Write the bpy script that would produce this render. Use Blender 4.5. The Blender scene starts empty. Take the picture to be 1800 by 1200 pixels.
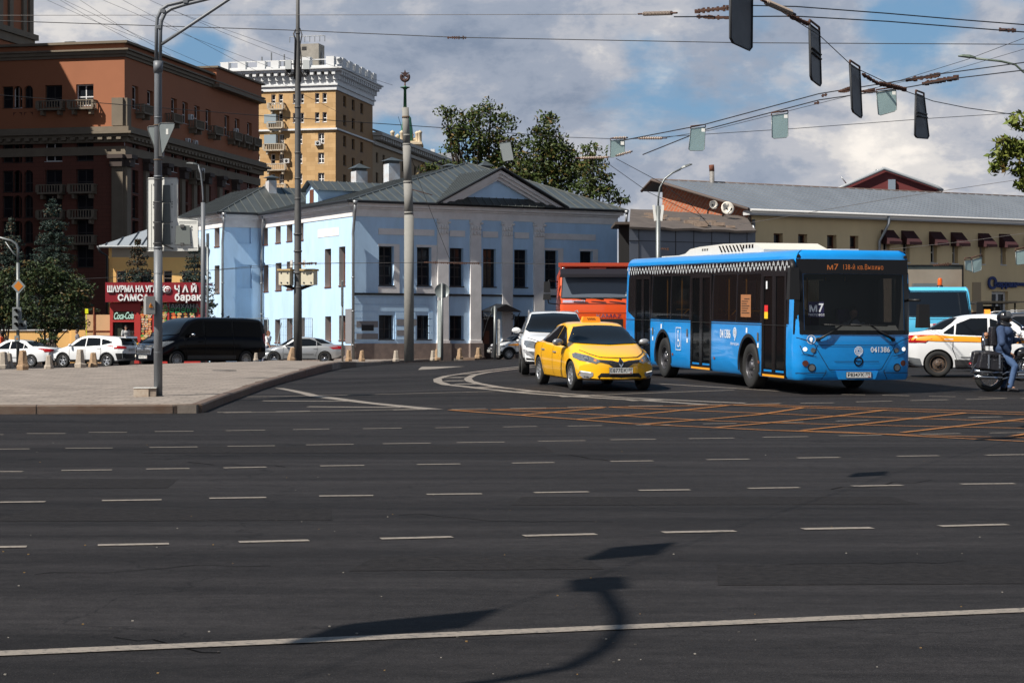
import bpy, bmesh, math, random
from mathutils import Vector, Matrix, Quaternion
from mathutils.bvhtree import BVHTree
R = math.radians
random.seed(7)
scene = bpy.context.scene
C = scene.collection
# ---------------------------------------------------------------- camera, sky, sun, exposure
CAMZ = 1.35
F = 3500.0                                   # focal length in photograph pixels (1800 wide)
cd = bpy.data.cameras.new('camera'); cam = bpy.data.objects.new('camera', cd); C.objects.link(cam)
cd.lens = 70.0; cd.sensor_width = 36.0; cd.clip_end = 5000; cd.clip_start = 0.3
cam.location = (0, 0, CAMZ); cam.rotation_euler = (R(90), 0, 0)
scene.camera = cam
SUN_EL = 48.0
SH = Vector((-0.80, -0.60, 0)).normalized()     # horizontal direction towards the sun
sd = bpy.data.lights.new('sun', 'SUN'); so = bpy.data.objects.new('sun', sd); C.objects.link(so)
sd.energy = 5.0; sd.angle = R(0.53); sd.color = (1.0, 0.94, 0.85)
sdir = (SH * math.cos(R(SUN_EL)) + Vector((0, 0, math.sin(R(SUN_EL)))))
so.rotation_euler = sdir.to_track_quat('Z', 'Y').to_euler(); so.location = (0, 0, 60)
scene.view_settings.view_transform = 'Standard'; scene.view_settings.look = 'None'
scene.view_settings.gamma = 1.0; scene.view_settings.use_curve_mapping = False
scene.view_settings.exposure = 0.5
scene.cycles.max_bounces = 6; scene.cycles.diffuse_bounces = 3; scene.cycles.glossy_bounces = 3
scene.cycles.transparent_max_bounces = 6
world = bpy.data.worlds.new('World'); scene.world = world; world.use_nodes = True
def build_world():
 nt = world.node_tree; N = nt.nodes; L = nt.links; N.clear()
 out = N.new('ShaderNodeOutputWorld')
 sky = N.new('ShaderNodeTexSky'); sky.sky_type = 'NISHITA'; sky.sun_disc = False
 sky.sun_elevation = R(SUN_EL); sky.sun_rotation = math.atan2(SH.x, SH.y); sky.air_density = 1.0; sky.dust_density = 0.6; sky.ozone_density = 1.5
 b1 = N.new('ShaderNodeBackground'); b1.inputs[1].default_value = 0.055; bl = N.new('ShaderNodeMix'); bl.data_type = 'RGBA'; bl.inputs[0].default_value = 0.7; L.new(sky.outputs[0], bl.inputs[6]); bl.inputs[7].default_value = (2.2, 4.6, 7.6, 1); L.new(bl.outputs[2], b1.inputs[0])
 tc = N.new('ShaderNodeTexCoord')
 mp = N.new('ShaderNodeMapping'); mp.inputs['Scale'].default_value = (1.0, 1.0, 1.75); mp.inputs['Location'].default_value = (0.37, 0.1, 0.22)
 L.new(tc.outputs['Generated'], mp.inputs[0])
 def noise(scale, det, rough, dist=0.0, lac=2.0):
  n = N.new('ShaderNodeTexNoise'); n.inputs['Scale'].default_value = scale; n.inputs['Detail'].default_value = det
  n.inputs['Roughness'].default_value = rough; n.inputs['Distortion'].default_value = dist
  n.inputs['Lacunarity'].default_value = lac; L.new(mp.outputs[0], n.inputs['Vector']); return n
 def math_(op, a, b=None, clamp=False):
  m = N.new('ShaderNodeMath'); m.operation = op; m.use_clamp = clamp
  for i, v in enumerate((a, b)):
   if v is None: continue
   if isinstance(v, (int, float)): m.inputs[i].default_value = v
   else: L.new(v, m.inputs[i])
  return m.outputs[0]
 def ramp(x, pts):
  r = N.new('ShaderNodeValToRGB'); e = r.color_ramp.elements
  while len(e) < len(pts): e.new(0.5)
  for el, (p, c) in zip(e, pts): el.position = p; el.color = (*c, 1)
  r.color_ramp.interpolation = 'EASE'; L.new(x, r.inputs[0]); return r.outputs[0]
 cover = noise(9.0, 9, 0.56, 0.15); big = noise(4.2, 3, 0.5); shade = noise(15.0, 7, 0.6, 0.25); tops = noise(24.0, 8, 0.62, 0.2)
 # clear gaps between the clouds: directions where the blue shows
 def hole(px, py, rad, amt):
  d = Vector(((px - 900) / F, 1, (600 - py) / F)).normalized()
  v = N.new('ShaderNodeVectorMath'); v.operation = 'DISTANCE'; L.new(tc.outputs['Generated'], v.inputs[0]); v.inputs[1].default_value = d
  mr = N.new('ShaderNodeMapRange'); mr.interpolation_type = 'SMOOTHSTEP'; L.new(v.outputs['Value'], mr.inputs[0])
  mr.inputs[1].default_value = 0; mr.inputs[2].default_value = rad; mr.inputs[3].default_value = amt; mr.inputs[4].default_value = 0; return mr.outputs[0]
 s = math_('ADD', math_('MULTIPLY', cover.outputs[0], 0.72), math_('MULTIPLY', big.outputs[0], 0.28))
 for h in ((1135, 130, 0.04, 0.085), (1600, 10, 0.035, 0.07), (680, 225, 0.03, 0.14), (355, 100, 0.02, 0.14), (1330, 20, 0.035, 0.06), (820, 250, 0.03, 0.07)):
  s = math_('SUBTRACT', s, hole(*h))
 for h in ((130, 40, 0.07, -0.08), (1500, 270, 0.09, -0.05), (950, 60, 0.05, -0.05)):
  s = math_('SUBTRACT', s, hole(*h))
 mask = N.new('ShaderNodeMapRange'); mask.interpolation_type = 'SMOOTHSTEP'; L.new(s, mask.inputs[0]); mask.inputs[1].default_value = 0.385; mask.inputs[2].default_value = 0.50
 lum = math_('ADD', math_('MULTIPLY', shade.outputs[0], 0.62), math_('MULTIPLY', tops.outputs[0], 0.38))
 for h in ((130, 60, 0.09, -0.09), (1550, 255, 0.03, -0.16), (1160, 145, 0.012, -0.16), (1640, 320, 0.1, -0.05), (900, 330, 0.07, -0.04)):
  lum = math_('SUBTRACT', lum, hole(*h))
 for h in ((760, 60, 0.08, 0.05), (1250, 30, 0.06, 0.05), (880, 180, 0.06, 0.05)):
  lum = math_('SUBTRACT', lum, hole(*h))
 col = ramp(lum, [(0.33, (0.25, 0.31, 0.42)), (0.45, (0.38, 0.43, 0.53)), (0.54, (0.56, 0.575, 0.63)), (0.62, (0.82, 0.79, 0.77)), (0.74, (1.1, 1.03, 0.95))])
 b2 = N.new('ShaderNodeBackground'); L.new(col, b2.inputs[0]); b2.inputs[1].default_value = 0.64
 sx = N.new('ShaderNodeSeparateXYZ'); L.new(tc.outputs['Generated'], sx.inputs[0])
 fr = N.new('ShaderNodeMapRange'); fr.interpolation_type = 'SMOOTHSTEP'; L.new(sx.outputs[1], fr.inputs[0]); fr.inputs[1].default_value = 0.1; fr.inputs[2].default_value = 0.8
 fz = N.new('ShaderNodeMapRange'); fz.interpolation_type = 'SMOOTHSTEP'; L.new(sx.outputs[2], fz.inputs[0]); fz.inputs[1].default_value = 0.12; fz.inputs[2].default_value = 0.62
 zc = N.new('ShaderNodeMix'); zc.data_type = 'RGBA'; L.new(fz.outputs[0], zc.inputs[0]); zc.inputs[6].default_value = (6.1, 6.7, 7.7, 1); zc.inputs[7].default_value = (1.0, 1.5, 2.4, 1)      # pale haze low down, deep blue overhead
 bh = N.new('ShaderNodeMix'); bh.data_type = 'RGBA'; L.new(fr.outputs[0], bh.inputs[0]); L.new(zc.outputs[2], bh.inputs[6]); L.new(bl.outputs[2], bh.inputs[7]); L.new(bh.outputs[2], b1.inputs[0])
 mk = math_('MULTIPLY', math_('MULTIPLY', mask.outputs[0], fr.outputs[0]), math_('SUBTRACT', 1.0, fz.outputs[0]))      # the clouds stand over the town in view; overhead and behind is clear
 mx = N.new('ShaderNodeMixShader'); L.new(mk, mx.inputs[0]); L.new(b1.outputs[0], mx.inputs[1]); L.new(b2.outputs[0], mx.inputs[2])
 L.new(mx.outputs[0], out.inputs[0])
build_world()
# ---------------------------------------------------------------- materials
MATS = {}
def mat(name, col, rough=0.6, metal=0.0, spec=0.5, var=0.0, scale=8.0, bump=0.0, bscale=40.0, coat=0.0, emit=None, es=1.0, col2=None, stretch=(1, 1, 1), brick=None, alpha=None, trans=0.0, dirt=0.0):
 if name in MATS: return MATS[name]
 m = bpy.data.materials.new(name); MATS[name] = m; m.use_nodes = True
 nt = m.node_tree; b = nt.nodes['Principled BSDF']
 b.inputs['Base Color'].default_value = (*col, 1); b.inputs['Roughness'].default_value = rough; b.inputs['Metallic'].default_value = metal
 b.inputs['Specular IOR Level'].default_value = spec; b.inputs['Coat Weight'].default_value = coat; b.inputs['Coat Roughness'].default_value = 0.05
 if trans: b.inputs['Transmission Weight'].default_value = trans
 if alpha is not None: b.inputs['Alpha'].default_value = alpha
 if emit: b.inputs['Emission Color'].default_value = (*emit, 1); b.inputs['Emission Strength'].default_value = es
 tc = nt.nodes.new('ShaderNodeTexCoord'); mp = nt.nodes.new('ShaderNodeMapping'); mp.inputs['Scale'].default_value = stretch
 nt.links.new(tc.outputs['Object'], mp.inputs[0])
 src = None
 if brick:
  bt = nt.nodes.new('ShaderNodeTexBrick'); nt.links.new(mp.outputs[0], bt.inputs[0])
  bt.inputs['Color1'].default_value = (*col, 1); bt.inputs['Color2'].default_value = (*brick['c2'], 1); bt.inputs['Mortar'].default_value = (*brick['m'], 1)
  bt.inputs['Scale'].default_value = 1.0; bt.inputs['Brick Width'].default_value = brick['w']; bt.inputs['Row Height'].default_value = brick['h']
  bt.inputs['Mortar Size'].default_value = brick.get('ms', 0.01); bt.inputs['Bias'].default_value = brick.get('bias', 0.0)
  mp.inputs['Rotation'].default_value = brick.get('rot', (0, 0, 0)); src = bt.outputs[0]
 if var > 0 or col2 or dirt:
  n = nt.nodes.new('ShaderNodeTexNoise'); n.inputs['Scale'].default_value = scale; n.inputs['Detail'].default_value = 6; n.inputs['Roughness'].default_value = 0.65
  nt.links.new((mp.outputs[0] if not brick else tc.outputs['Object']), n.inputs['Vector'])
  rp = nt.nodes.new('ShaderNodeMapRange'); nt.links.new(n.outputs[0], rp.inputs[0])
  rp.inputs[1].default_value = 0.3; rp.inputs[2].default_value = 0.7
  if col2:
   mx = nt.nodes.new('ShaderNodeMix'); mx.data_type = 'RGBA'; nt.links.new(rp.outputs[0], mx.inputs[0])
   if src: nt.links.new(src, mx.inputs[6])
   else: mx.inputs[6].default_value = (*col, 1)
   mx.inputs[7].default_value = (*col2, 1); nt.links.new(mx.outputs[2], b.inputs['Base Color']); src = mx.outputs[2]
  else:
   rp.inputs[3].default_value = 1 - var; rp.inputs[4].default_value = 1 + var
   hs = nt.nodes.new('ShaderNodeHueSaturation')
   if src: nt.links.new(src, hs.inputs['Color'])
   else: hs.inputs['Color'].default_value = (*col, 1)
   nt.links.new(rp.outputs[0], hs.inputs['Value']); src = hs.outputs[0]
 if src: nt.links.new(src, b.inputs['Base Color'])
 if bump > 0:
  n2 = nt.nodes.new('ShaderNodeTexNoise'); n2.inputs['Scale'].default_value = bscale; n2.inputs['Detail'].default_value = 4
  nt.links.new(mp.outputs[0], n2.inputs['Vector'])
  bp = nt.nodes.new('ShaderNodeBump'); bp.inputs['Strength'].default_value = bump; bp.inputs['Distance'].default_value = 0.02
  nt.links.new(n2.outputs[0], bp.inputs['Height']); nt.links.new(bp.outputs[0], b.inputs['Normal'])
 return m
# ---------------------------------------------------------------- mesh builder
class MB:
 def __init__(s): s.v = []; s.f = []; s.m = []; s.s = []; s.M = Matrix.Identity(4)
 def add(s, vs, fs, m=0, sm=False):
  o = len(s.v); s.v += [tuple(s.M @ Vector(v)) for v in vs]
  for f in fs: s.f.append(tuple(i + o for i in f)); s.m.append(m); s.s.append(sm)
  return s
 def box(s, x0, y0, z0, x1, y1, z1, m=0, taper=0.0):
  t = taper; vs = [(x0, y0, z0), (x1, y0, z0), (x1, y1, z0), (x0, y1, z0), (x0 + t, y0 + t, z1), (x1 - t, y0 + t, z1), (x1 - t, y1 - t, z1), (x0 + t, y1 - t, z1)]
  return s.add(vs, [(3, 2, 1, 0), (4, 5, 6, 7), (0, 1, 5, 4), (1, 2, 6, 5), (2, 3, 7, 6), (3, 0, 4, 7)], m)
 def tube(s, pts, r, n=8, m=0, caps=True, sm=True):
  pts = [Vector(p) for p in pts]; rs = r if isinstance(r, (list, tuple)) else [r] * len(pts)
  vs = []; up = None
  for i, p in enumerate(pts):
   t = (pts[min(i + 1, len(pts) - 1)] - pts[max(i - 1, 0)])
   t = t.normalized() if t.length > 1e-9 else Vector((0, 0, 1))
   if up is None: up = Vector((0, 0, 1)) if abs(t.z) < 0.9 else Vector((1, 0, 0))
   a = t.cross(up)
   if a.length < 1e-6: a = t.orthogonal()
   a.normalize(); b = a.cross(t).normalized(); up = b
   vs += [p + (a * math.cos(2 * math.pi * k / n) + b * math.sin(2 * math.pi * k / n)) * rs[i] for k in range(n)]
  fs = []
  for i in range(len(pts) - 1):
   for k in range(n): fs.append((i * n + k, (i + 1) * n + k, (i + 1) * n + (k + 1) % n, i * n + (k + 1) % n))
  s.add(vs, fs, m, sm)
  if caps:
   s.add(vs[:n], [tuple(range(n))], m); s.add(vs[-n:], [tuple(reversed(range(n)))], m)
  return s
 def lathe(s, prof, n=24, m=0, axis='Z', sm=True, c=(0, 0, 0)):
  vs = []; c = Vector(c)
  for r, h in prof:
   for k in range(n):
    a = 2 * math.pi * k / n; u, w = r * math.cos(a), r * math.sin(a)
    vs.append(c + Vector({'Z': (u, w, h), 'Y': (w, h, u), 'X': (h, u, w)}[axis]))
  fs = [(i * n + k, i * n + (k + 1) % n, (i + 1) * n + (k + 1) % n, (i + 1) * n + k) for i in range(len(prof) - 1) for k in range(n)]
  return s.add(vs, fs, m, sm)
 def prism(s, poly, a0, a1, plane='XY', m=0):
  def P(u, w, h): return {'XY': (u, w, h), 'XZ': (u, h, w), 'YZ': (h, u, w)}[plane]
  n = len(poly); vs = [P(u, w, a0) for u, w in poly] + [P(u, w, a1) for u, w in poly]
  fs = [tuple(reversed(range(n))), tuple(range(n, 2 * n))] + [(i, (i + 1) % n, n + (i + 1) % n, n + i) for i in range(n)]
  return s.add(vs, fs, m)
 def blob(s, c, r, n=10, m=0):
  prof = [(r[0] * math.sin(math.pi * i / n) + 1e-4, r[2] * -math.cos(math.pi * i / n)) for i in range(n + 1)]
  o = s.M; s.M = o @ Matrix.Translation(c) @ Matrix.Diagonal((1, r[1] / r[0], 1, 1)); s.lathe(prof, 14, m); s.M = o; return s
 def mesh(s, name, mats, fix=True):
  me = bpy.data.meshes.new(name); me.from_pydata(s.v, [], s.f)
  for mm in (mats if isinstance(mats, (list, tuple)) else [mats]): me.materials.append(mm)
  for p, mi, sm in zip(me.polygons, s.m, s.s): p.material_index = mi; p.use_smooth = sm
  if fix:
   bm = bmesh.new(); bm.from_mesh(me); bmesh.ops.remove_doubles(bm, verts=bm.verts, dist=1e-5)
   bmesh.ops.recalc_face_normals(bm, faces=bm.faces); bm.to_mesh(me); bm.free()
  me.update(); return me
 def build(s, name, mats, parent=None, fix=True):
  return link(name, s.mesh(name, mats, fix), parent)
def pieces(mb, name, mats, parent=None):
 """every separate piece of the builder becomes an object of its own"""
 par = list(range(len(mb.v)))
 def find(i):
  while par[i] != i: par[i] = par[par[i]]; i = par[i]
  return i
 for f in mb.f:
  for i in f[1:]: par[find(i)] = find(f[0])
 g = {}
 for k, f in enumerate(mb.f): g.setdefault(find(f[0]), []).append(k)
 for ks in g.values():
  q = MB(); ix = sorted({i for k in ks for i in mb.f[k]}); mp = {i: n for n, i in enumerate(ix)}; q.v = [mb.v[i] for i in ix]
  for k in ks: q.f.append(tuple(mp[i] for i in mb.f[k])); q.m.append(mb.m[k]); q.s.append(mb.s[k])
  q.build(name, mats, parent)
def link(name, me, parent=None):
 o = bpy.data.objects.new(name, me); C.objects.link(o); o.parent = parent; return o
def tag(o, label=None, cat=None, group=None, kind=None):
 if label: o['label'] = label
 if cat: o['category'] = cat
 if group: o['group'] = group
 if kind: o['kind'] = kind
 return o
def thing(name, label, cat, loc=(0, 0, 0), rot=0.0, group=None):
 o = bpy.data.objects.new(name, None); C.objects.link(o); o.empty_display_size = 0.3
 o.location = loc; o.rotation_euler = (0, 0, rot); return tag(o, label, cat, group)
def copy_tree(o, parent=None):
 c = o.copy(); C.objects.link(c); c.parent = parent
 for k in [x for x in o.children]: copy_tree(k, c)
 return c
def mesh_of(o):
 dg = bpy.context.evaluated_depsgraph_get(); return bpy.data.meshes.new_from_object(o.evaluated_get(dg))
TXT = {}
def text_mesh(body, size=1.0, extrude=0.0, offset=0.0, align='CENTER', shear=0.0, sx=1.0, space=1.0):
 cu = bpy.data.curves.new('t', 'FONT'); cu.body = body; cu.size = size; cu.extrude = extrude; cu.offset = offset
 cu.align_x = align; cu.align_y = 'CENTER'; cu.shear = shear; cu.space_character = space; cu.resolution_u = 3
 o = bpy.data.objects.new('t', cu); C.objects.link(o); bpy.context.view_layer.update()
 me = mesh_of(o); bpy.data.objects.remove(o); bpy.data.curves.remove(cu)
 if sx != 1.0:
  for v in me.vertices: v.co.x *= sx
 me.materials.clear(); return me
def text(name, body, size, m, parent, M, **kw):
 me = text_mesh(body, size, **kw); me.transform(M); me.materials.append(m); return link(name, me, parent)
def basis(origin, u, w, scale=1.0):      # matrix taking text x to u and text y to w
 u = Vector(u).normalized(); w = Vector(w).normalized(); n = u.cross(w)
 return Matrix.Translation(origin) @ Matrix(((u.x, w.x, n.x, 0), (u.y, w.y, n.y, 0), (u.z, w.z, n.z, 0), (0, 0, 0, 1))) @ Matrix.Scale(scale, 4)
# ---------------------------------------------------------------- terrain
def sst(t): t = max(0.0, min(1.0, t)); return t * t * (3 - 2 * t)
def tab(T, x):
 if x <= T[0][0]: return T[0][1]
 for (a, p), (b, q) in zip(T, T[1:]):
  if x <= b: return p + (q - p) * (x - a) / (b - a)
 return T[-1][1]
TR = [(28, 0), (34, 0.03), (39, 0.14), (44.5, 0.31), (50, 0.45), (55, 0.5), (100, 0.47), (124, 0.34), (160, 0.2)]
TL = [(28, 0), (36, 0.03), (40, 0.1), (44, 0.2), (60, 0.3), (72, 0.36), (100, 0.2), (130, 0.1)]
TF = [(28, 0), (36, 0.03), (40, 0.1), (44, 0.2), (60, 0.3), (72, 0.25), (98, 0.0), (130, 0.0)]
def H(x, y):
 r = 0
 for dy, w in ((-2, .25), (0, .5), (2, .25)):
  d = y + dy; a = sst((x + 6) / 8); b = sst((x + 20) / 8)
  r += w * (tab(TR, d) * a + (1 - a) * (tab(TL, d) * b + tab(TF, d) * (1 - b)))
 return r
def HP(x, y):      # top of the raised plaza
 return H(x, y) + 0.15 + 0.17 * sst((y - 48) / 18) * math.exp(-((x + 11) / 5.5) ** 2) * (1 - sst((y - 75) / 15))
def P(px, py, f=H, far=400):
 k = (px - 900) / F; s = (600 - py) / F; d = 5.0
 while d < far:
  if CAMZ + s * d <= f(k * d, d): break
  d += 0.5
 lo, hi = d - 0.5, d
 for _ in range(20):
  m = (lo + hi) / 2
  if CAMZ + s * m <= f(k * m, m): hi = m
  else: lo = m
 return Vector((k * hi, hi, f(k * hi, hi)))
def W(px, py, d): return Vector(((px - 900) / F * d, d, CAMZ + (600 - py) / F * d))
def Z(py, d): return CAMZ + (600 - py) / F * d
def X(px, d): return (px - 900) / F * d
def asphalt():
 m = bpy.data.materials.new('asphalt'); m.use_nodes = True; nt = m.node_tree; b = nt.nodes['Principled BSDF']; Lk = nt.links
 tc = nt.nodes.new('ShaderNodeTexCoord')
 def nz(scale, det, st=(1, 1, 1)):
  mp = nt.nodes.new('ShaderNodeMapping'); mp.inputs['Scale'].default_value = st; Lk.new(tc.outputs['Object'], mp.inputs[0])
  n = nt.nodes.new('ShaderNodeTexNoise'); n.inputs['Scale'].default_value = scale; n.inputs['Detail'].default_value = det; n.inputs['Roughness'].default_value = 0.6; Lk.new(mp.outputs[0], n.inputs['Vector']); return n.outputs[0]
 def mr(x, a, b_, c, d):
  r = nt.nodes.new('ShaderNodeMapRange'); Lk.new(x, r.inputs[0]); [setattr(r.inputs[i + 1], 'default_value', v) for i, v in enumerate((a, b_, c, d))]; return r.outputs[0]
 def mul(x, y):
  q = nt.nodes.new('ShaderNodeMath'); q.operation = 'MULTIPLY'; Lk.new(x, q.inputs[0]); Lk.new(y, q.inputs[1]); return q.outputs[0]
 g = mr(nz(90, 3), 0.25, 0.75, 0.45, 1.55); g2 = mr(nz(28, 4), 0.3, 0.7, 0.8, 1.2)
 pt = mr(nz(0.35, 5, (0.25, 1, 1)), 0.35, 0.65, 0.74, 1.28); st = mr(nz(1.0, 4, (0.05, 1.3, 1)), 0.3, 0.7, 0.86, 1.14)
 v = mul(mul(mul(g, g2), mul(pt, st)), mul(mr(nz(9, 4, (.7, 1, 1)), .3, .7, .80, 1.22), mr(nz(2.2, 5, (.12, 1, 1)), .38, .62, .80, 1.22)))
 vo = nt.nodes.new('ShaderNodeTexVoronoi'); vo.feature = 'DISTANCE_TO_EDGE'; vo.inputs['Scale'].default_value = 0.16
 dn = nt.nodes.new('ShaderNodeTexNoise'); dn.inputs['Scale'].default_value = 0.8; dn.inputs['Detail'].default_value = 6; Lk.new(tc.outputs['Object'], dn.inputs['Vector'])
 ad = nt.nodes.new('ShaderNodeVectorMath'); ad.operation = 'MULTIPLY_ADD'; Lk.new(dn.outputs['Color'], ad.inputs[0]); ad.inputs[1].default_value = (3, 3, 0); Lk.new(tc.outputs['Object'], ad.inputs[2]); Lk.new(ad.outputs[0], vo.inputs['Vector'])
 cr = mr(vo.outputs['Distance'], 0.0, 0.0045, 0.6, 1.0); v = mul(v, cr)
 sp = mr(nz(160, 2), 0.68, 0.72, 0.0, 1.0)
 hs = nt.nodes.new('ShaderNodeHueSaturation'); hs.inputs['Color'].default_value = (0.0196, 0.0180, 0.0184, 1); Lk.new(v, hs.inputs['Value'])
 mx = nt.nodes.new('ShaderNodeMix'); mx.data_type = 'RGBA'; Lk.new(sp, mx.inputs[0]); Lk.new(hs.outputs[0], mx.inputs[6]); mx.inputs[7].default_value = (0.13, 0.125, 0.11, 1)
 Lk.new(mx.outputs[2], b.inputs['Base Color']); b.inputs['Roughness'].default_value = 0.78; b.inputs['Specular IOR Level'].default_value = 0.08
 bp = nt.nodes.new('ShaderNodeBump'); bp.inputs['Strength'].default_value = 0.5; bp.inputs['Distance'].default_value = 0.006
 Lk.new(nz(110, 3), bp.inputs['Height']); Lk.new(bp.outputs[0], b.inputs['Normal']); return m
M_ASPH = asphalt()
def marking(name, c, wear):
 m = mat(name, c, 0.7, spec=0.3); nt = m.node_tree; b = nt.nodes['Principled BSDF']
 tc = nt.nodes.new('ShaderNodeTexCoord'); n = nt.nodes.new('ShaderNodeTexNoise'); n.inputs['Scale'].default_value = 22; n.inputs['Detail'].default_value = 7; n.inputs['Roughness'].default_value = 0.75
 nt.links.new(tc.outputs['Object'], n.inputs['Vector']); r = nt.nodes.new('ShaderNodeMapRange'); nt.links.new(n.outputs[0], r.inputs[0])
 r.inputs[1].default_value = wear; r.inputs[2].default_value = wear + 0.16
 mx = nt.nodes.new('ShaderNodeMix'); mx.data_type = 'RGBA'; nt.links.new(r.outputs[0], mx.inputs[0]); mx.inputs[6].default_value = (*c, 1); mx.inputs[7].default_value = (0.07, 0.065, 0.06, 1)
 nt.links.new(mx.outputs[2], b.inputs['Base Color']); return m
M_WHITE_LINE = marking('road_paint_white', (0.225, 0.195, 0.165), 0.50)
M_YEL_LINE = marking('road_paint_orange', (0.31, 0.122, 0.026), 0.50)
def build_ground():
 ys = [-80, -30, 0]; y = 4.0
 while y < 130: ys.append(y); y += 0.5 if y < 12 else 1.0
 ys += [140, 160, 200, 260, 340, 450, 700, 1500, 3000]
 xs = [-1500, -600, -250, -120, -70] + [x * 1.0 for x in range(-45, 41)] + [60, 100, 200, 600, 1500]
 mb = MB(); vs = [(x, y, H(x, y)) for y in ys for x in xs]; n = len(xs)
 mb.add(vs, [(j * n + i, j * n + i + 1, (j + 1) * n + i + 1, (j + 1) * n + i) for j in range(len(ys) - 1) for i in range(n - 1)], 0, True)
 o = mb.build('road', [M_ASPH], fix=False); tag(o, kind='structure'); return o
ROAD = build_ground()
def drape(poly, f, lift, mb, m=0, step=1.0):
 """lay a flat polygon (list of xy) on the terrain, cut into small pieces"""
 bm = bmesh.new(); vs = [bm.verts.new((p[0], p[1], 0)) for p in poly]; bm.faces.new(vs)
 x0 = min(p[0] for p in poly); x1 = max(p[0] for p in poly); y0 = min(p[1] for p in poly); y1 = max(p[1] for p in poly)
 k = math.floor(x0 / step) * step + step
 while k < x1: bmesh.ops.bisect_plane(bm, geom=bm.verts[:] + bm.edges[:] + bm.faces[:], plane_co=(k, 0, 0), plane_no=(1, 0, 0)); k += step
 k = math.floor(y0 / step) * step + step
 while k < y1: bmesh.ops.bisect_plane(bm, geom=bm.verts[:] + bm.edges[:] + bm.faces[:], plane_co=(0, k, 0), plane_no=(0, 1, 0)); k += step
 bmesh.ops.triangulate(bm, faces=bm.faces)
 bm.verts.ensure_lookup_table(); bm.normal_update()
 flip = bm.faces[:][0].normal.z < 0 if bm.faces else False
 vv = [(v.co.x, v.co.y, f(v.co.x, v.co.y) + lift) for v in bm.verts]
 ff = [tuple(v.index for v in (reversed(fa.verts) if flip else fa.verts)) for fa in bm.faces]
 bm.free(); mb.add(vv, ff, m, True)
def build_plaza():
 back = [(-420, 663), (-160, 654), (0, 649), (100, 646.5), (180, 644), (240, 641), (350, 637.5), (460, 635), (600, 631.7), (676, 628.6), (760, 627.8), (845, 627.3)]
 edge = [(-420, 728.5), (-200, 728), (0, 727.5), (180, 727), (300, 726.3), (345, 726), (358, 723.5), (372, 717.5), (400, 706.5), (440, 691.5), (487, 675.5), (543, 660.5), (618, 645.5), (690, 638.3), (773, 634.6), (848, 631.8), (856, 629.6)]
 e = [P(*q) for q in edge]; b = [P(px, py, HP) for px, py in back]
 top = [(p.x, p.y) for p in e] + [(p.x, p.y) for p in reversed(b)]
 mtop = mat('plaza_slabs', (0.195, 0.163, 0.137), 0.85, var=0.26, scale=1.6, bump=0.25, bscale=30, brick=dict(c2=(0.25, 0.212, 0.18), m=(0.085, 0.072, 0.06), w=0.62, h=0.31, ms=0.012))
 mb = MB(); drape(top, HP, 0, mb, 0, 1.5)
 n = len(top)
 for i in range(n):      # skirt so the plaza has a solid side
  a, c = top[i], top[(i + 1) % n]; k = max(1, int(math.dist(a, c) / 1.5))
  for j in range(k):
   p = [a[t] + (c[t] - a[t]) * j / k for t in (0, 1)]; q = [a[t] + (c[t] - a[t]) * (j + 1) / k for t in (0, 1)]
   mb.add([(*p, H(*p) - .2), (*q, H(*q) - .2), (*q, HP(*q)), (*p, HP(*p))], [(0, 1, 2, 3)])
 o = mb.build('pavement', [mtop]); tag(o, kind='structure')
 # granite kerb stones along the road side: one strip of stones with joints
 mk = mat('kerb_granite', (0.12, 0.09, 0.07), 0.75, var=0.35, scale=5, bump=0.3, bscale=60, col2=(0.085, 0.045, 0.026), stretch=(0.4, 0.4, 1.4))
 pts = [];  src = [Vector((p.x, p.y)) for p in e]
 for i in range(len(src) - 1):
  for t in range(6):
   p0 = src[max(i - 1, 0)]; p1 = src[i]; p2 = src[i + 1]; p3 = src[min(i + 2, len(src) - 1)]; u = t / 6
   pts.append(p1 * 1.0 + (p2 - p0) * 0.5 * u + (2 * p0 - 5 * p1 + 4 * p2 - p3) * 0.5 * u * u + (3 * p1 - p0 - 3 * p2 + p3) * 0.5 * u ** 3)
 pts.append(src[-1]); L = [0]
 for a, c in zip(pts, pts[1:]): L.append(L[-1] + (c - a).length)
 def at(s):
  s = max(0, min(L[-1], s))
  for i in range(len(L) - 1):
   if s <= L[i + 1]: return pts[i].lerp(pts[i + 1], (s - L[i]) / max(1e-6, L[i + 1] - L[i]))
  return pts[-1]
 mb = MB(); s = 0.0; stone = 2.45; rnd = random.Random(3)
 while s < L[-1] - 0.05:
  near = at(s).y < 41
  ln = min((stone if near else 1.0) , L[-1] - s); k = max(1, int(ln / 0.5)); ring = []; jit = rnd.uniform(-.006, .006)
  for j in range(k + 1):
   ss = s + 0.012 + (ln - 0.024) * j / k; p = at(ss); t = (at(ss + .05) - at(ss - .05)).normalized(); nn = Vector((-t.y, t.x))   # towards the plaza
   h0 = H(p.x, p.y); h1 = HP(p.x, p.y) + 0.012 + jit; o1 = p - nn * 0.02; i1 = p + nn * 0.18
   ring.append([(o1.x, o1.y, h0 - .1), (o1.x, o1.y, h1 - .025), (o1.x + nn.x * .025, o1.y + nn.y * .025, h1), (i1.x, i1.y, h1), (i1.x, i1.y, h0 - .1)])
  vs = [v for r in ring for v in r]; fs = [(j * 5 + q, j * 5 + q + 1, (j + 1) * 5 + q + 1, (j + 1) * 5 + q) for j in range(k) for q in range(4)] + [(0, 1, 2, 3, 4), tuple(k * 5 + q for q in (4, 3, 2, 1, 0))]
  mb.add(vs, fs); s += ln
 k = mb.build('kerb', [mk]); tag(k, kind='structure')
build_plaza()
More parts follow.
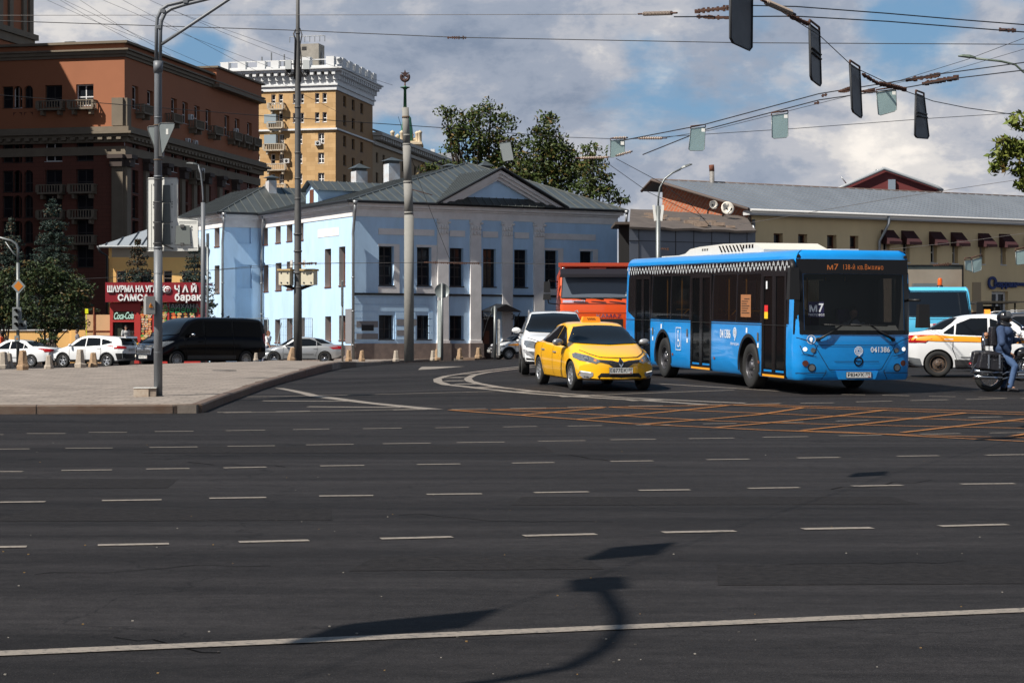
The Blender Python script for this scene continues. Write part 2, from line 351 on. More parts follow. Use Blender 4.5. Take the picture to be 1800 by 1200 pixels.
def build_markings():
 mb = MB(); rnd = random.Random(5)
 def quadline(x1, y1, x2, y2, w):            # painted line of real width w between two image points
  a, b = P(x1, y1), P(x2, y2); d = (b - a); d.z = 0; d.normalize(); n = Vector((-d.y, d.x, 0)) * w / 2
  drape([(a - n)[:2], (b - n)[:2], (b + n)[:2], (a + n)[:2]], H, 0.005, mb)
 rows = [
  (0.10, [(47,762,115,762),(156,760,223,760),(272,758.5,340,758),(397,757,466,756),(515,755,579,754),(638,753.5,706,752.5),(765,752,824,751),(885,750.5,944,749.5),(998,749,1058,748),(1118,747.5,1178,746.5),(1236,745,1295,744),(1355,742.5,1412,741.5),(1470,740,1527,738.5),(1586,737,1641,736),(1703,734,1760,732.5)]),
  (0.10, [(-10,789.5,52,789),(115,788,198,787.5),(263,786.5,347,785.5),(400,784.5,483,783.5),(538,782,622,781),(673,780,757,779),(803,778,887,777),(946,775.5,1029,774.5),(1073,773,1153,772),(1211,771,1290,770),(1341,768.5,1420,767.5),(1475,766,1550,765),(1617,763,1688,762),(1740,761,1812,760)]),
  (0.11, [(-10,829,40,829),(108,827,197,826),(257,824.5,333,823.5),(393,822.5,468,821),(563,819,640,818),(733,816.5,809,815.5),(900,814,974,813),(1073,811,1148,810),(1242,808,1317,807),(1402,805,1476,804),(1577,802,1650,801),(1733,800,1812,799)]),
  (0.11, [(-5,883,80,882),(179,880,284,878.5),(368,876,468,874.5),(561,872,656,871),(750,869,847,868),(939,866,1035,864.5),(1123,862,1213,861),(1315,858.5,1405,857),(1498,854.5,1586,853),(1689,851,1783,850)]),
  (0.12, [(-10,962,47,961),(172,958.5,297,956),(420,953,543,950),(669,947,795,944),(920,942,1048,939),(1165,936,1292,933.5),(1411,930,1533,928),(1652,925,1770,922)]),
  (0.10, [(794,719.2,854,718.2),(897,717.8,960,716.8),(998,715.6,1060,714.8),(1105,713.8,1165,713),(1208,711.6,1270,710.8),(1308,710.6,1372,709),(1407,708.8,1466,708),(1505,706.4,1568,704.8),(1601,704,1666,702.6),(1698,702.2,1765,700.2)]),
  (0.09, [(1430,691.5,1452,692),(1480,693.2,1521,694),(1551,694.5,1598,695.6),(1633,696.5,1680,697.3),(1720,698.5,1770,699.6)]),
 ]
 for w, row in rows:      # the lanes carry on past both edges of the view
  row.sort(); n = len(row)
  for a, b, s in ((row[0], row[1], -1), (row[-1], row[-2], 1)):
   dx, dy = a[0] - b[0], a[1] - b[1]; row += [(a[0] + dx * k, a[1] + dy * k, a[2] + dx * k, a[3] + dy * k) for k in range(1, 6)] if n > 8 else []
  for r in row: quadline(*r, w * rnd.uniform(0.92, 1.05))
 quadline(-600, 1174.6, 2400, 1047.4, 0.14)
 for a in [(393, 725.5, 758, 718.5, .1), (415, 697.5, 640, 693.6, .1), (640, 693.6, 870, 688, .09), (462, 704.5, 612, 705, .16), (541, 714.8, 705, 716, .2), (1040, 694.5, 1290, 685.5, .1), (1160, 674.5, 1300, 683, .12), (1300, 683, 1402, 689.5, .1)]: quadline(*a)
 def poly(pp): drape([P(*q)[:2] for q in pp], H, 0.0055, mb)
 poly([(483, 682), (499, 682.5), (560, 695), (660, 708), (780, 719.5), (740, 719.3), (640, 709), (545, 697)])
 poly([(735, 650), (742, 644.5), (818, 644), (765, 648.5)])
 outer = [(940, 641.5), (909, 645), (868, 649.5), (829, 654.5), (784, 661), (769, 666), (770, 671), (784, 676), (843, 682.5), (896, 688.3), (945, 692.5), (1010, 697), (1100, 702), (1180, 707), (1240, 711)]
 inner = [(940, 645), (909, 648), (857, 654.5), (831, 660), (822, 665.5), (826, 670), (842, 674.5), (879, 681), (940, 688), (1010, 693.5), (1100, 699), (1180, 703), (1280, 707.5), (1310, 708.5)]
 for L_, w in ((outer, 0.22), (inner, 0.2)):
  g = [P(*q) for q in L_]; g = [p for p in g]
  l = []; r = []
  for i, p in enumerate(g):
   d = g[min(i + 1, len(g) - 1)] - g[max(i - 1, 0)]; d.z = 0; d.normalize(); n = Vector((-d.y, d.x, 0)) * w / 2
   l.append((p + n)[:2]); r.append((p - n)[:2])
  for i in range(len(g) - 1): drape([l[i], l[i + 1], r[i + 1], r[i]], H, 0.005, mb)
 for a in [(787, 663.5, 818, 663.5), (781, 669.5, 819, 669), (800, 675, 845, 674.8), (834, 681, 880, 680.6), (897, 689, 950, 687.8), (985, 697, 1035, 696), (1105, 704, 1160, 702.6), (811, 658, 842, 657.6), (838, 653.5, 872, 653), (868, 649.8, 900, 649.2)]:
  quadline(a[0], a[1], a[2], a[3], 0.34)
 o = mb.build('road_marking', [M_WHITE_LINE], ROAD, fix=False)
 mb = MB()
 def yl(pts, w=0.105):
  g = [P(*q) for q in pts]
  for a, b in zip(g, g[1:]):
   d = b - a; d.z = 0; d.normalize(); n = Vector((-d.y, d.x, 0)) * w / 2
   drape([(a - n)[:2], (b - n)[:2], (b + n)[:2], (a + n)[:2]], H, 0.010 + 0.0008 * len(mb.f) % 0.003, mb)
 yl([(790, 721.2), (858, 720.6)]); yl([(863, 720.6), (1066, 716.2)]); yl([(1070, 716), (1280, 712.3), (1370, 711.5)])
 yl([(790, 721.2), (1010, 737.4), (1113, 745.4), (1250, 752), (1360, 757), (1545, 763.5), (1660, 767), (1812, 770.5)])
 yl([(1360, 757), (1480, 760), (1590, 766), (1812, 777)])
 yl([(865, 720.6), (1085, 731), (1260, 740.5), (1400, 745), (1560, 748.5), (1812, 753.5)])
 yl([(1072, 716.2), (1280, 724.5), (1470, 732), (1580, 735), (1812, 742)])
 yl([(1290, 712.6), (1445, 718), (1560, 722), (1812, 729.5)]); yl([(1500, 717), (1720, 723), (1812, 726)]); yl([(1330, 711.8), (1500, 717)])
 for a in [((912, 730.5), (1060, 717)), ((1015, 737.5), (1180, 723.5), (1280, 713)), ((1130, 746), (1330, 729.5), (1412, 717)), ((1260, 752), (1460, 733), (1556, 721)), ((1410, 757), (1590, 737.5), (1700, 726)), ((1585, 761), (1720, 745.5), (1812, 736)), ((1770, 769), (1812, 762))]: yl(a)
 mb.build('box_junction_marking', [M_YEL_LINE], ROAD, fix=False)
build_markings()
def road_wear():
 rnd = random.Random(17); mb = MB()
 for px, py, dx, dy, n in ((330, 812, 55, 3, 7), (1460, 860, 60, -6, 6), (700, 905, 90, 4, 9), (60, 1010, 100, -5, 9), (1700, 985, -90, 6, 8), (200, 1120, 70, 8, 6), (980, 800, 40, 8, 6)):
  p = P(px, py)
  for i in range(n):
   px += dx * rnd.uniform(.3, .6); py += dy * rnd.uniform(-.6, 1.2); q = P(px, py); d = q - p; d.z = 0
   if d.length < .05: continue
   w = Vector((-d.y, d.x, 0)).normalized() * rnd.uniform(.003, .007) * max(1, p.y / 13); drape([(p - w)[:2], (q - w)[:2], (q + w)[:2], (p + w)[:2]], H, .003, mb); p = q
 mb.build('tar_seam', [mat('tar', (.004, .004, .004), .95, spec=.02)], ROAD, fix=False)
 mb = MB()
 for px, py, w, d in ((300, 905, 2.6, 1.1), (1250, 880, 3.4, .9), (840, 990, 1.5, .8), (1580, 1010, 2.2, 1.0), (620, 790, 5.0, 1.6), (90, 850, 2.4, 1.3)):
  p = P(px, py); drape([(p.x - w / 2, p.y - d / 2), (p.x + w / 2, p.y - d / 2 + .1), (p.x + w / 2 - .1, p.y + d / 2), (p.x - w / 2 + .1, p.y + d / 2)], H, .0022, mb)
 mb.build('repair_patch', [mat('asphalt_patch', (.0168, .0153, .0155), .85, var=.45, scale=14, spec=.1, bump=.4, bscale=90)], ROAD, fix=False)
 mb = MB()
 for i in range(110):
  p = P(rnd.uniform(0, 1800), 700 + 500 * rnd.random() ** .8); s = rnd.uniform(.0018, .005); mb.box(p.x - s, p.y - s, p.z, p.x + s * 1.3, p.y + s, p.z + s, rnd.randrange(3))
 o = mb.build('road_grit', [mat('grit_pale', (.25, .23, .2), .9), mat('grit_dark', (.05, .045, .04), .9), mat('dry_leaf', (.20, .12, .04), .9)]); tag(o, 'scattered grit and dry leaf bits on the asphalt', 'grit', kind='stuff')
 c = P(394, 651, HP); T = thing('manhole_cover', 'small cast iron manhole cover in the slabs of the paved island', 'manhole cover', c); m = MB(); m.lathe([(.001, .012), (.33, .012), (.36, .006), (.36, -.02)], 26); m.build('cover', [mat('cast_iron', (.035, .032, .03), .6, metal=.3)], T)
road_wear()
# ================================================================ buildings
class Fr:
 """a facade: origin, direction along the wall (u), inward normal = u turned left"""
 def __init__(s, ox, oy, ux, uy): s.o = Vector((ox, oy)); s.u = Vector((ux, uy)).normalized(); s.n = Vector((-s.u.y, s.u.x)); s.a = math.atan2(s.u.y, s.u.x)
 def p(s, u, d, z): q = s.o + s.u * u + s.n * d; return Vector((q.x, q.y, z))
 def uz(s, px, py):      # where an image point falls on the wall
  k = (px - 900) / F; t = (k * s.o.y - s.o.x) / (s.u.x - k * s.u.y); return t, CAMZ + (600 - py) / F * (s.o.y + s.u.y * t)
 def M(s, u=0, d=0, z=0): return Matrix.Translation(s.p(u, d, z)) @ Matrix.Rotation(s.a, 4, 'Z')
def wall(mb, fr, u0, u1, z0, z1, holes, m=0, mr=None, depth=0.25):
 mr = m if mr is None else mr
 us = sorted({u0, u1, *[min(max(h[i], u0), u1) for h in holes for i in (0, 1)]}); zs = sorted({z0, z1, *[min(max(h[i], z0), z1) for h in holes for i in (2, 3)]})
 for a, b in zip(us, us[1:]):
  for c, d in zip(zs, zs[1:]):
   cu, cz = (a + b) / 2, (c + d) / 2
   if any(h[0] < cu < h[1] and h[2] < cz < h[3] for h in holes): continue
   mb.add([fr.p(a, 0, c), fr.p(b, 0, c), fr.p(b, 0, d), fr.p(a, 0, d)], [(0, 1, 2, 3)], m)
 for h in holes:
  a, b, c, d = h[:4]; q = [(a, c), (b, c), (b, d), (a, d)]
  for i in range(4):
   (p, r), (s, t) = q[i], q[(i + 1) % 4]
   mb.add([fr.p(p, 0, r), fr.p(p, depth, r), fr.p(s, depth, t), fr.p(s, 0, t)], [(0, 1, 2, 3)], mr)
def fbox(mb, fr, u0, u1, d0, d1, z0, z1, m=0):    # box on a facade, d negative = proud of the wall
 q = [fr.p(u, d, z) for z in (z0, z1) for u, d in ((u0, d0), (u1, d0), (u1, d1), (u0, d1))]
 mb.add(q, [(3, 2, 1, 0), (4, 5, 6, 7), (0, 1, 5, 4), (1, 2, 6, 5), (2, 3, 7, 6), (3, 0, 4, 7)], m)
WC = {}
M_PANE = mat('window_glass', (0.012, 0.014, 0.018), 0.06, spec=0.3)
def window(parent, fr, u0, u1, z0, z1, depth, fm, bars=(1, 1), fw=0.06, label=None, pane=True, arch=False):
 w, h = round(u1 - u0, 2), round(z1 - z0, 2); key = (w, h, fm.name, bars, fw, arch and (1 if z0 < 28 else 2))
 if key not in WC:
  mb = MB(); x0, x1 = -w / 2, w / 2
  for a, b, c, d in ((x0, x0 + fw, 0, h), (x1 - fw, x1, 0, h), (x0 + fw, x1 - fw, 0, fw), (x0 + fw, x1 - fw, h - fw, h)): mb.box(a, 0.0, c, b, 0.07, d)
  nx, nz = bars
  for i in range(1, nx): x = x0 + w * i / nx; mb.box(x - fw / 2, 0.005, fw, x + fw / 2, 0.065, h - fw)
  for i in range(1, nz): z = h * (1 - (1 - i / nz) ** 0.8) if nz == 2 else h * i / nz; mb.box(x0 + fw, 0.01, z - fw / 2, x1 - fw, 0.06, z + fw / 2)
  mb.box(x0 - .04, -depth - .05, -0.06, x1 + .04, 0.0, -0.003)
  if arch:
   for sgn in (-1, 1):
    poly = [(sgn * w / 2, h + .001)] + [(sgn * w / 2 * math.cos(t * math.pi / 12), h - w / 2 + w / 2 * math.sin(t * math.pi / 12)) for t in range(7)]
    mb.prism(poly, -depth - .01, -0.01, 'XZ', 1)
  p = MB(); p.add([(x0 + fw, 0.035, fw), (x1 - fw, 0.035, fw), (x1 - fw, 0.035, h - fw), (x0 + fw, 0.035, h - fw)], [(0, 1, 2, 3)])
  WC[key] = (mb.mesh('window', [fm, MATS.get('brown_plaster_lower', fm) if z0 < 28 else MATS.get('brown_plaster', fm)]), p.mesh('pane', [M_PANE]))
 o = link('window', WC[key][0], parent); o.location = fr.p((u0 + u1) / 2, depth, z0); o.rotation_euler = (0, 0, fr.a)
 link('pane', WC[key][1], o)
 if label: o['label'] = label
 return o
def slope(mb, pts, gap=0.55, rib=0.035, m=0, mr=None, down=None):
 """a roof plane (polygon, first edge = eave) with standing seams"""
 pts = [Vector(p) for p in pts]; mb.add(pts, [tuple(range(len(pts)))], m); e = (pts[1] - pts[0]).normalized(); n = e.cross(pts[2] - pts[0]).normalized(); n = n if n.z > 0 else -n
 f = n.cross(e); f = f if f.z > 0 else -f; q = [((p - pts[0]).dot(e), (p - pts[0]).dot(f)) for p in pts]; lo, hi = min(a for a, _ in q), max(a for a, _ in q)
 s = lo + gap / 2
 while s < hi:
  c = []
  for i in range(len(q)):
   (a, b), (g, h) = q[i], q[(i + 1) % len(q)]
   if (a - s) * (g - s) < 0: c.append(b + (h - b) * (s - a) / (g - a))
  if len(c) >= 2:
   a, b = pts[0] + e * s + f * min(c), pts[0] + e * s + f * max(c)
   if (b - a).length > .1:
    w = e * rib / 2; k = n * rib * 1.5; mb.add([a - w, a + w, b + w, b - w, a - w + k, a + w + k, b + w + k, b - w + k], [(4, 5, 6, 7), (0, 1, 5, 4), (1, 2, 6, 5), (2, 3, 7, 6), (3, 0, 4, 7)], m if mr is None else mr)
  s += gap
def tube_part(name, pts, r, m, parent, n=10):
 mb = MB(); mb.tube(pts, r, n); return mb.build(name, [m], parent)
M_BLUE = mat('house_plaster_blue', (0.46, 0.65, 0.86), 0.85, var=0.09, scale=1.3, stretch=(1, 1, .35), bump=0.1, bscale=25)
M_HWHITE = mat('house_plaster_white', (0.72, 0.70, 0.69), 0.85, var=0.10, scale=1.6, bump=0.1)
M_ROOFG = mat('roof_metal_green_grey', (0.070, 0.078, 0.077), 0.42, metal=0.25, var=0.18, scale=1.3)
M_SEAM = mat('roof_seam', (0.12, 0.13, 0.128), 0.45, metal=0.25)
M_PLINTH = mat('plinth_stone', (0.24, 0.185, 0.16), 0.8, var=0.25, scale=2.5, bump=0.3, col2=(0.15, 0.12, 0.11))
M_DARKM = mat('dark_metal', (0.02, 0.022, 0.025), 0.45, metal=0.3)
M_BROWNF = mat('brown_frame', (0.13, 0.045, 0.025), 0.5)
M_BLACKF = mat('black_frame', (0.018, 0.016, 0.017), 0.5)
M_WHITEF = mat('white_frame', (0.62, 0.62, 0.62), 0.5)
M_PIPE = mat('drain_pipe_zinc', (0.27, 0.28, 0.29), 0.4, metal=0.5, var=0.1)
M_GPATCH = mat('grey_patch_paint', (0.20, 0.20, 0.215), 0.8, var=0.06)
M_REVEAL = mat('reveal_plaster', (0.42, 0.385, 0.37), 0.85)
def blue_house():
 T = thing('house', 'pale blue two storey corner house with white cornice, pilasters, pediment and grey metal roof', 'house', (-9.44, 118, 0))
 T.location = (0, 0, 0)
 RF = Fr(-9.44, 118, .877, .481); LF0 = Fr(-9.44, 118, -.481, .877)
 g = 0.0; L, ztop = RF.uz(1085, 371); t, ztop = RF.uz(621, 354); zfr = RF.uz(625, 380)[1]; D = 14.4; zpl = RF.uz(625, 603.6)[1]; zb = -0.3
 # side wall frame: from the inner corner towards the street corner
 q = RF.p(0, D, 0); LF = Fr(q.x, q.y, .481, -.877)
 def lw(px, py): u, z = LF.uz(px, py); return u, z
 mb = MB()
 ups = [(666, 692), (733, 757.7), (790.6, 814.7), (849, 872), (904, 927), (958, 980.6), (1019.6, 1041.8)]
 zu0, zu1 = RF.uz(666, 501)[1], RF.uz(666, 432.6)[1]; zg0, zg1 = RF.uz(666, 596)[1], RF.uz(666, 553.6)[1]
 U = [(RF.uz(a, 450)[0], RF.uz(b, 450)[0]) for a, b in ups]; holes = [(a, b, zu0, zu1) for a, b in U]; gh = [(a, b, zg0, zg1) for i, (a, b) in enumerate(U) if i != 3]
 dr = (U[3][0], U[3][1], 0.25, zg1 - .05)
 wall(mb, RF, 0, L, zb, ztop - 0.3, holes + gh + [dr], 0, 0, 0.3)
 # sunlit side wall
 sw = []
 zz = lambda px, py: lw(px, py)[1]
 for a, b, y1, y0 in ((464, 471, 398, 430), (484.5, 493.5, 395, 427), (504, 514, 391.5, 424)): sw.append((lw(a, 0)[0], lw(b, 0)[0], zz(a, y0), zz(a, y1)))
 for a, b, y1, y0 in ((464, 472, 466, 512), (484.5, 495, 462.5, 510), (504, 514.5, 460, 508.5)): sw.append((lw(a, 0)[0], lw(b, 0)[0], zz(a, y0), zz(a, y1)))
 for a, b, y1, y0 in ((464, 472.5, 561.5, 602), (483.5, 493, 561.5, 601.5), (504, 514.5, 560, 600.5), (530, 536, 558, 600), (571.5, 582, 556, 598.5), (596, 607, 554.5, 597.5)): sw.append((lw(a, 0)[0], lw(b, 0)[0], zz(a, y0), zz(a, y1)))
 for a, b, y1, y0 in ((571, 582, 438, 504.5), (596, 607, 434, 502)): sw.append((lw(a, 0)[0], lw(b, 0)[0], zz(a, y0), zz(a, y1)))
 sw.append((lw(527, 0)[0], lw(533.5, 0)[0], zz(527, 422), zz(527, 388)))
 SL = (RF.p(0, 0, 0) - LF.p(0, 0, 0)).length
 wall(mb, LF, 0, SL, zb, ztop - 0.3, sw, 0, 2, 0.35)
 # back and right walls (plain)
 b0, b1, b2 = RF.p(L, 0, 0), RF.p(L, D, 0), RF.p(0, D, 0)
 mb.add([b0 + Vector((0, 0, zb)), b1 + Vector((0, 0, zb)), b1 + Vector((0, 0, ztop - .3)), b0 + Vector((0, 0, ztop - .3))], [(0, 1, 2, 3)], 0)
 mb.add([b1 + Vector((0, 0, zb)), b2 + Vector((0, 0, zb)), b2 + Vector((0, 0, ztop - .3)), b1 + Vector((0, 0, ztop - .3))], [(0, 1, 2, 3)], 0)
 # projecting bay at the left: blind bay face + its sunlit flank
 BX = -2.75; BF = Fr(*RF.p(BX, D, 0)[:2], .877, .481)
 blind = []
 for a, b, y1, y0 in ((417.5, 441, 399, 428.5), (418, 442.5, 465, 506.5)): (ua, za), (ub, zb_) = BF.uz(a, y1), BF.uz(b, y0); blind.append((ua, ub, zb_, za))
 wall(mb, BF, 0, -BX, zb, ztop - .25, blind, 0, 0, 0.12)
 for h in blind: mb.add([BF.p(h[0], .12, h[2]), BF.p(h[1], .12, h[2]), BF.p(h[1], .12, h[3]), BF.p(h[0], .12, h[3])], [(0, 1, 2, 3)], 0)
 q2 = RF.p(BX, D + 9, 0); CF = Fr(q2.x, q2.y, .481, -.877); ch = []
 for a, b, y1, y0 in ((377.2, 386, 401, 432.5), (377.2, 386, 467, 514)): (ua, za), (ub, zc) = CF.uz(a, y1), CF.uz(b, y0); ch.append((ua, ub, zc, za))
 wall(mb, CF, 0, 9, zb, ztop - .25, ch, 0, 2, .35)
 for h in sw: pass
 e0 = RF.p(BX, D + 9, 0); e1 = RF.p(L, D + 9, 0)
 mb.build('wall', [M_BLUE, M_HWHITE, M_REVEAL], T)
 for h in holes: window(T, RF, *h, .3, M_BLACKF, (2, 4), .07)
 for h in gh: window(T, RF, *h, .3, M_BLACKF, (2, 2), .07)
 for h in sw: window(T, LF, *h, .33, M_BROWNF, (1, 3), .07)
 for h in ch: window(T, CF, *h, .33, M_BROWNF, (1, 3), .07)
 # cornice: stacked mouldings running round the street sides
 cb = MB()
 levels = [(zfr, zfr + .30, .04), (zfr + .30, ztop - .42, .015), (ztop - .42, ztop - .30, .12), (ztop - .30, ztop - .14, .30), (ztop - .14, ztop, .42)]
 for a, b, pr in levels:
  fbox(cb, RF, -pr, L + pr, -pr, .1, a, b); fbox(cb, LF, 0, SL, -pr, .1, a, b); fbox(cb, BF, -pr, -BX - .002, -pr, .1, a, b); fbox(cb, CF, 0, 9 , -pr, .1, a, b)
 cb.build('cornice', [M_HWHITE], T)
 # pilasters with capitals
 for a, b in ((768, 787), (825.3, 844), (881.5, 899.5), (937, 955)):
  u0, u1 = RF.uz(a, 500)[0], RF.uz(b, 500)[0]; pb = MB(); zc0 = RF.uz(a, 414)[1] if a < 800 else None
  zc0 = RF.uz(768, 411.5)[1]
  fbox(pb, RF, u0, u1, -.16, .02, zpl - .05, zc0); fbox(pb, RF, u0 - .05, u1 + .05, -.21, .02, zpl - .05, zpl + .18)
  po = pb.build('pilaster', [M_HWHITE], T); kb = MB(); zt = zfr - .002; w = u1 - u0
  fbox(kb, RF, u0 - .03, u1 + .03, -.2, 0, zt - .10, zt); fbox(kb, RF, u0 + .02, u1 - .02, -.18, 0, zc0, zt - .1)
  for i in range(4):
   for j in range(2):
    c = RF.p(u0 + w * (i + .5) / 4, -.2, zc0 + .13 + j * .3); kb.blob(c, (w * .11, .07, .15), 6)
  for s in (0, 1): kb.lathe([(.001, -.06), (.11, -.06), (.11, .06), (.001, .06)], 10, c=RF.p(u0 + w * s, -.2, zt - .2))
  kb.build('capital', [M_HWHITE], po)
 tb = MB()      # string course, panels, aprons
 zs = RF.uz(626, 518)[1]
 for a, b in ((622, 765), (789.5, 825), (845.5, 881), (901, 937), (957, 1084)): fbox(tb, RF, RF.uz(a, 500)[0], RF.uz(b, 500)[0], -.13, .02, zs, zs + .12)
 pieces(tb, 'string_course', [M_DARKM], T)
 tb = MB()
 zp0, zp1 = RF.uz(665, 412)[1], RF.uz(665, 401)[1]
 for a, b in ((665, 763), (790, 817), (848, 875), (904, 929.5), (957, 1046.5)): fbox(tb, RF, RF.uz(a, 500)[0], RF.uz(b, 500)[0], -.05, .02, zp0, zp1)
 for i, (a, b) in enumerate(U):
  if i in (0, 1, 5, 6):
   fbox(tb, RF, a - .05, b + .38, -.03, .02, zs + .13, zu0 - .1); fbox(tb, RF, b + .02, b + .38, -.03, .02, zu0 - .1, zu1 + .15)
   fbox(tb, RF, a - .05, b + .02, -.03, .02, zu1 + .01, zu1 + .15)
 u, z = LF.uz(560, 418); fbox(tb, LF, LF.uz(559, 418)[0], LF.uz(596, 418)[0], -.02, .02, LF.uz(560, 418)[1], LF.uz(560, 404)[1])
 pieces(tb, 'wall_panel', [M_HWHITE], T)
 rb = MB()      # rusticated courses of the ground floor: thin projecting bands
 for k in range(7):
  z = zpl + .25 + k * .42
  if z > zs - .3: break
  segs = [(0.0, 5.0)]
  for a, b in segs:
   cuts = [a] + [c for i in (0, 1) for c in (U[i][0] - .12, U[i][1] + .12)] + [b]
   for i in range(0, len(cuts), 2):
    if z > zg1 + .15: fbox(rb, RF, a, b, -.035, .02, z, z + .375); break
    fbox(rb, RF, cuts[i], cuts[i + 1], -.035, .02, z, z + .375)
 rb.build('rusticated_band', [M_BLUE], T)
 gb = MB()
 for (a, b, y0, y1) in ((626, 664, 575, 564), (697, 714, 572, 561), (724, 732, 572, 561), (626, 664, 596, 586), (697, 714, 590, 580)):
  fbox(gb, RF, RF.uz(a, 500)[0], RF.uz(b, 500)[0], -.045, .02, RF.uz(a, y0)[1], RF.uz(a, y1)[1])
 fbox(gb, LF, LF.uz(607.5, 500)[0], SL - .12, -.02, .02, zpl, LF.uz(608, 543)[1])
 pieces(gb, 'grey_paint_patch', [M_GPATCH], T)
 qb = MB(); fbox(qb, RF, RF.uz(635, 500)[0], RF.uz(656, 500)[0], -.08, .0, RF.uz(640, 581)[1], RF.uz(640, 571)[1]); qb.build('plaque', [M_DARKM], T)
 pl = MB()
 fbox(pl, RF, -.08, dr[0], -.10, .05, zb, zpl); fbox(pl, RF, dr[1], L + .08, -.10, .05, zb, zpl); fbox(pl, LF, 0, SL + .0, -.08, .05, zb, zpl - .1)
 for a, b in ((768, 787), (825.3, 844), (881.5, 899.5), (937, 955)): fbox(pl, RF, RF.uz(a, 500)[0] - .1, RF.uz(b, 500)[0] + .1, -.32, -.1, zb, zpl + .02)
 pl.build('plinth', [M_PLINTH], T)
 db = MB(); fbox(db, RF, dr[0], dr[1], .26, .32, dr[2], dr[3]); do = db.build('door', [M_BLACKF], T); hb = MB(); fbox(hb, RF, (dr[0] + dr[1]) / 2 - .3, (dr[0] + dr[1]) / 2 + .1, .23, .26, 1.2, 2.0); hb.build('panel', [M_BROWNF], do)
 # entrance canopy on scroll brackets
 c0, c1 = RF.uz(845.5, 540)[0], RF.uz(899, 540)[0]; zc = RF.uz(850, 547.5)[1]; zr = RF.uz(850, 535)[1]; cx = (c0 + c1) / 2; cp = MB()
 for s, e in ((c0, cx), (cx, c1)):
  zs_, ze = (zc, zr) if s == c0 else (zr, zc)
  cp.add([RF.p(s, -1.3, zs_ - (0 if s == c0 else .02)), RF.p(e, -1.3, ze), RF.p(e, 0, ze + .05), RF.p(s, 0, zs_ + .05)], [(0, 1, 2, 3)]); cp.add([RF.p(s, -1.3, zs_ - .05), RF.p(e, -1.3, ze - .05), RF.p(e, 0, ze), RF.p(s, 0, zs_)], [(3, 2, 1, 0)])
 cp.add([RF.p(c0, -1.3, zc), RF.p(c1, -1.3, zc), RF.p(cx, -1.3, zr)], [(0, 1, 2)])
 co = cp.build('entrance_canopy', [M_DARKM], T)
 for s in (c0 + .08, c1 - .08):
  bb = MB(); bb.tube([RF.p(s, -.02, zc - 1.9), RF.p(s, -.25, zc - 1.3), RF.p(s, -.7, zc - .6), RF.p(s, -1.2, zc - .1)], .035, 6); bb.tube([RF.p(s, -.02, zc - 1.9), RF.p(s, -.02, zc)], .03, 6)
  for cc, r in ((-.25, .18), (-.5, .15), (-.75, .1)):
   bb.tube([RF.p(s, cc + r * math.cos(a), zc - .25 + cc * .2 + r * math.sin(a)) for a in [i * math.pi / 6 for i in range(13)]], .02, 5)
  bb.build('bracket', [M_DARKM], co)
 # roof
 ov = .5; ze = ztop + .02; S0, S1 = RF.p(-ov, -ov, ze), RF.p(L + ov, -ov, ze); S2, S3 = RF.p(L + ov, D + ov, ze), RF.p(-ov, D + ov, ze)
 ap = RF.p(11.3, 7.0, 0); zap = Z(286, ap.y); uap = ((822 - 900) / F);
 # apex position on the plane y=7 inside the house that shows at px 822
 k = uap; o = RF.p(0, 7.0, 0); tt = (k * o.y - o.x) / (RF.u.x - k * RF.u.y); ap = RF.p(tt, 7.0, 0); zap = Z(286.5, ap.y); AP = Vector((ap.x, ap.y, zap))
 rf = MB(); slope(rf, [S0, S1, AP], .62, .035, 0, 1); slope(rf, [S1, S2, AP], .62, .035, 0, 1); slope(rf, [S3, S0, AP], .62, .035, 0, 1)
 slope(rf, [S2, S3, AP], .62, .035, 0, 1)
 for a, b in ((S0, S1), (S3, S0), (S1, S2)): rf.tube([a + Vector((0, 0, -.03)), b + Vector((0, 0, -.03))], .09, 6, 2)
 for a in (S0, S1): rf.tube([a, AP], .07, 6, 0)
 # wing roof over the projecting bay
 w0, w1 = RF.p(BX - ov, D - ov, ze), RF.p(0.2, D - ov, ze); w3 = RF.p(BX - ov, D + 9, ze); zr = Z(331, RF.p(1.5, D + 4, 0).y)
 r0, r1 = RF.p(1.2, D + 2.8, zr), RF.p(9, D + 2.8, zr)
 slope(rf, [w0, RF.p(9, D - ov, ze), r1, r0], .6, .035, 0, 1); slope(rf, [w3, w0, r0, RF.p(1.2, D + 9, zr)], .6, .035, 0, 1); rf.tube([w0, r0], .06, 6, 0); rf.tube([w3, w0], .09, 6, 2); rf.tube([w0, w1], .09, 6, 2); rf.add([r0, r1, RF.p(9, D + 9, zr), RF.p(1.2, D + 9, zr)], [(0, 1, 2, 3)])
 ro = rf.build('roof', [M_ROOFG, M_SEAM, M_DARKM], T, fix=False)
 # dormer gable on the long slope
 dm = MB(); dq = RF.p(1.6, D - 5.2, 0); DF = Fr(*RF.p(-.0, D - 3.3, 0)[:2], .481, -.877)
 dl, dz0 = DF.uz(536, 355)
 k0 = LF.o + LF.u * 0; dcx = LF.uz(547, 340)[0]; DFr = Fr(*(LF.p(0, .9, 0)[:2]), LF.u.x, LF.u.y)
 u0, zz0 = DFr.uz(538, 355); u1, _ = DFr.uz(559, 355); um = (u0 + u1) / 2; zdt = DFr.uz(546, 318)[1]; zds = DFr.uz(541, 334)[1]; zdb = ze - .1
 dm.add([DFr.p(u0, 0, zdb), DFr.p(u1, 0, zdb), DFr.p(u1, 0, zds), DFr.p(um, 0, zdt - .1), DFr.p(u0, 0, zds)], [(0, 1, 2, 3, 4)], 0)
 dd = 6.5
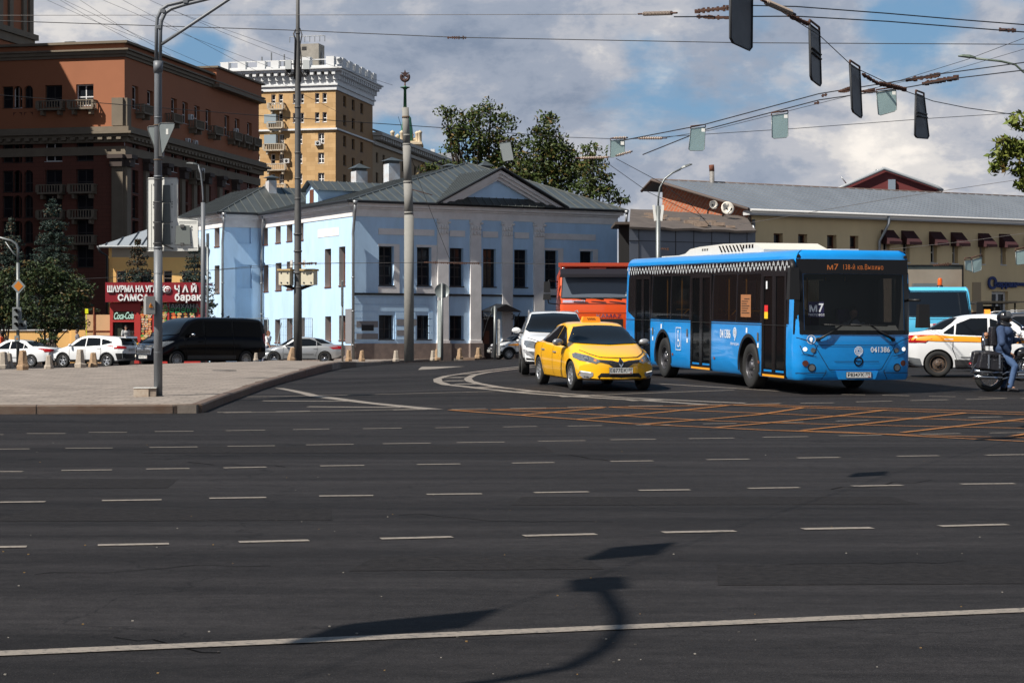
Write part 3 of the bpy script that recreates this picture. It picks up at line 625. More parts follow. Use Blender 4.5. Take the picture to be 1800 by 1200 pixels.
 dm.add([DFr.p(u1, 0, zdb), DFr.p(u1, dd, zdb), DFr.p(u1, dd, zds), DFr.p(u1, 0, zds)], [(0, 1, 2, 3)], 0); dm.add([DFr.p(u0, dd, zdb), DFr.p(u0, 0, zdb), DFr.p(u0, 0, zds), DFr.p(u0, dd, zds)], [(0, 1, 2, 3)], 0)
 o = dm.build('dormer', [M_BLUE], ro); dr_ = MB(); oh = .28
 slope(dr_, [DFr.p(u1 + oh, -.35, zds - .12), DFr.p(u1 + oh, dd, zds - .12), DFr.p(um, dd, zdt), DFr.p(um, -.35, zdt)], .6, .03, 0, 1); slope(dr_, [DFr.p(u0 - oh, dd, zds - .12), DFr.p(u0 - oh, -.35, zds - .12), DFr.p(um, -.35, zdt), DFr.p(um, dd, zdt)], .6, .03, 0, 1)
 dr_.build('dormer_roof', [M_ROOFG, M_SEAM], ro, fix=False); wb = MB(); fbox(wb, DFr, um - .32, um + .3, -.03, .03, zds - 1.0, zds - .02); wb.build('dormer_window', [M_BROWNF], ro)
 # pediment over the portico
 pu0, pz0 = RF.uz(762, 353); pu1, pz1 = RF.uz(982, 364); pum, pzt = RF.uz(870.7, 300); pf = -.75; zpb = ze; pz = pzt
 pd = MB(); pd.add([RF.p(pu0 + 1.2, -.1, zpb), RF.p(pu1 - 1.2, -.1, zpb), RF.p(pum, -.1, pz - .45)], [(0, 1, 2)], 0); pd.build('tympanum', [M_BLUE], ro)
 pr = MB(); AB = Vector((0, 0, 1))
 for e in (pu0, pu1):      # raking cornice
  s = 1 if e == pu0 else -1
  for k, (th, pj) in enumerate(((.0, -.72), (.17, -.55), (.34, -.36))):
   a0, a1 = RF.p(e + s * th * 2.2, pj, zpb), RF.p(pum, pj, pz - .02 - th * 1.15); wv = Vector((0, 0, -.2)); ins = RF.p(0, .3, 0) - RF.p(0, pj, 0)
   q = [a0, a1, a1 + wv, a0 + Vector((RF.u.x, RF.u.y, 0)) * s * .45]; pr.add(q + [x + ins for x in q], [(0, 1, 2, 3), (7, 6, 5, 4), (0, 1, 5, 4), (1, 2, 6, 5), (2, 3, 7, 6), (3, 0, 4, 7)], 0)
 pr.build('pediment_moulding', [M_HWHITE], ro)
 rp = MB()
 def roofy(u, v, off=0):      # z of the front slope above a plan point
  f = (v + ov) / (7.0 + ov); return ze + (zap - ze) * f + off
 vt = (pz + .12 - ze) / (zap - ze) * (7.0 + ov) - ov
 slope(rp, [RF.p(pu0 - .15, -.85, zpb), RF.p(pu0 - .15, -ov, ze), RF.p(pum, vt, pz + .12), RF.p(pum, -.85, pz + .12)], .5, .03, 0, 1); slope(rp, [RF.p(pu1 + .15, -ov, ze), RF.p(pu1 + .15, -.85, zpb), RF.p(pum, -.85, pz + .12), RF.p(pum, vt, pz + .12)], .5, .03, 0, 1)
 rp.tube([RF.p(pu0 - .2, -.9, zpb), RF.p(pum, -.9, pz + .13), RF.p(pu1 + .2, -.9, zpb)], .09, 6, 2)
 slope(rp, [RF.p(pu0, -.8, ze - .02), RF.p(pu1, -.8, ze - .02), RF.p(pu1 - 1.0, -.1, ze + .5), RF.p(pu0 + 1.0, -.1, ze + .5)], .5, .03, 0, 1)
 rp.build('pediment_roof', [M_ROOFG, M_SEAM, M_DARKM], ro, fix=False)
 M_CHIM = mat('chimney_plaster', (0.55, 0.64, 0.72), 0.9, col2=(0.42, 0.36, 0.33), scale=1.4)
 def chim(px, wpx, y0, y1, yb, d):
  x, w = X(px, d), wpx / F * d; fr = Fr(x - w / 2, d, .877, .481); m_ = MB(); zt = Z(y1, d); fbox(m_, fr, 0, w, 0, w, Z(yb, d), Z(y0, d)); c = m_.build('chimney', [M_CHIM], ro)
  k = MB(); zz_ = Z(y0, d); fbox(k, fr, .05, w - .05, .05, w - .05, zz_, zz_ + .18, 0); o = .18; pk = [fr.p(-o, -o, zz_ + .18), fr.p(w + o, -o, zz_ + .18), fr.p(w + o, w + o, zz_ + .18), fr.p(-o, w + o, zz_ + .18), fr.p(w / 2, w / 2, zt)]
  k.add(pk, [(3, 2, 1, 0), (0, 1, 4), (1, 2, 4), (2, 3, 4), (3, 0, 4)]); k.build('chimney_cap', [M_ROOFG], c)
 chim(480, 15, 317, 307, 352, 133); chim(637, 22, 300, 286, 334, 134); chim(694.5, 22, 287, 275, 330, 132); chim(857, 16, 296, 282, 305, 131); chim(795, 16, 296, 286, 305, 134)
 # rain pipes
 def drain(fr, u, zt, zb_, off=.22):
  m_ = MB(); m_.tube([fr.p(u - .05, -.75, zt), fr.p(u - .05, -.75, zt - .25)], [.16, .08], 10); m_.tube([fr.p(u - .05, -.75, zt - .25), fr.p(u, -.6, zt - .6), fr.p(u + .05, -off + .02, zt - 1.9), fr.p(u + .05, -off, zt - 2.2), fr.p(u + .05, -off, zb_)], .085, 10)
  for k in range(3): z = zb_ + .8 + k * 2; m_.tube([fr.p(u + .05, -off, z), fr.p(u + .05, -off, z + .07)], .11, 10)
  m_.build('rain_pipe', [M_PIPE], T)
 drain(RF, -.12, ztop, .3); drain(BF, -BX - .2, ztop, .3); drain(BF, -.15, ztop, .3); drain(RF, L + .3, ztop, .3)
 return RF, LF
RF, LF = blue_house()
# ---------------------------------------------------------------- far apartment blocks
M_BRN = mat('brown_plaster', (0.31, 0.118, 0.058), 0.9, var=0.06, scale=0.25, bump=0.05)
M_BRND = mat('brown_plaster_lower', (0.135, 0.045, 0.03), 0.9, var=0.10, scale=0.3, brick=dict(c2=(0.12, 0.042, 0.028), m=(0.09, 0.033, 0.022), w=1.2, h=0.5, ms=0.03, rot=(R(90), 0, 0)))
M_TRIM = mat('grey_beige_trim', (0.165, 0.135, 0.10), 0.85, var=0.12, scale=0.6)
M_DKTRIM = mat('dark_capital', (0.05, 0.035, 0.03), 0.8)
M_AC = mat('air_conditioner_white', (0.5, 0.5, 0.5), 0.5)
def balcony(parent, fr, uc, z, w=3.3, d=1.3, h=1.0, m=None, side='balcony'):
 key = ('bal', w, d, h, m.name)
 if key not in WC:
  mb = MB(); mb.box(-w / 2, -d, -.22, w / 2, 0, 0)
  mb.box(-w / 2, -d, h - .12, w / 2, -d + .2, h)
  for s in (-1, 1): mb.box(s * w / 2 - .1, -d, h - .12, s * w / 2 + .1, 0, h); mb.box(s * w / 2 - .2, -d, 0, s * w / 2 + .12, -d + .25, h - .12); mb.box(s * (w / 2 - .5) - .15, -d * .8, -.8, s * (w / 2 - .5) + .15, 0, -.22)
  n = int(w / .35)
  for i in range(n): x = -w / 2 + w * (i + .5) / n; mb.box(x - .06, -d + .05, 0, x + .06, -d + .17, h - .12)
  for s in (-1, 1):
   for i in range(3): y = -d * (i + .7) / 3.6; mb.box(s * w / 2 - .05, y - .06, 0, s * w / 2 + .05, y + .06, h - .12)
  WC[key] = mb.mesh('balcony', [m])
 o = link('balcony', WC[key], parent); o.location = fr.p(uc, 0, z); o.rotation_euler = (0, 0, fr.a); return o
def acunit(parent, fr, uc, z):
 if 'ac' not in WC: mb = MB(); mb.box(-.5, -.5, 0, .5, -.05, .75); mb.lathe([(.001, -.52), (.26, -.52), (.26, -.5)], 12, 1, 'Y', c=(0, 0, .38)); WC['ac'] = mb.mesh('air_conditioner', [M_AC, M_DARKM])
 o = link('air_conditioner', WC['ac'], parent); o.location = fr.p(uc, 0, z); o.rotation_euler = (0, 0, fr.a)
def brown_block():
 T = thing('apartment_building', 'tall terracotta brown apartment block with balconies and moulded cornices behind the spruce trees', 'apartment building')
 cx, cy = X(219, 250), 250.0; A = Fr(cx - .974 * 90, cy + .227 * 90, .974, -.227); B = Fr(cx, cy, .205, .979)
 z = lambda py: A.uz(219, py)[1]
 zt = z(72); z1 = z(100); zl = z(231); z2 = z(250); z3 = z(272)
 def au(px): return A.uz(px, 0)[0]
 def bu(px): return B.uz(px, 0)[0]
 Lb = bu(455)
 zr = [z(y) for y in (165, 212, 262, 315, 360, 405, 450, 495, 540)]   # window centres on each floor
 mb = MB(); lo = MB(); ha = []; hb = []
 ac = []
 for base in (0, -130, -260):
  ac += [(31 + base, 1.3, True), (50 + base, 1.3, True), (94 + base, 2.5, False), (149 + base, 2.5, False)]
 for px, w, ar in ac:
  if px < -330: continue
  u = au(px)
  for i, zc in enumerate(zr[:7]): hh = 3.4 / 2 if not ar else 1.75; ha.append((u - w / 2 * .95, u + w / 2 * .95, zc - hh * .8, zc + hh * .8, ar and i != 2, i))
 bc = [238, 264, 306, 325.5, 346.5, 366, 399, 417, 438.5]
 bz = [i for i in range(8)]
 for px in bc:
  u = bu(px)
  for i, zc in enumerate(zr[:8]): hb.append((u - 1.0, u + 1.0, zc - 1.5, zc + 1.4, False, i))
 up = lambda L_: [h for h in L_ if h[2] > zl]; dn = lambda L_: [h for h in L_ if h[2] <= zl]
 wall(mb, A, 0, 90, zl, zt - .1, up(ha), 0, 0, .5); wall(mb, B, 0, Lb, zl, zt - .1, up(hb), 0, 0, .5)
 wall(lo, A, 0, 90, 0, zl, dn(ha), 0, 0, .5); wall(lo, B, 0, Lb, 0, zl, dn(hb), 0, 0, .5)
 e = B.p(Lb, 0, 0); e2 = B.p(Lb, 14, 0)
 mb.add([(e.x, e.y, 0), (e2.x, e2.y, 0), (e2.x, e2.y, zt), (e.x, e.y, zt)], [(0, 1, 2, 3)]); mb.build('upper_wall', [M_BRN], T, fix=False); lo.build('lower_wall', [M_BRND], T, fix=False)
 rb = MB(); a0 = A.p(0, -1, 0); rb.add([A.p(0, 0, zt - .2), A.p(90, 0, zt - .2), B.p(Lb, 0, zt - .2), B.p(Lb, 20, zt - .2), A.p(0, 45, zt - .2)], [(0, 1, 2, 3, 4)]); rb.build('roof', [M_ROOFG], T)
 tb = MB()
 for za, zb, pr in ((zt - .3, zt, .55), (z(89), z(86), .8), (z(95), z(89), .5), (z(100), z(95), .25), (z(232), z(223), .9), (z(236), z(232), 1.5), (z(241), z(236), 1.0), (z(250), z(241), .6), (z(272), z(257), .2)):
  fbox(tb, A, 0, 90 + pr, -pr, .2, za, zb); fbox(tb, B, -pr + .004, Lb + pr, -pr, .2, za + .003, zb - .003)
 for i in range(70): u = 90 - .6 - i * 1.25; fbox(tb, A, u, u + .6, -1.2, -.6, z(246), z(241))
 for i in range(36): u = .3 + i * 1.25; fbox(tb, B, u, u + .6, -1.2, -.6, z(246), z(241))
 tb.build('cornice', [M_TRIM], T)
 for fr, us in ((A, [(90 - 1.6, 1.5), (90 - 1.6 - 38, 1.5)]), (B, [(.0, 1.3), (bu(252), 1.2), (bu(285), 1.2), (bu(316), 1.2), (bu(337), 1.2), (bu(358), 1.2), (bu(382), 1.2), (bu(408), 1.2)])):
  for u, w in us:
   p = MB(); fbox(p, fr, u, u + w, -.35, .1, 4, z(293)); fbox(p, fr, u, u + w, -.35, .1, z(221), z(172)) if (fr is A or u < 1) else None; po = p.build('pilaster', [M_TRIM], T)
   c = MB(); fbox(c, fr, u - .3, u + w + .3, -1.1, .1, z(279), z(272)); fbox(c, fr, u - .1, u + w + .1, -.8, .1, z(293), z(279)); c.build('capital', [M_DKTRIM], po)
 for fr, hs in ((A, ha), (B, hb)):
  for n, h in enumerate(hs):
   if fr is A and (h[0] < au(-60) or h[5] > 6): continue
   window(T, fr, *h[:4], .45, M_WHITEF if ((n * 7 + h[5]) % 3 == 0 or fr is B) and h[5] < 3 else M_BLACKF, (2, 2), .14, arch=h[4] and fr is A)  # lower floors take black frames to darken the windows lying in shade
 for px in (94, 149):
  for py in (189, 337, 382): balcony(T, A, au(px), z(py) , m=M_TRIM)
  balcony(T, A, au(px), z(427), m=M_TRIM)
 for px, i in ((245, 0), (298, 0), (337, 0), (371, 0), (405, 0), (423, 0), (440, 0), (337, 2), (371, 4), (405, 4), (299, 4), (264, 3), (346, 5)): balcony(T, B, bu(px), zr[i] - 1.9, m=M_TRIM, w=3.0)
 for px, i in ((332, 0), (327, 1), (340, 1), (412, 0), (352, 2), (300, 3), (380, 3), (330, 4)): acunit(T, B, bu(px), zr[i] - .9)
 # raised part at the far end of the side wing
 fb = MB(); ua, ub = bu(372), bu(452); fbox(fb, B, ua, ub, -.7, 14, zt - 1.5, zt + .75); fb.build('attic', [M_BRN], T)
 fc = MB(); fbox(fc, B, ua - .4, ub + .4, -1.1, 14.4, zt + .75, zt + 1.0); fbox(fc, B, ua - .4, ub + .4, -1.3, .2, zt - 2.0, zt - 1.5); fc.build('attic_cornice', [M_TRIM], T)
 # upper tower set back on the roof; its shaded flank shows in the corner of the view
 tw = MB(); Tf = Fr(X(55, 290) - .244 * 32, 290 - .970 * 32, .244, .970); zb = zt - .5; zt2 = zt + 24; fbox(tw, Tf, 0, 32, 0, 40, zb, zt2); tw.build('tower', [M_BRN], T)
 tm = MB(); zq = Z(62, 285)
 for a, b, pr in ((zq, zq + .8, .8), (zq - 1.2, zq, .4), (zt2 - 1, zt2, 1.0)): fbox(tm, Tf, -pr, 32 + pr, -pr, 40, a, b)
 for u in (4, 12, 22, 25, 29, 31): fbox(tm, Tf, u, u + 1.1, -.35, 0, zq + .8, zt2 - 1)
 tm.build('tower_moulding', [M_TRIM], T)
 wg = MB(); q = A.p(au(-42), 0, 0); Wf = Fr(q.x, q.y, -.244 / 1.0, -.970); fbox(wg, Wf, 0, 75, 0.0, -0.0 - 22, 0, z(72) + 18); wg.build('shade_wing', [M_BRND], T)  # unseen block added left of the view to cast shade on the front
 va = MB(); u = au(101); fbox(va, A, u, u + 1.4, 2, 3.4, zt - .2, zt + .5); va.build('roof_vent', [M_ROOFG], T)
brown_block()
M_YEL = mat('ochre_stone_tiles', (0.46, 0.285, 0.125), 0.85, var=0.12, scale=0.4, brick=dict(c2=(0.60, 0.40, 0.20), m=(0.36, 0.21, 0.09), w=1.5, h=0.75, ms=0.012, bias=-.25, rot=(R(90), 0, 0)))
M_YEL2 = mat('ochre_stone_shaded', (0.34, 0.20, 0.09), 0.85, var=0.12, scale=0.4, col2=(0.27, 0.165, 0.09))  # darker copy of the ochre: shade of the side faces is in the colour
M_STUC = mat('white_stucco', (0.66, 0.67, 0.68), 0.8, var=0.06, scale=0.5)
def yellow_block():
 T = thing('apartment_building', 'ochre tiled apartment tower with white bracketed cornice and roof balustrade', 'apartment building')
 D = 333.0; cx = X(590, D); A = Fr(cx - .972 * 20.4, D + .236 * 20.4, .972, -.236); B = Fr(cx, D, .2, .98); z = lambda py: A.uz(590, py)[1]
 au = lambda px: A.uz(px, 0)[0]; bu = lambda px: B.uz(px, 0)[0]; Lb = bu(655)
 def zf(px, py): return A.uz(px, py)[1]
 ha = []; bal = []
 rows = [(172, 7.5), (206, 7.5), (243, 8), (277.5, 8), (313, 8), (348, 8)]
 for i, (py, hh) in enumerate(rows):
  cols = [(452, 5), (480.5, 7), (493.5, 7), (518, 6), (531, 6), (557.5, 7), (570.5, 7)] if i < 2 else [(454, 5), (481, 12) if i == 2 else (480, 7), (495, 8), (527, 8), (564.5, 10)]
  for px, w in cols:
   u = au(px); zc = zf(570, py); ww = w * .0951 * 1.15; ha.append((u - ww / 2, u + ww / 2, zc - hh * 1.15 * .0951, zc + hh * 1.15 * .0951))
 hb = []
 for px in (606, 621, 636):
  for py in (172, 206, 243, 277, 312): u = bu(px); hb.append((u - .9, u + .9, z(py) - .9, z(py) + .9))
 zw = z(158)
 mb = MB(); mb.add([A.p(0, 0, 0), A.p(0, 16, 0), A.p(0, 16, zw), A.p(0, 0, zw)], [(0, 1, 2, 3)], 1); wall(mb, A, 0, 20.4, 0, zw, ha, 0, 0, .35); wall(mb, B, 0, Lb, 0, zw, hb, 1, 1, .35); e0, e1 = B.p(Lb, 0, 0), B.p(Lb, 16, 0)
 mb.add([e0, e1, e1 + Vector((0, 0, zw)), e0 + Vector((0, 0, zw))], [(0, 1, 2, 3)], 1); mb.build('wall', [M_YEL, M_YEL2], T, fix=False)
 c = MB(); zc = z(128)
 for za, zb, pr in ((zw, z(150), .25), (z(150), z(147), .5), (z(147), zc - .25, .3), (z(126), z(122), 1.3), (z(122), z(119.5), 1.6), (z(228), z(225), .35)):
  fbox(c, A, -pr, 20.4 + pr, -pr, .3, za, zb); fbox(c, B, .0, Lb + pr, -pr, .3, za + .004, zb - .004)
 for fr, L_ in ((A, 20.4), (B, Lb)):
  n = int(L_ / 1.25)
  for i in range(n + 1): u = L_ * i / n - .3; fbox(c, fr, u, u + .6, -1.2, -.3, z(132), z(126)); fbox(c, fr, u + .08, u + .52, -.75, -.3, z(140), z(132))
 c.build('cornice', [M_STUC], T)
 rr = MB(); zr = z(119.5); rr.add([A.p(-1.6, -1.6, zr), A.p(22, -1.6, zr), B.p(Lb + 1.6, -1.6, zr), B.p(Lb + 1.6, 15, zr + .8), A.p(0, 15, zr + .8)], [(0, 1, 2, 3, 4)]); rr.build('roof', [mat('tin_roof', (0.25, 0.27, 0.28), 0.35, metal=.6, var=.15)], T)
 b = MB(); zt = z(100)
 for px in (398, 428, 462, 486, 512, 541, 583): u = au(px); fbox(b, A, u - .7, u + .7, -.9, .4, zr, zt - (0 if px > 520 else .4))
 for i in range(6): u = Lb * (i + .6) / 6; fbox(b, B, u - 1, u + 1, -.9, .4, zr, zt)
 fbox(b, A, 0, 20.9, -.7, .2, zr, zr + .45); fbox(b, B, 0, Lb, -.7, .2, zr, zr + .6); fbox(b, B, 0, Lb, -.7, .2, zt - .3, zt - .05); fbox(b, A, 0, 20.9, -.5, -.3, zt - .5, zt - .35)
 b.build('balustrade', [M_STUC], T)
 for h in ha: window(T, A, *h, .22, mat('far_frame_white', (.8, .8, .8), .5), (2 if h[1] - h[0] > .8 else 1, 2), .13)
 for h in hb: window(T, B, *h, .3, M_BLACKF, (2, 2), .1)
 M_BALC = mat('old_balcony', (0.42, 0.36, 0.28), 0.8, var=.2, scale=2)
 for px, py, w in ((488, 190, 2.6), (487, 223, 2.6), (485, 262, 3.6), (487, 297, 3.6), (487, 333, 3.6), (487, 368, 3.6)): balcony(T, A, au(px), zf(560, py), w, 1.1, 1.0, M_BALC)
 gl = MB(); u = au(480)
 for ya, yb in ((216, 200), (252, 236)): fbox(gl, A, u - 1.2, u + .9, -1.1, 0, zf(560, ya), zf(560, yb))
 gl.build('glazed_loggia', [mat('loggia_glass', (0.30, 0.36, 0.40), 0.2)], T)
 for px, py in ((560, 256), (505, 286)): acunit(T, A, au(px), zf(560, py))
 ac = MB(); u = au(523); fbox(ac, A, u - 1.9, u + 2.0, 5, 8, zr, Z(75, 338)); fbox(ac, A, u - 1.0, u - .2, 4.95, 5.1, Z(86, 338), Z(80, 338), 1); ac.build('lift_hut', [mat('hut_plaster', (.27, .25, .22), .9, var=.2, scale=1), M_BLACKF], T)
 rl = MB(); zt_ = Z(72, 338)
 for s in range(8): x = u - 3.2 + s * .9; q = A.p(x, 5, 0); rl.tube([(q.x, q.y, zt_), (q.x, q.y, zt_ + 1.0)], .06, 4)
 q0, q1 = A.p(u - 3.2, 5, zt_ + 1), A.p(u + 3.1, 5, zt_ + 1); rl.tube([q0, q1], .06, 4)
 for px, yy in ((438, 95), (478, 92), (455, 88), (545, 90)): q = A.p(au(px), 6, 0); rl.tube([(q.x, q.y, zr), (q.x, q.y, Z(yy, 339))], .12, 4)
 pieces(rl, 'roof_railing', [M_PIPE], T)
 # lower wing running away along the side street
 T2 = thing('apartment_building', 'long beige apartment wing with bracketed white cornice receding behind the concrete pole', 'apartment building')
 w = B.p(Lb, 0, 0); Wf = Fr(w.x, w.y, .2, .98); zt = Wf.uz(654, 232)[1]; L2 = 150; holes = []
 for i in range(24):
  for k in range(6): u = 3 + i * 4.6; holes.append((u - .8, u + .8, zt - 5.2 - 3.6 * k, zt - 3.4 - 3.6 * k))
 m2 = MB(); wall(m2, Wf, 0, L2, 0, zt, holes, 0, 0, .3); m2.build('wall', [mat('wing_plaster', (0.30, 0.22, 0.14), .9, var=.1, scale=.2)], T2, fix=False)
 c2 = MB(); fbox(c2, Wf, 0, L2, -1.8, 0, zt - .6, zt); fbox(c2, Wf, 0, L2, -.5, 0, zt - 2.2, zt - 1.6)
 for i in range(90): u = .5 + i * 1.6; fbox(c2, Wf, u, u + .7, -1.5, 0, zt - 1.3, zt - .6)
 c2.build('cornice', [mat('wing_cornice', (.45, .44, .41), .85, var=.1)], T2)
 r2 = MB(); r2.add([Wf.p(0, -1.8, zt + .01), Wf.p(L2, -1.8, zt + .01), Wf.p(L2, 7, zt + 3), Wf.p(0, 7, zt + 3)], [(0, 1, 2, 3)]); r2.build('roof', [M_ROOFG], T2)
 for h in holes[:100]: window(T2, Wf, *h, .28, M_BLACKF, (2, 1), .1)
yellow_block()
def spire_tower():
 T = thing('tower', 'distant cream tower with stone pinnacles and a green dome seen past the concrete pole', 'tower')
 D = 620.0; m1 = mat('cream_stone', (0.58, 0.48, 0.34), .85); m2 = mat('copper_green', (0.04, 0.20, 0.11), .5)
 b = MB(); x0, x1 = X(688, D), X(741, D)
 pts = [(X(691, D), 238), (X(700, D), 240), (X(697, D), 246), (X(733, D), 228), (X(737, D), 231), (X(739, D), 240), (X(724, D), 236), (X(705, D), 232)]
 b.box(X(690, D), D, 20, X(740, D), D + 9, Z(248, D)); b.box(X(687, D), D - 1, Z(254, D), X(742, D), D + 10, Z(250, D)); b.build('shaft', [m1], T)
 for px, py in ((690, 229), (698, 233), (706, 228), (722, 231), (733, 229), (738, 229), (712, 240), (728, 239)):
  q = MB(); x = X(px, D); q.lathe([(.6, Z(250, D)), (.6, Z(py + 6, D)), (.75, Z(py + 5, D)), (.75, Z(py + 3, D)), (.02, Z(py, D))], 8, c=(x, D - .2 + (px % 3) * 2, 0)); q.build('pinnacle', [m1], T)
 q = MB(); r = (X(725, D) - X(703, D)) / 2; q.lathe([(r, Z(250, D)), (r, Z(231, D)), (r * .9, Z(222, D)), (r * .75, Z(212, D)), (r * .7, Z(205, D)), (.1, Z(196, D))], 16, c=(X(714, D), D + 4, 0)); q.build('dome', [m2], T)
 T2 = thing('house', 'white painted roof gable with chimney glimpsed beyond the beige wing', 'house'); q = MB(); D = 480.0
 q.box(X(757, D), D, 20, X(764, D), D + 4, Z(262, D)); q.build('chimney', [M_STUC], T2); q = MB(); q.box(X(760, D), D + 2, 10, X(815, D), D + 20, Z(280, D)); q.build('wall', [M_STUC], T2); q = MB(); q.prism([(X(758, D), Z(280, D)), (X(817, D), Z(280, D)), (X(806, D), Z(268, D)), (X(770, D), Z(268, D))], D + 1, D + 21, 'XZ'); q.build('roof', [mat('pale_tin', (.45, .47, .5), .4, metal=.4)], T2)
spire_tower()
# ---------------------------------------------------------------- beige street building, grey building, red building
M_BEIGE = mat('beige_render', (0.85, 0.65, 0.37), 0.9, var=0.12, scale=0.6, bump=0.1, col2=(0.74, 0.56, 0.32), stretch=(1, 1, .4))
M_BRICK = mat('red_brick', (0.42, 0.115, 0.045), 0.9, var=.15, scale=6, brick=dict(c2=(0.30, 0.09, 0.045), m=(0.32, 0.2, 0.14), w=.5, h=.16, ms=.02, rot=(R(90), 0, R(60))))
M_GROOF = mat('grey_roof_sheet', (0.20, 0.215, 0.235), 0.4, metal=.35, var=.12, scale=.7, stretch=(1, .2, 1))
M_AWN = mat('burgundy_canvas', (0.04, 0.010, 0.013), 0.85)
def beige_block():
 T = thing('shop_building', 'long low beige building with grey sheet roof, red brick gable and burgundy window awnings', 'building')
 D = 110.0; A = Fr(X(1321, D), D, .877, .481); G = Fr(*A.p(0, 9, 0)[:2], .481, -.877); ze = A.uz(1322, 370)[1]; L = 44
 au = lambda px: A.uz(px, 0)[0]
 holes = []
 zz = lambda px, py: A.uz(px, py)[1]
 ups = [(1360, 1376), (1403, 1419), (1454, 1470.5), (1494, 1509)]
 for a, b in ups: holes.append((au(a), au(b), zz(1360, 446), zz(1360, 410)))
 aw = [(1548, 1568), (1583, 1603), (1632, 1651), (1670, 1688), (1718, 1735), (1755, 1772), (1800, 1818), (1838, 1855)]
 for a, b in aw: holes.append((au(a + 4), au(b - 4), zz(1640, 462), zz(1640, 418)))
 hd = (au(1743), au(1772), .6, zz(1757, 512)); mb = MB(); wall(mb, A, 0, L, 0, ze, holes + [hd], 0, 0, .35)
 # gable end: plaster below, brick above
 rt = Z(320, A.p(0, 9, 0).y); zg = ze
 mb.build('wall', [M_BEIGE], T, fix=False)
 gb = MB(); a, b = A.p(0, 0, 0), A.p(0, 9, 0); gb.add([(b.x, b.y, 0), (a.x, a.y, 0), (a.x, a.y, ze), (b.x, b.y, rt)], [(0, 1, 2, 3)]); gb.build('brick_gable', [M_BRICK], T)
 gp = MB()
 rnd = random.Random(2)
 prof = [(8.9, 5.2), (8.9, 6.0)] + [(8.8 - i * .8, 6.6 + rnd.uniform(-.25, .35) - .04 * i + (.5 if i > 7 else 0)) for i in range(11)] + [(.05, ze - .2), (.05, 5.2)]
 q = [A.p(0, v, z) + Vector((-A.u.x, -A.u.y, 0)) * .15 for v, z in prof]; gp.add(q, [tuple(range(len(q)))]); q2 = [p + Vector((A.u.x, A.u.y, 0)) * .15 for p in q]; gp.add(q + q2, [(i, (i + 1) % len(q), len(q) + (i + 1) % len(q), len(q) + i) for i in range(len(q))])
 gp.build('crumbling_render', [mat('crumbling_render', (.13, .10, .085), .95, var=.4, scale=3, col2=(.3, .24, .19), bump=.6, bscale=8)], T)
 rf = MB(); r0, r1 = A.p(-.7, 9, rt + .12), A.p(L + 4, 9, rt + .12); slope(rf, [A.p(-.5, -.5, ze), A.p(L + 4, -.5, ze), r1, r0], .7, .03, 0)
 rf.add([r0, r1, A.p(L + 4, 10.2, rt - .5), A.p(-.7, 10.2, rt - .5)], [(3, 2, 1, 0)]); rf.add([A.p(0, 9, rt), A.p(L, 9, rt), A.p(L, 9, 0), A.p(0, 9, 0)], [(3, 2, 1, 0)])
 rf.build('roof', [M_GROOF], T, fix=False)
 fa = MB(); fbox(fa, A, -.5, L, -.52, .1, ze - .28, ze - .03); fa.tube([A.p(-.5, -.62, ze - .02), A.p(L, -.62, ze - .02)], .08, 6); fa.build('eaves_board', [mat('eaves_white', (.5, .5, .5), .7)], T)
 ve = MB(); ve.tube([A.p(-.62, -.6, ze + .02), A.p(-.75, 9, rt + .1), A.p(-.7, 10.2, rt - .5)], .09, 5); ve.build('verge_trim', [mat('rusty_verge', (.10, .075, .065), .8)], T)
 rd = MB(); rd.tube([r0, r1], .07, 5); rd.build('ridge_cap', [mat('rusty_ridge', (.11, .08, .07), .8)], T)
 for h in holes[:4]: window(T, A, *h, .3, M_BROWNF, (1, 2), .08)
 for h in holes[4:]: window(T, A, *h, .3, M_WHITEF, (2, 2), .06)
 window(T, A, *hd, .25, M_WHITEF, (2, 1), .16)
 for a, b in aw:
  u0, u1 = au(a + 1), au(b + 3); z1, z0 = zz(1640, 407), zz(1640, 431); m_ = MB()
  q = [A.p(u0, 0, z1), A.p(u1, 0, z1), A.p(u1, -.75, z0 + .12), A.p(u0, -.75, z0 + .12), A.p(u1, -.75, z0 - .04), A.p(u0, -.75, z0 - .04), A.p(u0, 0, z0 - .02), A.p(u1, 0, z0 - .02)]
  m_.add(q, [(3, 2, 1, 0), (5, 4, 2, 3), (0, 6, 5, 3), (1, 2, 4, 7)]); m_.build('awning', [M_AWN], T)
 dp = MB(); u = au(1543); dp.tube([A.p(u + .3, -.6, ze - .05), A.p(u + .3, -.6, ze - .5), A.p(u, -.15, ze - 1.5), A.p(u, -.15, .4)], .09, 8); dp.build('rain_pipe', [mat('zinc_bright', (.42, .44, .46), .35, metal=.6)], T)
 db = MB(); db.tube([A.p(0.06, -.12, ze - .5), A.p(0.06, -.12, 5)], .09, 8); db.build('corner_pipe', [mat('zinc_bright', (.4, .4, .4), .4)], T)
 MS = mat('sign_blue', (0.008, 0.03, 0.16), 0.5)
 c = A.p(au(1746), -.12, zz(1746, 501)); u3 = (A.u.x, A.u.y, 0)
 text('shop_sign', 'О', .95, MS, T, basis(A.p(au(1742), -.12, zz(1742, 499)), u3, (0, 0, 1)), extrude=.05, offset=.03)
 text('shop_sign', 'чаррик', 0.52, MS, T, basis(A.p(au(1764.5), -.12, zz(1765, 500)), u3, (0, 0, 1)), extrude=.05, offset=.018, sx=1.0)
 text('shop_sign', 'оптика', 0.30, MS, T, basis(A.p(au(1794), -.12, zz(1794, 499.5)), u3, (0, 0, 1)), extrude=.05, offset=.02, sx=1.1)
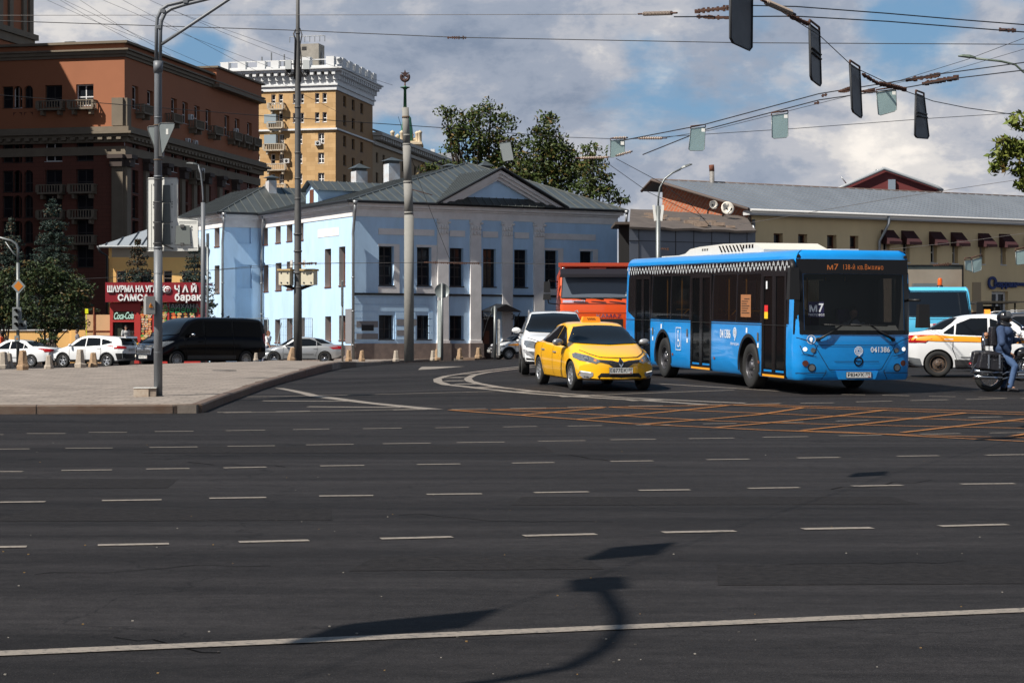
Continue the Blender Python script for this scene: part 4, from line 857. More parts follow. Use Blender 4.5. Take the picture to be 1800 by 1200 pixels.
 pn = MB(); fbox(pn, A, au(1709), au(1724), -.03, 0, zz(1710, 560), zz(1710, 496)); pn.build('wall_panel', [mat('beige_panel', (.43, .32, .2), .85)], T)
 # roof pipe, dishes
 Tp = thing('chimney_pipe', 'rusty iron stove pipe rising above the grey sheet roof', 'chimney'); q = W(1252, 320, 119.5); m_ = MB(); m_.tube([(q.x, q.y, q.z - 1.5), (q.x - .02, q.y, Z(301, 119.5))], .15, 10); m_.build('pipe', [mat('grey_pipe', (.2, .19, .18), .6, var=.2)], Tp); m_ = MB(); m_.tube([(q.x - .02, q.y, Z(301, 119.5)), (q.x - .05, q.y, Z(290, 119.5))], .16, 10); m_.build('rusted_top', [mat('rust', (.13, .045, .025), .9, var=.3)], Tp)
 def dish(px, py, rpx, D, yaw, lab):
  Td = thing('satellite_dish', lab, 'satellite dish', W(px, py, D), yaw, 'satellite dishes on the brick gable'); r = rpx / F * D
  a = MB(); a.M = Matrix.Rotation(R(-12), 4, 'X'); a.lathe([(.001, .18), (r * .5, .14), (r * .85, .06), (r, 0), (r, -.02), (r * .5, .11), (.001, .15)][::-1], 24, 0, 'Y'); a.build('reflector', [mat('dish_cream', (.78, .73, .64), .5, var=.06, scale=3)], Td)
  b = MB(); b.tube([(0, .1, 0), (0, .7, -.25), (0, .9, -.9)], .045, 6); b.tube([(0, 0, -r * .8), (0, -.55, -.1)], .02, 5); b.tube([(0, -.5, -.14), (0, -.62, -.06)], .05, 6); b.build('mount', [M_DARKM], Td)
 dish(1254.5, 360, 8, 110, .35, 'smaller cream satellite dish on the left of the pair by the brick gable'); dish(1279, 366, 12, 108.5, .25, 'larger cream satellite dish on the right of the pair by the brick gable')
beige_block()
def grey_block():
 T = thing('building', 'low grey panelled building with sagging brown felt roof between the blue house and brick gable', 'building')
 D = 100.0; A = Fr(X(1106, D), D, .877, .481); L = A.uz(1328, 0)[0]; zt = A.uz(1110, 399)[1]
 m1 = mat('grey_panels', (0.17, 0.185, 0.22), 0.5, var=.08, scale=1)
 mb = MB(); k0, k1 = A.p(0, 0, 0), A.p(L, 0, 0); b0, b1 = Vector((k0.x + .6, k0.y + 9, 0)), Vector((k1.x + .3, k1.y + 6.5, 0)); up = Vector((0, 0, zt))
 for a, b in ((k0, k1), (k1, b1), (b1, b0), (b0, k0)): mb.add([a, b, b + up, a + up], [(0, 1, 2, 3)])
 mb.build('wall', [m1], T, fix=False); jb = MB()
 for i in range(7): u = L * (i + .5) / 7; fbox(jb, A, u, u + .03, -.02, .0, 0, zt)
 for i in range(5): z = 2.2 + i * 1.05; fbox(jb, A, 0, L, -.018, .0, z, z + .03)
 jb.build('panel_joint', [M_BLACKF], T)
 rf = MB(); ms = mat('felt_roof', (.085, .068, .058), .9, var=.25, scale=1.4, bump=.3, bscale=4)
 z2 = Z(366, b0.y); rnd = random.Random(9); n = 12; rows = []
 for j in range(5):
  rows.append([k0.lerp(k1, i / n).lerp(b0.lerp(b1, i / n), j / 4) + Vector((0, -.3 if j == 0 else 0, zt + (z2 - zt) * j / 4 * (1 - .25 * i / n) + rnd.uniform(-.04, .04))) for i in range(n + 1)])
 vs = [v for r in rows for v in r]; rf.add(vs, [(j * (n + 1) + i, j * (n + 1) + i + 1, (j + 1) * (n + 1) + i + 1, (j + 1) * (n + 1) + i) for j in range(4) for i in range(n)], 0, True); rf.add([v + Vector((0, 0, -.12)) for v in vs[:n + 1]] + list(vs[:n + 1]), [(i, i + 1, n + 2 + i, n + 1 + i) for i in range(n)])
 rf.build('roof', [ms], T, fix=False)
 bb = MB()
 for i in range(16): u = rnd.uniform(L * .45, L * .98); v = rnd.uniform(.3, 5); s = rnd.uniform(.06, .22); z = zt + (z2 - zt) * v / 9 + .05; p = A.p(u, v, z); bb.box(p.x - s * 2, p.y - s, z, p.x + s * 2, p.y + s, z + s, 0)
 pieces(bb, 'rubble', [mat('rubble', (.24, .18, .14), .95, var=.3)], T)
 # near-black sheet: colour stands for shade in the gap beside the blue house
 T2 = thing('yard_wall', 'near-black sheet with tin coping standing in for the dark gap beside the blue house', 'wall'); q = MB(); q.box(X(1088, 118), 118, 0, X(1125, 118), 118.4, Z(396, 118)); q.build('gap_shade_sheet', [mat('gap_shade_black', (.012, .012, .013), .9)], T2); q = MB(); q.box(X(1080, 118), 117, Z(396, 118), X(1135, 118), 122, Z(396, 118) + .15); q.build('coping', [mat('old_tin', (.07, .055, .045), .8)], T2)
grey_block()
def red_block():
 T = thing('building', 'dark red gabled building with a blue-grey attic window rising behind the grey roof', 'building')
 D = 165.0; m = mat('dark_red_sheet', (.13, .022, .022), .75, var=.08, scale=.6); q = MB()
 pr = [(X(1470, D), 0), (X(1652, D), 0), (X(1652, D), Z(336, D)), (X(1645, D), Z(330, D)), (X(1553, D), Z(298, D)), (X(1480, D), Z(330, D)), (X(1470, D), Z(334, D))]; q.prism(pr, D, D + 14, 'XZ'); q.build('wall', [m], T)
 r = MB(); r.tube([(X(1468, D), D - .3, Z(334, D)), (X(1480, D), D - .3, Z(329, D)), (X(1553, D), D - .3, Z(297, D)), (X(1646, D), D - .3, Z(329.5, D)), (X(1656, D), D - .3, Z(336, D))], .16, 6); r.build('roof_edge', [mat('grey_edge', (.3, .32, .34), .5)], T)
 w = MB(); w.box(X(1561, D), D - .25, Z(336, D), X(1573, D), D, Z(316, D)); w.build('window', [mat('grey_window', (.22, .27, .33), .3)], T)
 a = MB(); a.tube([(X(1556, D), D + 1, Z(300, D)), (X(1556, D), D + 1, Z(292, D))], .08, 5); a.tube([(X(1548, D), D + 1, Z(300, D)), (X(1548, D), D + 1, Z(296, D))], .25, 6); a.tube([(X(1492, D), D + 1, Z(322, D)), (X(1482, D), D + 1, Z(309, D))], .05, 5); a.build('antenna', [M_PIPE], T)
red_block()
# ---------------------------------------------------------------- left: ochre house, snack kiosk, yard wall
M_OCHRE = mat('ochre_render', (0.76, 0.45, 0.16), 0.9, var=.08, scale=.6)
M_CREAM = mat('cream_render', (0.55, 0.37, 0.20), 0.9, var=.1, scale=.5)
def ochre_house():
 T = thing('house', 'ochre two storey house with grey metal roof behind the red snack kiosk', 'house')
 D = 132.0; A = Fr(X(191, D), D, 1, .05); L = X(365, D) - X(191, D); z = lambda py: Z(py, D); hs = [(X(a, D) - X(191, D), X(b, D) - X(191, D), z(498), z(475.5)) for a, b in ((247, 266), (286, 301.5), (319, 336), (204, 222))]
 mb = MB(); wall(mb, A, 0, L, 0, z(452), hs, 0, 0, .3); wall(mb, A, 0, L, z(452), z(435), [], 1); mb.box(A.o.x, D + .0, 0, A.o.x + .2, D + 10, z(435), 0); mb.build('wall', [M_OCHRE, mat('grey_frieze', (.33, .28, .22), .9)], T, fix=False)
 for h in hs: window(T, A, *h, .25, M_WHITEF, (1, 2), .05)
 r = MB(); e = z(433); x0, x1 = X(178, D), X(366, D); y0 = D - .7; slope(r, [(x0, y0, e), (x1, y0, e), (x1, D + 8, Z(372, D + 8)), (X(350, D + 8), D + 8, Z(372, D + 8))], .8, .05, 0, 1); slope(r, [(x0, D + 16, e), (x0, y0, e), (X(350, D + 8), D + 8, Z(372, D + 8))], .8, .05, 0, 1)
 r.tube([(x0, y0, e - .05), (x1, y0, e - .05)], .1, 6, 0); r.build('roof', [mat('light_tin', (.38, .40, .41), .4, metal=.35, var=.1), M_DARKM], T, fix=False)
 p = MB(); p.tube([(X(175, D), y0, e), (X(180, D), y0, z(443)), (X(189, D), D - .15, z(450)), (X(189.5, D), D - .15, .3)], .09, 8); p.build('rain_pipe', [M_DARKM], T)
ochre_house()
def kiosk():
 T = thing('kiosk', 'red fast food kiosk with white Cyrillic lettering and food photos beside its open door', 'kiosk')
 D = 122.0; d2 = D + .35; z = lambda py: Z(py, D); x = lambda px: X(px, D)
 MR = mat('kiosk_red', (0.44, 0.035, 0.03), .5, var=.06); MS = mat('sign_red', (0.22, 0.008, 0.016), .45); MW = mat('letter_white', (.8, .8, .8), .5)
 m = MB(); m.box(x(187), D - .35, z(531), x(361), D + .1, z(500)); m.box(x(187), D - .35, z(500) + .002, x(361), D + 3, z(500) + .12); m.build('sign_board', [MS], T)
 m = MB(); m.box(x(193), D, z(560) + .0, x(247), D + .3, z(532)); m.box(x(193), D, 0, x(198), D + .3, z(560)); m.box(x(236), D, 0, x(247), D + .3, z(560)); m.box(x(198), D + .0, z(566), x(236), D + .25, z(562)); m.box(x(268), D, 0, x(272), D + .3, z(531)); m.box(x(294), D, 0, x(297.5), D + .3, z(531)); m.box(x(345), D, 0, x(352), D + .3, z(531)); m.box(x(193), D + .3, 0, x(354), D + 3, z(531)); m.build('wall', [MR], T)
 m = MB(); m.box(x(199), D - .01, z(561.8), x(235), D + .02, z(547.5)); m.build('fanlight', [mat('dark_green_glass', (.025, .03, .02), .2)], T)
 text('lettering', 'Coca-Cola', .6, mat('mint_white', (.5, .75, .65), .5), T, basis((x(217), D - .03, z(555.3)), (1, 0, .03), (0, 0, 1)), shear=.35, offset=.01, sx=.52, space=.9)
 m = MB(); m.box(x(198.5), D + .28, 0, x(235.5), D + .32, z(566)); m.build('doorway', [mat('dark_interior', (.02, .017, .015), .9)], T); m = MB(); m.box(x(200), D + .2, .1, x(214), D + .25, z(567)); m.build('door', [mat('door_glass', (.05, .055, .04), .15)], T)
 # food photographs: painted plates, buns and greens on a black board
 cols = [(.75, .32, .08), (.62, .40, .17), (.7, .5, .28), (.5, .09, .02), (.6, .52, .4), (.1, .3, .05), (.7, .12, .03)]
 fm = [mat('food_%d' % i, c, .6) for i, c in enumerate(cols)]; rnd = random.Random(4)
 def board(x0, x1, y0, y1, sc=1.0, k=3):
  o = MB(); o.box(x(x0), D - .02, z(y1), x(x1), D + .01, z(y0)); b = o.build('food_board', [mat('board_black', (.012, .01, .01), .4)], T); o = MB(); yy = y0 + 3; i = 0
  while yy < y1 - 3:
   for j in range(k):
    cx = x0 + 1 + (x1 - x0 - 2) * (j + .5) / k + rnd.uniform(-1, 1); a = 2 * math.pi * rnd.random(); r = rnd.uniform(1.8, 3.4) * sc * D / F; i += 1; y_ = D - .022 - .0012 * (i % 9)
    pts = [(x(cx) + r * 1.25 * math.cos(t * math.pi / 6), y_, z(yy + rnd.uniform(-.3, .3)) + r * .8 * math.sin(t * math.pi / 6)) for t in range(12)]; o.add(pts, [tuple(range(12))], rnd.randrange(7))
    pts = [(p[0] * .55 + x(cx) * .45, y_ - .0015, p[2] * .55 + z(yy) * .45) for p in pts]; o.add(pts, [tuple(range(12))], rnd.randrange(7))
   yy += 4.2 * sc
  o.build('food_picture', fm, b, fix=False)
 board(247.5, 267, 537, 598, 1, 3); board(285, 293, 533, 575, .7, 2); board(298, 344, 549, 575, 1.3, 4)
 o = MB(); o.box(x(298), D - .02, z(549), x(344), D + .01, z(534)); o.build('menu_board', [mat('board_black', (.012, .01, .01), .4)], T)
 text('menu_lettering', 'ЧАЙХАНА', .42, mat('pale_grey', (.4, .42, .4), .6), T, basis((x(321), D - .03, z(539)), (1, 0, 0), (0, 0, 1))); text('menu_lettering', 'баракат', .5, mat('green_letters', (.05, .4, .12), .6), T, basis((x(321), D - .03, z(544.5)), (1, 0, 0), (0, 0, 1)), sx=1.25)
 y = D - .40
 text('lettering', 'ШАУРМА НА УГЛЯХ', .52, MW, T, basis((x(190.5), y, z(508.8)), (1, 0, 0), (0, 0, 1), 1), extrude=.05, offset=.018, align='LEFT', sx=.70).scale = (1, 1, 1)
 text('lettering', 'САМСА', .5, MW, T, basis((x(236.5), y, z(524)), (1, 0, 0), (0, 0, 1)), extrude=.05, offset=.02, sx=.98, space=1.08)
 text('lettering', 'Ч А Й', .55, MW, T, basis((x(308), y, z(508.8)), (1, 0, 0), (0, 0, 1)), extrude=.05, offset=.02, align='LEFT', sx=.95)
 text('lettering', 'барак', .6, MW, T, basis((x(309), y, z(523)), (1, 0, 0), (0, 0, 1)), extrude=.05, offset=.02, align='LEFT', sx=.9, space=1.08)
 o = MB(); c = Vector((x(296.5), y, z(509.5))); o.lathe([(.001, -.03), (.22, -.03), (.22, 0)], 20, 0, 'Y', c=c); o.lathe([(.12, -.035), (.17, -.035), (.17, -.04), (.12, -.04)], 20, 1, 'Y', c=c); o.box(c.x - .13, c.y - .045, c.z - .03, c.x + .13, c.y - .035, c.z + .03, 1); o.build('round_logo', [MW, MS], T)
 b = thing('crate', 'small yellow and red crate on the ground by the kiosk door', 'crate', (x(241), D - .5, 0)); o = MB(); zc = Z(603, D); o.box(-.28, -.2, zc - .7, .28, .2, zc - .08); o.build('box', [MR], b); o = MB(); o.box(-.32, -.23, zc - .08, .32, .23, zc + .02); o.box(-.32, -.22, zc - .7, -.26, -.2, zc - .08); o.build('lid', [mat('lid_yellow', (.7, .35, .02), .5)], b)
kiosk()
def yard_wall():
 T = thing('yard_wall', 'cream yard wall with white arches and rusty posts behind the leafy trees', 'wall')
 D = 126.0; x = lambda px: X(px, D); z = lambda py: Z(py, D)
 m = MB(); m.box(x(-60), D, 0, x(150), D + .4, z(581)); m.box(x(125), D - .05, 0, x(150), D, z(580)); m.build('wall', [M_OCHRE], T)
 m = MB(); m.box(x(-60), D - .08, z(581) + .002, x(118), D + .5, z(579)); m.build('coping', [M_WHITEF], T)
 for cx in (10, 83):
  m = MB(); r0, r1 = 10 / F * D, 17 / F * D; pts = []; c = (x(cx), z(611)); n = 14
  o = [(c[0] + r1 * math.cos(math.pi * i / n), c[1] + r1 * math.sin(math.pi * i / n)) for i in range(n + 1)]; q = [(c[0] + r0 * math.cos(math.pi * i / n), c[1] + r0 * math.sin(math.pi * i / n)) for i in range(n, -1, -1)]; m.prism(o + q, D - .1, D - .01, 'XZ'); m.build('arch', [M_STUC], T)
 T2 = thing('fence', 'peach sheet metal fence with rusty post next to the kiosk', 'fence'); D2 = 124.0; m = MB(); m.box(X(150, D2), D2, 0, X(193, D2), D2 + .1, Z(553, D2)); m.build('panel', [M_CREAM], T2)
 m = MB(); m.box(X(164, D2), D2 - .08, 0, X(166, D2), D2, Z(540, D2)); m.box(X(150, D2), D2 - .05, Z(582, D2), X(193, D2), D2, Z(580.5, D2)); m.build('rusty_frame', [mat('rust_frame', (.22, .08, .035), .85, var=.3)], T2)
yard_wall()
# ================================================================ trees
def leafmat(name, a, b, trans=0.25):
 m = mat(name, a, 0.55, spec=0.25, col2=b, scale=1.3); b_ = m.node_tree.nodes['Principled BSDF']; return m
M_LEAF = leafmat('leaves_green', (0.034, 0.062, 0.014), (0.062, 0.074, 0.017)); M_LEAF2 = leafmat('leaves_turning', (0.13, 0.075, 0.02), (0.08, 0.07, 0.016))
M_LEAFD = leafmat('leaves_dark', (0.022, 0.042, 0.012), (0.038, 0.05, 0.016)); M_SPR = leafmat('spruce_needles', (0.018, 0.036, 0.030), (0.030, 0.050, 0.040)); M_SPRB = leafmat('spruce_brown_tips', (0.10, 0.06, 0.03), (0.07, 0.05, 0.025))
M_BARK = mat('bark', (0.055, 0.042, 0.034), 0.9, var=.3, scale=6, bump=.4)
def rvec(rnd):
 while True:
  v = Vector((rnd.uniform(-1, 1), rnd.uniform(-1, 1), rnd.uniform(-1, 1)))
  if 0.05 < v.length <= 1: return v
def leaves(mb, c, r, n, size, rnd, mats=(0, 1), p2=0.12):
 """a clump: leaf blades scattered in an ellipsoid, denser towards its skin"""
 for _ in range(n):
  v = rvec(rnd); k = rnd.random(); q = Vector((c[0] + v.x * r[0], c[1] + v.y * r[1], c[2] + v.z * r[2])); s = size * rnd.uniform(.6, 1.3)
  a = rvec(rnd).normalized(); b = a.orthogonal().normalized(); b = (b + a.cross(b) * rnd.uniform(-1, 1)).normalized()
  mb.v += [tuple(q - a * s), tuple(q + b * s * .45), tuple(q + a * s), tuple(q - b * s * .45)]; i = len(mb.v) - 4
  mb.f.append((i, i + 1, i + 2, i + 3)); mb.m.append(mats[1] if rnd.random() < p2 else mats[0]); mb.s.append(False)
def tree(label, base, height, blobs, lsize, dens, group, mats, seed, trunk_r=.2, trunks=1, name='tree', clump=.34, p2=.12, limbs=True):
 """blobs: (x, y, z, rx, ry, rz) relative to the base"""
 rnd = random.Random(seed); T = thing(name, label, 'tree', base, 0, group); cr = MB(); tk = MB(); tops = []
 for (x, y, z, rx, ry, rz) in blobs:
  k = max(4, int(dens * rx * rz * 10)); tops.append(Vector((x, y, z)))
  for _ in range(k):
   v = rvec(rnd); v = v.normalized() * (v.length ** .45) * rnd.uniform(.75, 1.08); c = (x + v.x * rx, y + v.y * ry, z + v.z * rz); s = clump * rnd.uniform(.55, 1.35)
   leaves(cr, c, (s * 1.25, s * 1.25, s * .75), int(34 * (s / clump) ** 1.5), lsize, rnd, p2=p2 * rnd.choice((.2, .5, 1, 2.5)))
   if limbs and rnd.random() < .12: tk.tube([Vector((x, y, z)) * .75 + Vector((0, 0, 0)), Vector(c)], [trunk_r * .22, trunk_r * .06], 4, 0, False)
 for t in range(trunks):
  x0 = (t - (trunks - 1) / 2) * trunk_r * 2.2
  if not limbs: tk.tube([(x0, 0, -.1), (x0, 0, height * .8)], trunk_r, 7)
  for tp in tops[t::trunks] if limbs else []:
   m1 = Vector((x0 + tp.x * .12, tp.y * .15, tp.z * .35)); m2 = Vector((tp.x * .55 + rnd.uniform(-.1, .1), tp.y * .5, tp.z * .72))
   tk.tube([(x0, 0, -.1), m1, m2, tp], [trunk_r, trunk_r * .72, trunk_r * .4, trunk_r * .15], 7)
 cr.build('crown', mats, T, fix=False); tk.build('trunk', [M_BARK], T, fix=False); return T
def spruce(label, base, h, r, seed, mats=None, lo=.06, group='spruces by the kiosk', dens=1.0, p2=.08):
 rnd = random.Random(seed); T = thing('spruce_tree', label, 'spruce', base, 0, group); cr = MB(); tk = MB(); tk.tube([(0, 0, -.1), (0, 0, h * .6), (0, 0, h)], [h * .018, h * .01, .01], 7)
 n = int(h * 3.2); br = MB()
 for i in range(n):
  t = lo + (1 - lo) * (i + rnd.random()) / n; z = h * t; rr = r * (1 - t) ** .8 * rnd.uniform(.7, 1.12) + .08; m = 5 + int(rr * 3)
  for j in range(m):
   a = 2 * math.pi * (j + rnd.random() * .8) / m; L = rr * rnd.uniform(.65, 1.1); d = Vector((math.cos(a), math.sin(a), 0)); steps = max(2, int(L / .22))
   tip = d * L + Vector((0, 0, z - L * .28 + L * .1)); br.tube([(0, 0, z), tuple(tip)], [.02, .006], 3, 0, False)
   for k in range(1, steps + 1):
    f = k / steps; p = d * (L * f) + Vector((0, 0, z - L * .30 * f + (.12 * f * f * L))); w = .32 * (1 - f * .55) * min(1, .35 + L / 1.5)
    leaves(cr, p, (w, w, .10 + w * .22), int(13 * dens), .085, rnd, p2=p2 * (3 if t > .75 else 1))
 cr.build('crown', mats or [M_SPR, M_SPRB], T, fix=False); o = tk.build('trunk', [M_BARK], T, fix=False); br.build('branch', [M_BARK], o, fix=False); return T
def px_blobs(D, base, L_):      # (px, py, rpx, rpy[, depth]) -> blobs relative to base
 out = []
 for b in L_:
  px, py, rx, ry = b[:4]; d = b[4] if len(b) > 4 else 0; w = W(px, py, D + d); out.append((w.x - base[0], w.y - base[1], w.z - base[2], rx / F * D, max(rx, ry) / F * D * .8, ry / F * D))
 return out
# big trees behind the blue house
D = 150.0
b = (X(850, D), D, .2); tree('tall leafy tree with an uneven crown, left half of the clump behind the blue house', b, 17, px_blobs(D, b, [(800, 222, 24, 22), (842, 205, 28, 22), (862, 188, 12, 12), (830, 250, 44, 26), (880, 222, 18, 22), (868, 262, 36, 28), (888, 300, 40, 36), (795, 268, 14, 12), (830, 300, 30, 20), (900, 260, 16, 20), (782, 196, 9, 6)]), .17, 1.75, 'trees behind the blue house', [M_LEAF, M_LEAF2], 11, .3, clump=.62)
D = 146.0
b = (X(990, D), D, .2); tree('broad leafy tree with a ragged top, middle of the clump behind the blue house', b, 15, px_blobs(D, b, [(958, 226, 20, 22), (948, 250, 26, 26), (975, 255, 22, 22), (940, 288, 34, 30), (985, 290, 34, 30), (1005, 268, 18, 12), (1020, 300, 26, 26), (970, 318, 50, 26), (962, 208, 8, 7)]), .17, 1.75, 'trees behind the blue house', [M_LEAF, M_LEAF2], 12, .3, clump=.6)
D = 140.0
b = (X(1048, D), D, .2); tree('lower leafy tree with hanging side branches, right end of the clump behind the blue house', b, 12, px_blobs(D, b, [(1042, 268, 20, 18), (1036, 300, 28, 26), (1055, 322, 26, 24), (1072, 345, 18, 16), (1030, 340, 30, 20), (1092, 352, 8, 6)]), .16, 1.7, 'trees behind the blue house', [M_LEAF, M_LEAF2], 13, .25, clump=.55)
b = (X(765, 148), 148, .2); tree('small bushy crown just peeping over the grey roof', b, 11, px_blobs(148.0, b, [(772, 292, 18, 9), (757, 298, 12, 7), (790, 290, 10, 10)]), .16, 2.0, 'trees behind the blue house', [M_LEAF, M_LEAF2], 14, .2, clump=.5)
# branch of a near tree at the right edge
D = 46.0
b = (X(1905, D), D, .4); tree('chestnut branches with broad leaves reaching into the right edge of the view', b, 7, px_blobs(D, b, [(1788, 215, 13, 14), (1772, 245, 15, 12), (1762, 275, 18, 11), (1790, 262, 16, 20), (1752, 290, 10, 7), (1793, 300, 10, 12), (1797, 322, 5, 8), (1830, 260, 40, 55), (1850, 330, 40, 30)]), .085, 7.0, None, [leafmat('chestnut_green', (0.10, 0.15, 0.028), (0.15, 0.155, 0.03)), M_LEAF2], 15, .16, clump=.17, p2=.1, limbs=False)
# left: shrubs and spruces
D = 112.0
b = (X(90, D), D, .0); tree('rounded dark green leafy tree on several thin trunks behind the white hatchback', b, 6, px_blobs(D, b, [(75, 490, 36, 30), (100, 475, 26, 22), (120, 510, 34, 34), (65, 535, 34, 34), (105, 545, 40, 28), (140, 520, 26, 22), (88, 575, 24, 10), (55, 475, 16, 16), (125, 572, 24, 10), (150, 500, 14, 12)]), .105, 3.0, 'leafy trees by the yard wall', [M_LEAFD, leafmat('leaves_rusty', (0.09, 0.05, 0.015), (0.05, 0.05, 0.012))], 21, .09, 4, clump=.34, p2=.12)
D = 116.0
b = (X(12, D), D, .0); tree('dark green leafy tree with slanting trunks at the left edge of the view', b, 6, px_blobs(D, b, [(10, 500, 30, 30), (20, 530, 28, 30), (-5, 545, 30, 30), (15, 560, 28, 18), (-30, 520, 30, 40)]), .105, 3.0, 'leafy trees by the yard wall', [M_LEAFD, M_LEAF2], 22, .09, 3, clump=.34, p2=.08)
for i, (px, py) in enumerate(((75, 596), (92, 594))):
 b = (X(px, 110), 110, 0); tree(('low dark shrub left of the leafy trunks by the wall', 'low dark shrub right of the leafy trunks by the wall')[i], b, 1.6, px_blobs(110.0, b, [(px, py, 9, 10)]), .07, 10, 'leafy trees by the yard wall', [M_LEAFD, M_LEAFD], 30 + i, .03, 2, 'shrub', clump=.14)
spruce('tall dark blue-green spruce standing behind the leafy tree at the left', (X(93, 138), 138, 0), Z(345, 138), 3.9, 41, dens=1.3, p2=.03)
spruce('thin topped brownish spruce over the left half of the kiosk sign', (X(242, 127), 127, 0), Z(418, 127), 2.7, 42, lo=.3, p2=.2)
spruce('dark spruce over the right end of the kiosk sign beside the blue house', (X(342, 127), 127, 0), Z(422, 127), 2.5, 43, lo=.3)
spruce('very dark spruce in the shadow at the far left behind the leafy trees', (X(20, 150), 150, 0), Z(380, 150), 3.2, 44, dens=1.0)
# ================================================================ street furniture
M_POLE = mat('pole_grey', (0.135, 0.145, 0.16), 0.5, metal=.1, var=.12, scale=3, stretch=(1, 1, .3)); M_POLED = mat('pole_dark_grey', (0.085, 0.085, 0.085), 0.6, metal=.1, var=.15, scale=2)
M_CONC = mat('concrete_pole', (0.22, 0.215, 0.20), 0.85, var=.07, scale=5, bump=.1); M_GALV = mat('galvanised', (0.19, 0.205, 0.205), 0.45, metal=.5, var=.1)
M_LAMPG = mat('lamp_head_grey', (.12, .13, .13), .4, metal=.3); M_WPLATE = mat('white_plate', (.74, .74, .70), .55, var=.04)
M_SIGNBACK = mat('sign_back_grey', (0.25, 0.28, 0.28), .5, metal=.4, var=.06)
def lamp_head(mb, p, d, L=.75, m=1):      # p root, d direction
 d = Vector(d).normalized(); s = d.cross(Vector((0, 0, 1))).normalized(); u = s.cross(d)
 vs = []; prof = [(0, .04, .04), (.12, .09, .06), (.4, .15, .08), (.8, .13, .06), (1, .05, .02)]
 for t, w, h in prof: q = Vector(p) + d * (t * L); vs += [q - s * w, q - s * w * .6 + u * h, q + s * w * .6 + u * h, q + s * w, q - u * .02]
 fs = [(i * 5 + k, i * 5 + (k + 1) % 5, (i + 1) * 5 + (k + 1) % 5, (i + 1) * 5 + k) for i in range(4) for k in range(5)] + [(4, 3, 2, 1, 0), (20, 21, 22, 23, 24)]; mb.add(vs, fs, m, False)
def main_pole():
 g = P(278, 695.5, HP); D = g.y; s = D / F; T = thing('street_pole', 'tall grey steel lamp pole with double curved arm on the paved island', 'pole', g)
 zz = lambda py: Z(py, D) - g.z
 pm = MB(); r = 7.6 * s; pm.tube([(0, 0, 0), (0, 0, zz(437))], r * 1.0, 20); pm.tube([(0, 0, zz(437)), (0, 0, zz(125)), (0.03, 0, zz(108))], [r * .96, r * .86, r * .86], 20); pm.build('pole', [M_POLE], T)
 for py, h, k in ((438, 4, 1.06), (128, 20, 1.08), (312, 3, 1.0), (481, 1.2, 1.02), (620, 1.2, 1.02), (208, 2, .98)):
  c = MB(); c.tube([(0, 0, zz(py)), (0, 0, zz(py) + h * s)], r * k, 20); c.build('collar', [M_POLE], T)
 dx = lambda px: (px - 282) * s
 for off, top in ((-3.4, 0), (3.6, 6)):
  a = MB(); pts = [(dx(282 + off), 0, zz(108)), (dx(282.5 + off), 0, zz(50 + top)), (dx(284 + off), 0, zz(32 + top)), (dx(291 + off), .0, zz(17 + top)), (dx(302 + off), 0, zz(9.5 + top)), (dx(330), 0, zz(2 + top)), (dx(395), 0, zz(-14 + top)), (dx(520), 0, zz(-40 + top))]
  a.tube(pts, 3.2 * s, 12); a.build('arm', [M_POLE], T)
 a = MB(); a.tube([(dx(288), 0, zz(78)), (dx(330), 0, zz(50)), (dx(408), 0, zz(-2)), (dx(450), 0, zz(-28))], 2.9 * s, 10); a.build('brace', [M_POLE], T)
 k = MB()
 for px, py in ((283, 48), (290, 20), (330, 3)): k.box(dx(px) - 3.4 * s, -.05, zz(py) - 3 * s, dx(px) + 4.6 * s, .05, zz(py) + 3 * s)
 k.build('clamp', [M_POLE], T)
 lh = MB(); lamp_head(lh, (dx(520), 0, zz(-40)), (1, 0, .1), .8, 0); lh.build('lamp_head', [M_LAMPG], T)
 # give way sign backs
 for nm, x0, x1, yt, xb, yb, y, ang in (('left', 259.5, 288, 221, 277, 268, .12, 0.5), ('right', 284, 315.5, 217.5, 290, 276, -.14, -0.5)):
  S = MB(); th = .012; A_, B_, C_ = (dx(x0), zz(yt)), (dx(x1), zz(yt)), (dx(xb), zz(yb))
  def rnd_tri(P3, q=.14):
   out = []
   for i in range(3):
    a, b, c = Vector(P3[i - 1]), Vector(P3[i]), Vector(P3[(i + 1) % 3]); out += [tuple(b.lerp(a, q)), tuple(b.lerp(a, q * .3).lerp(c, q * .3)), tuple(b.lerp(c, q))]
   return out
  S.prism(rnd_tri([A_, C_, B_]), y, y + th, 'XZ'); o = S.build('sign_plate', [M_SIGNBACK], T)
  R_ = MB(); pts = rnd_tri([A_, C_, B_]); R_.tube([(p[0], y - .002, p[1]) for p in pts + pts[:1]], .009, 5); R_.build('folded_rim', [M_POLED], o)
 st = MB(); st.box(dx(298), -.146, zz(238), dx(302), -.142, zz(228)); st.build('inspection_sticker', [M_WPLATE], T)
 bk = MB(); bk.box(dx(285), -.13, zz(276), dx(291), .12, zz(219)); bk.build('sign_bracket', [M_POLED], T)
 for py in (221, 282): b = MB(); b.tube([(0, 0, zz(py)), (0, 0, zz(py) + 1.6 * s)], r * 1.05, 18); b.build('band', [mat('rust_band', (.12, .08, .05), .8)], T)
 # traffic light seen from behind, on its white backing board
 TB = thing('traffic_light', 'traffic light seen from behind with L-shaped white backing board on the grey pole', 'traffic light', g)
 bb = MB(); y = .17; o_ = [(260, 440), (260, 315), (262, 311), (312, 311), (314.5, 314), (314.5, 379), (319, 383.5), (348, 383.5), (350.5, 386), (350.5, 438), (348, 441), (262, 441.5)]; bb.prism([(dx(a), zz(b)) for a, b in o_], y, y + .02, 'XZ'); bo = bb.build('backing_board', [M_WPLATE], TB)
 ri = MB()
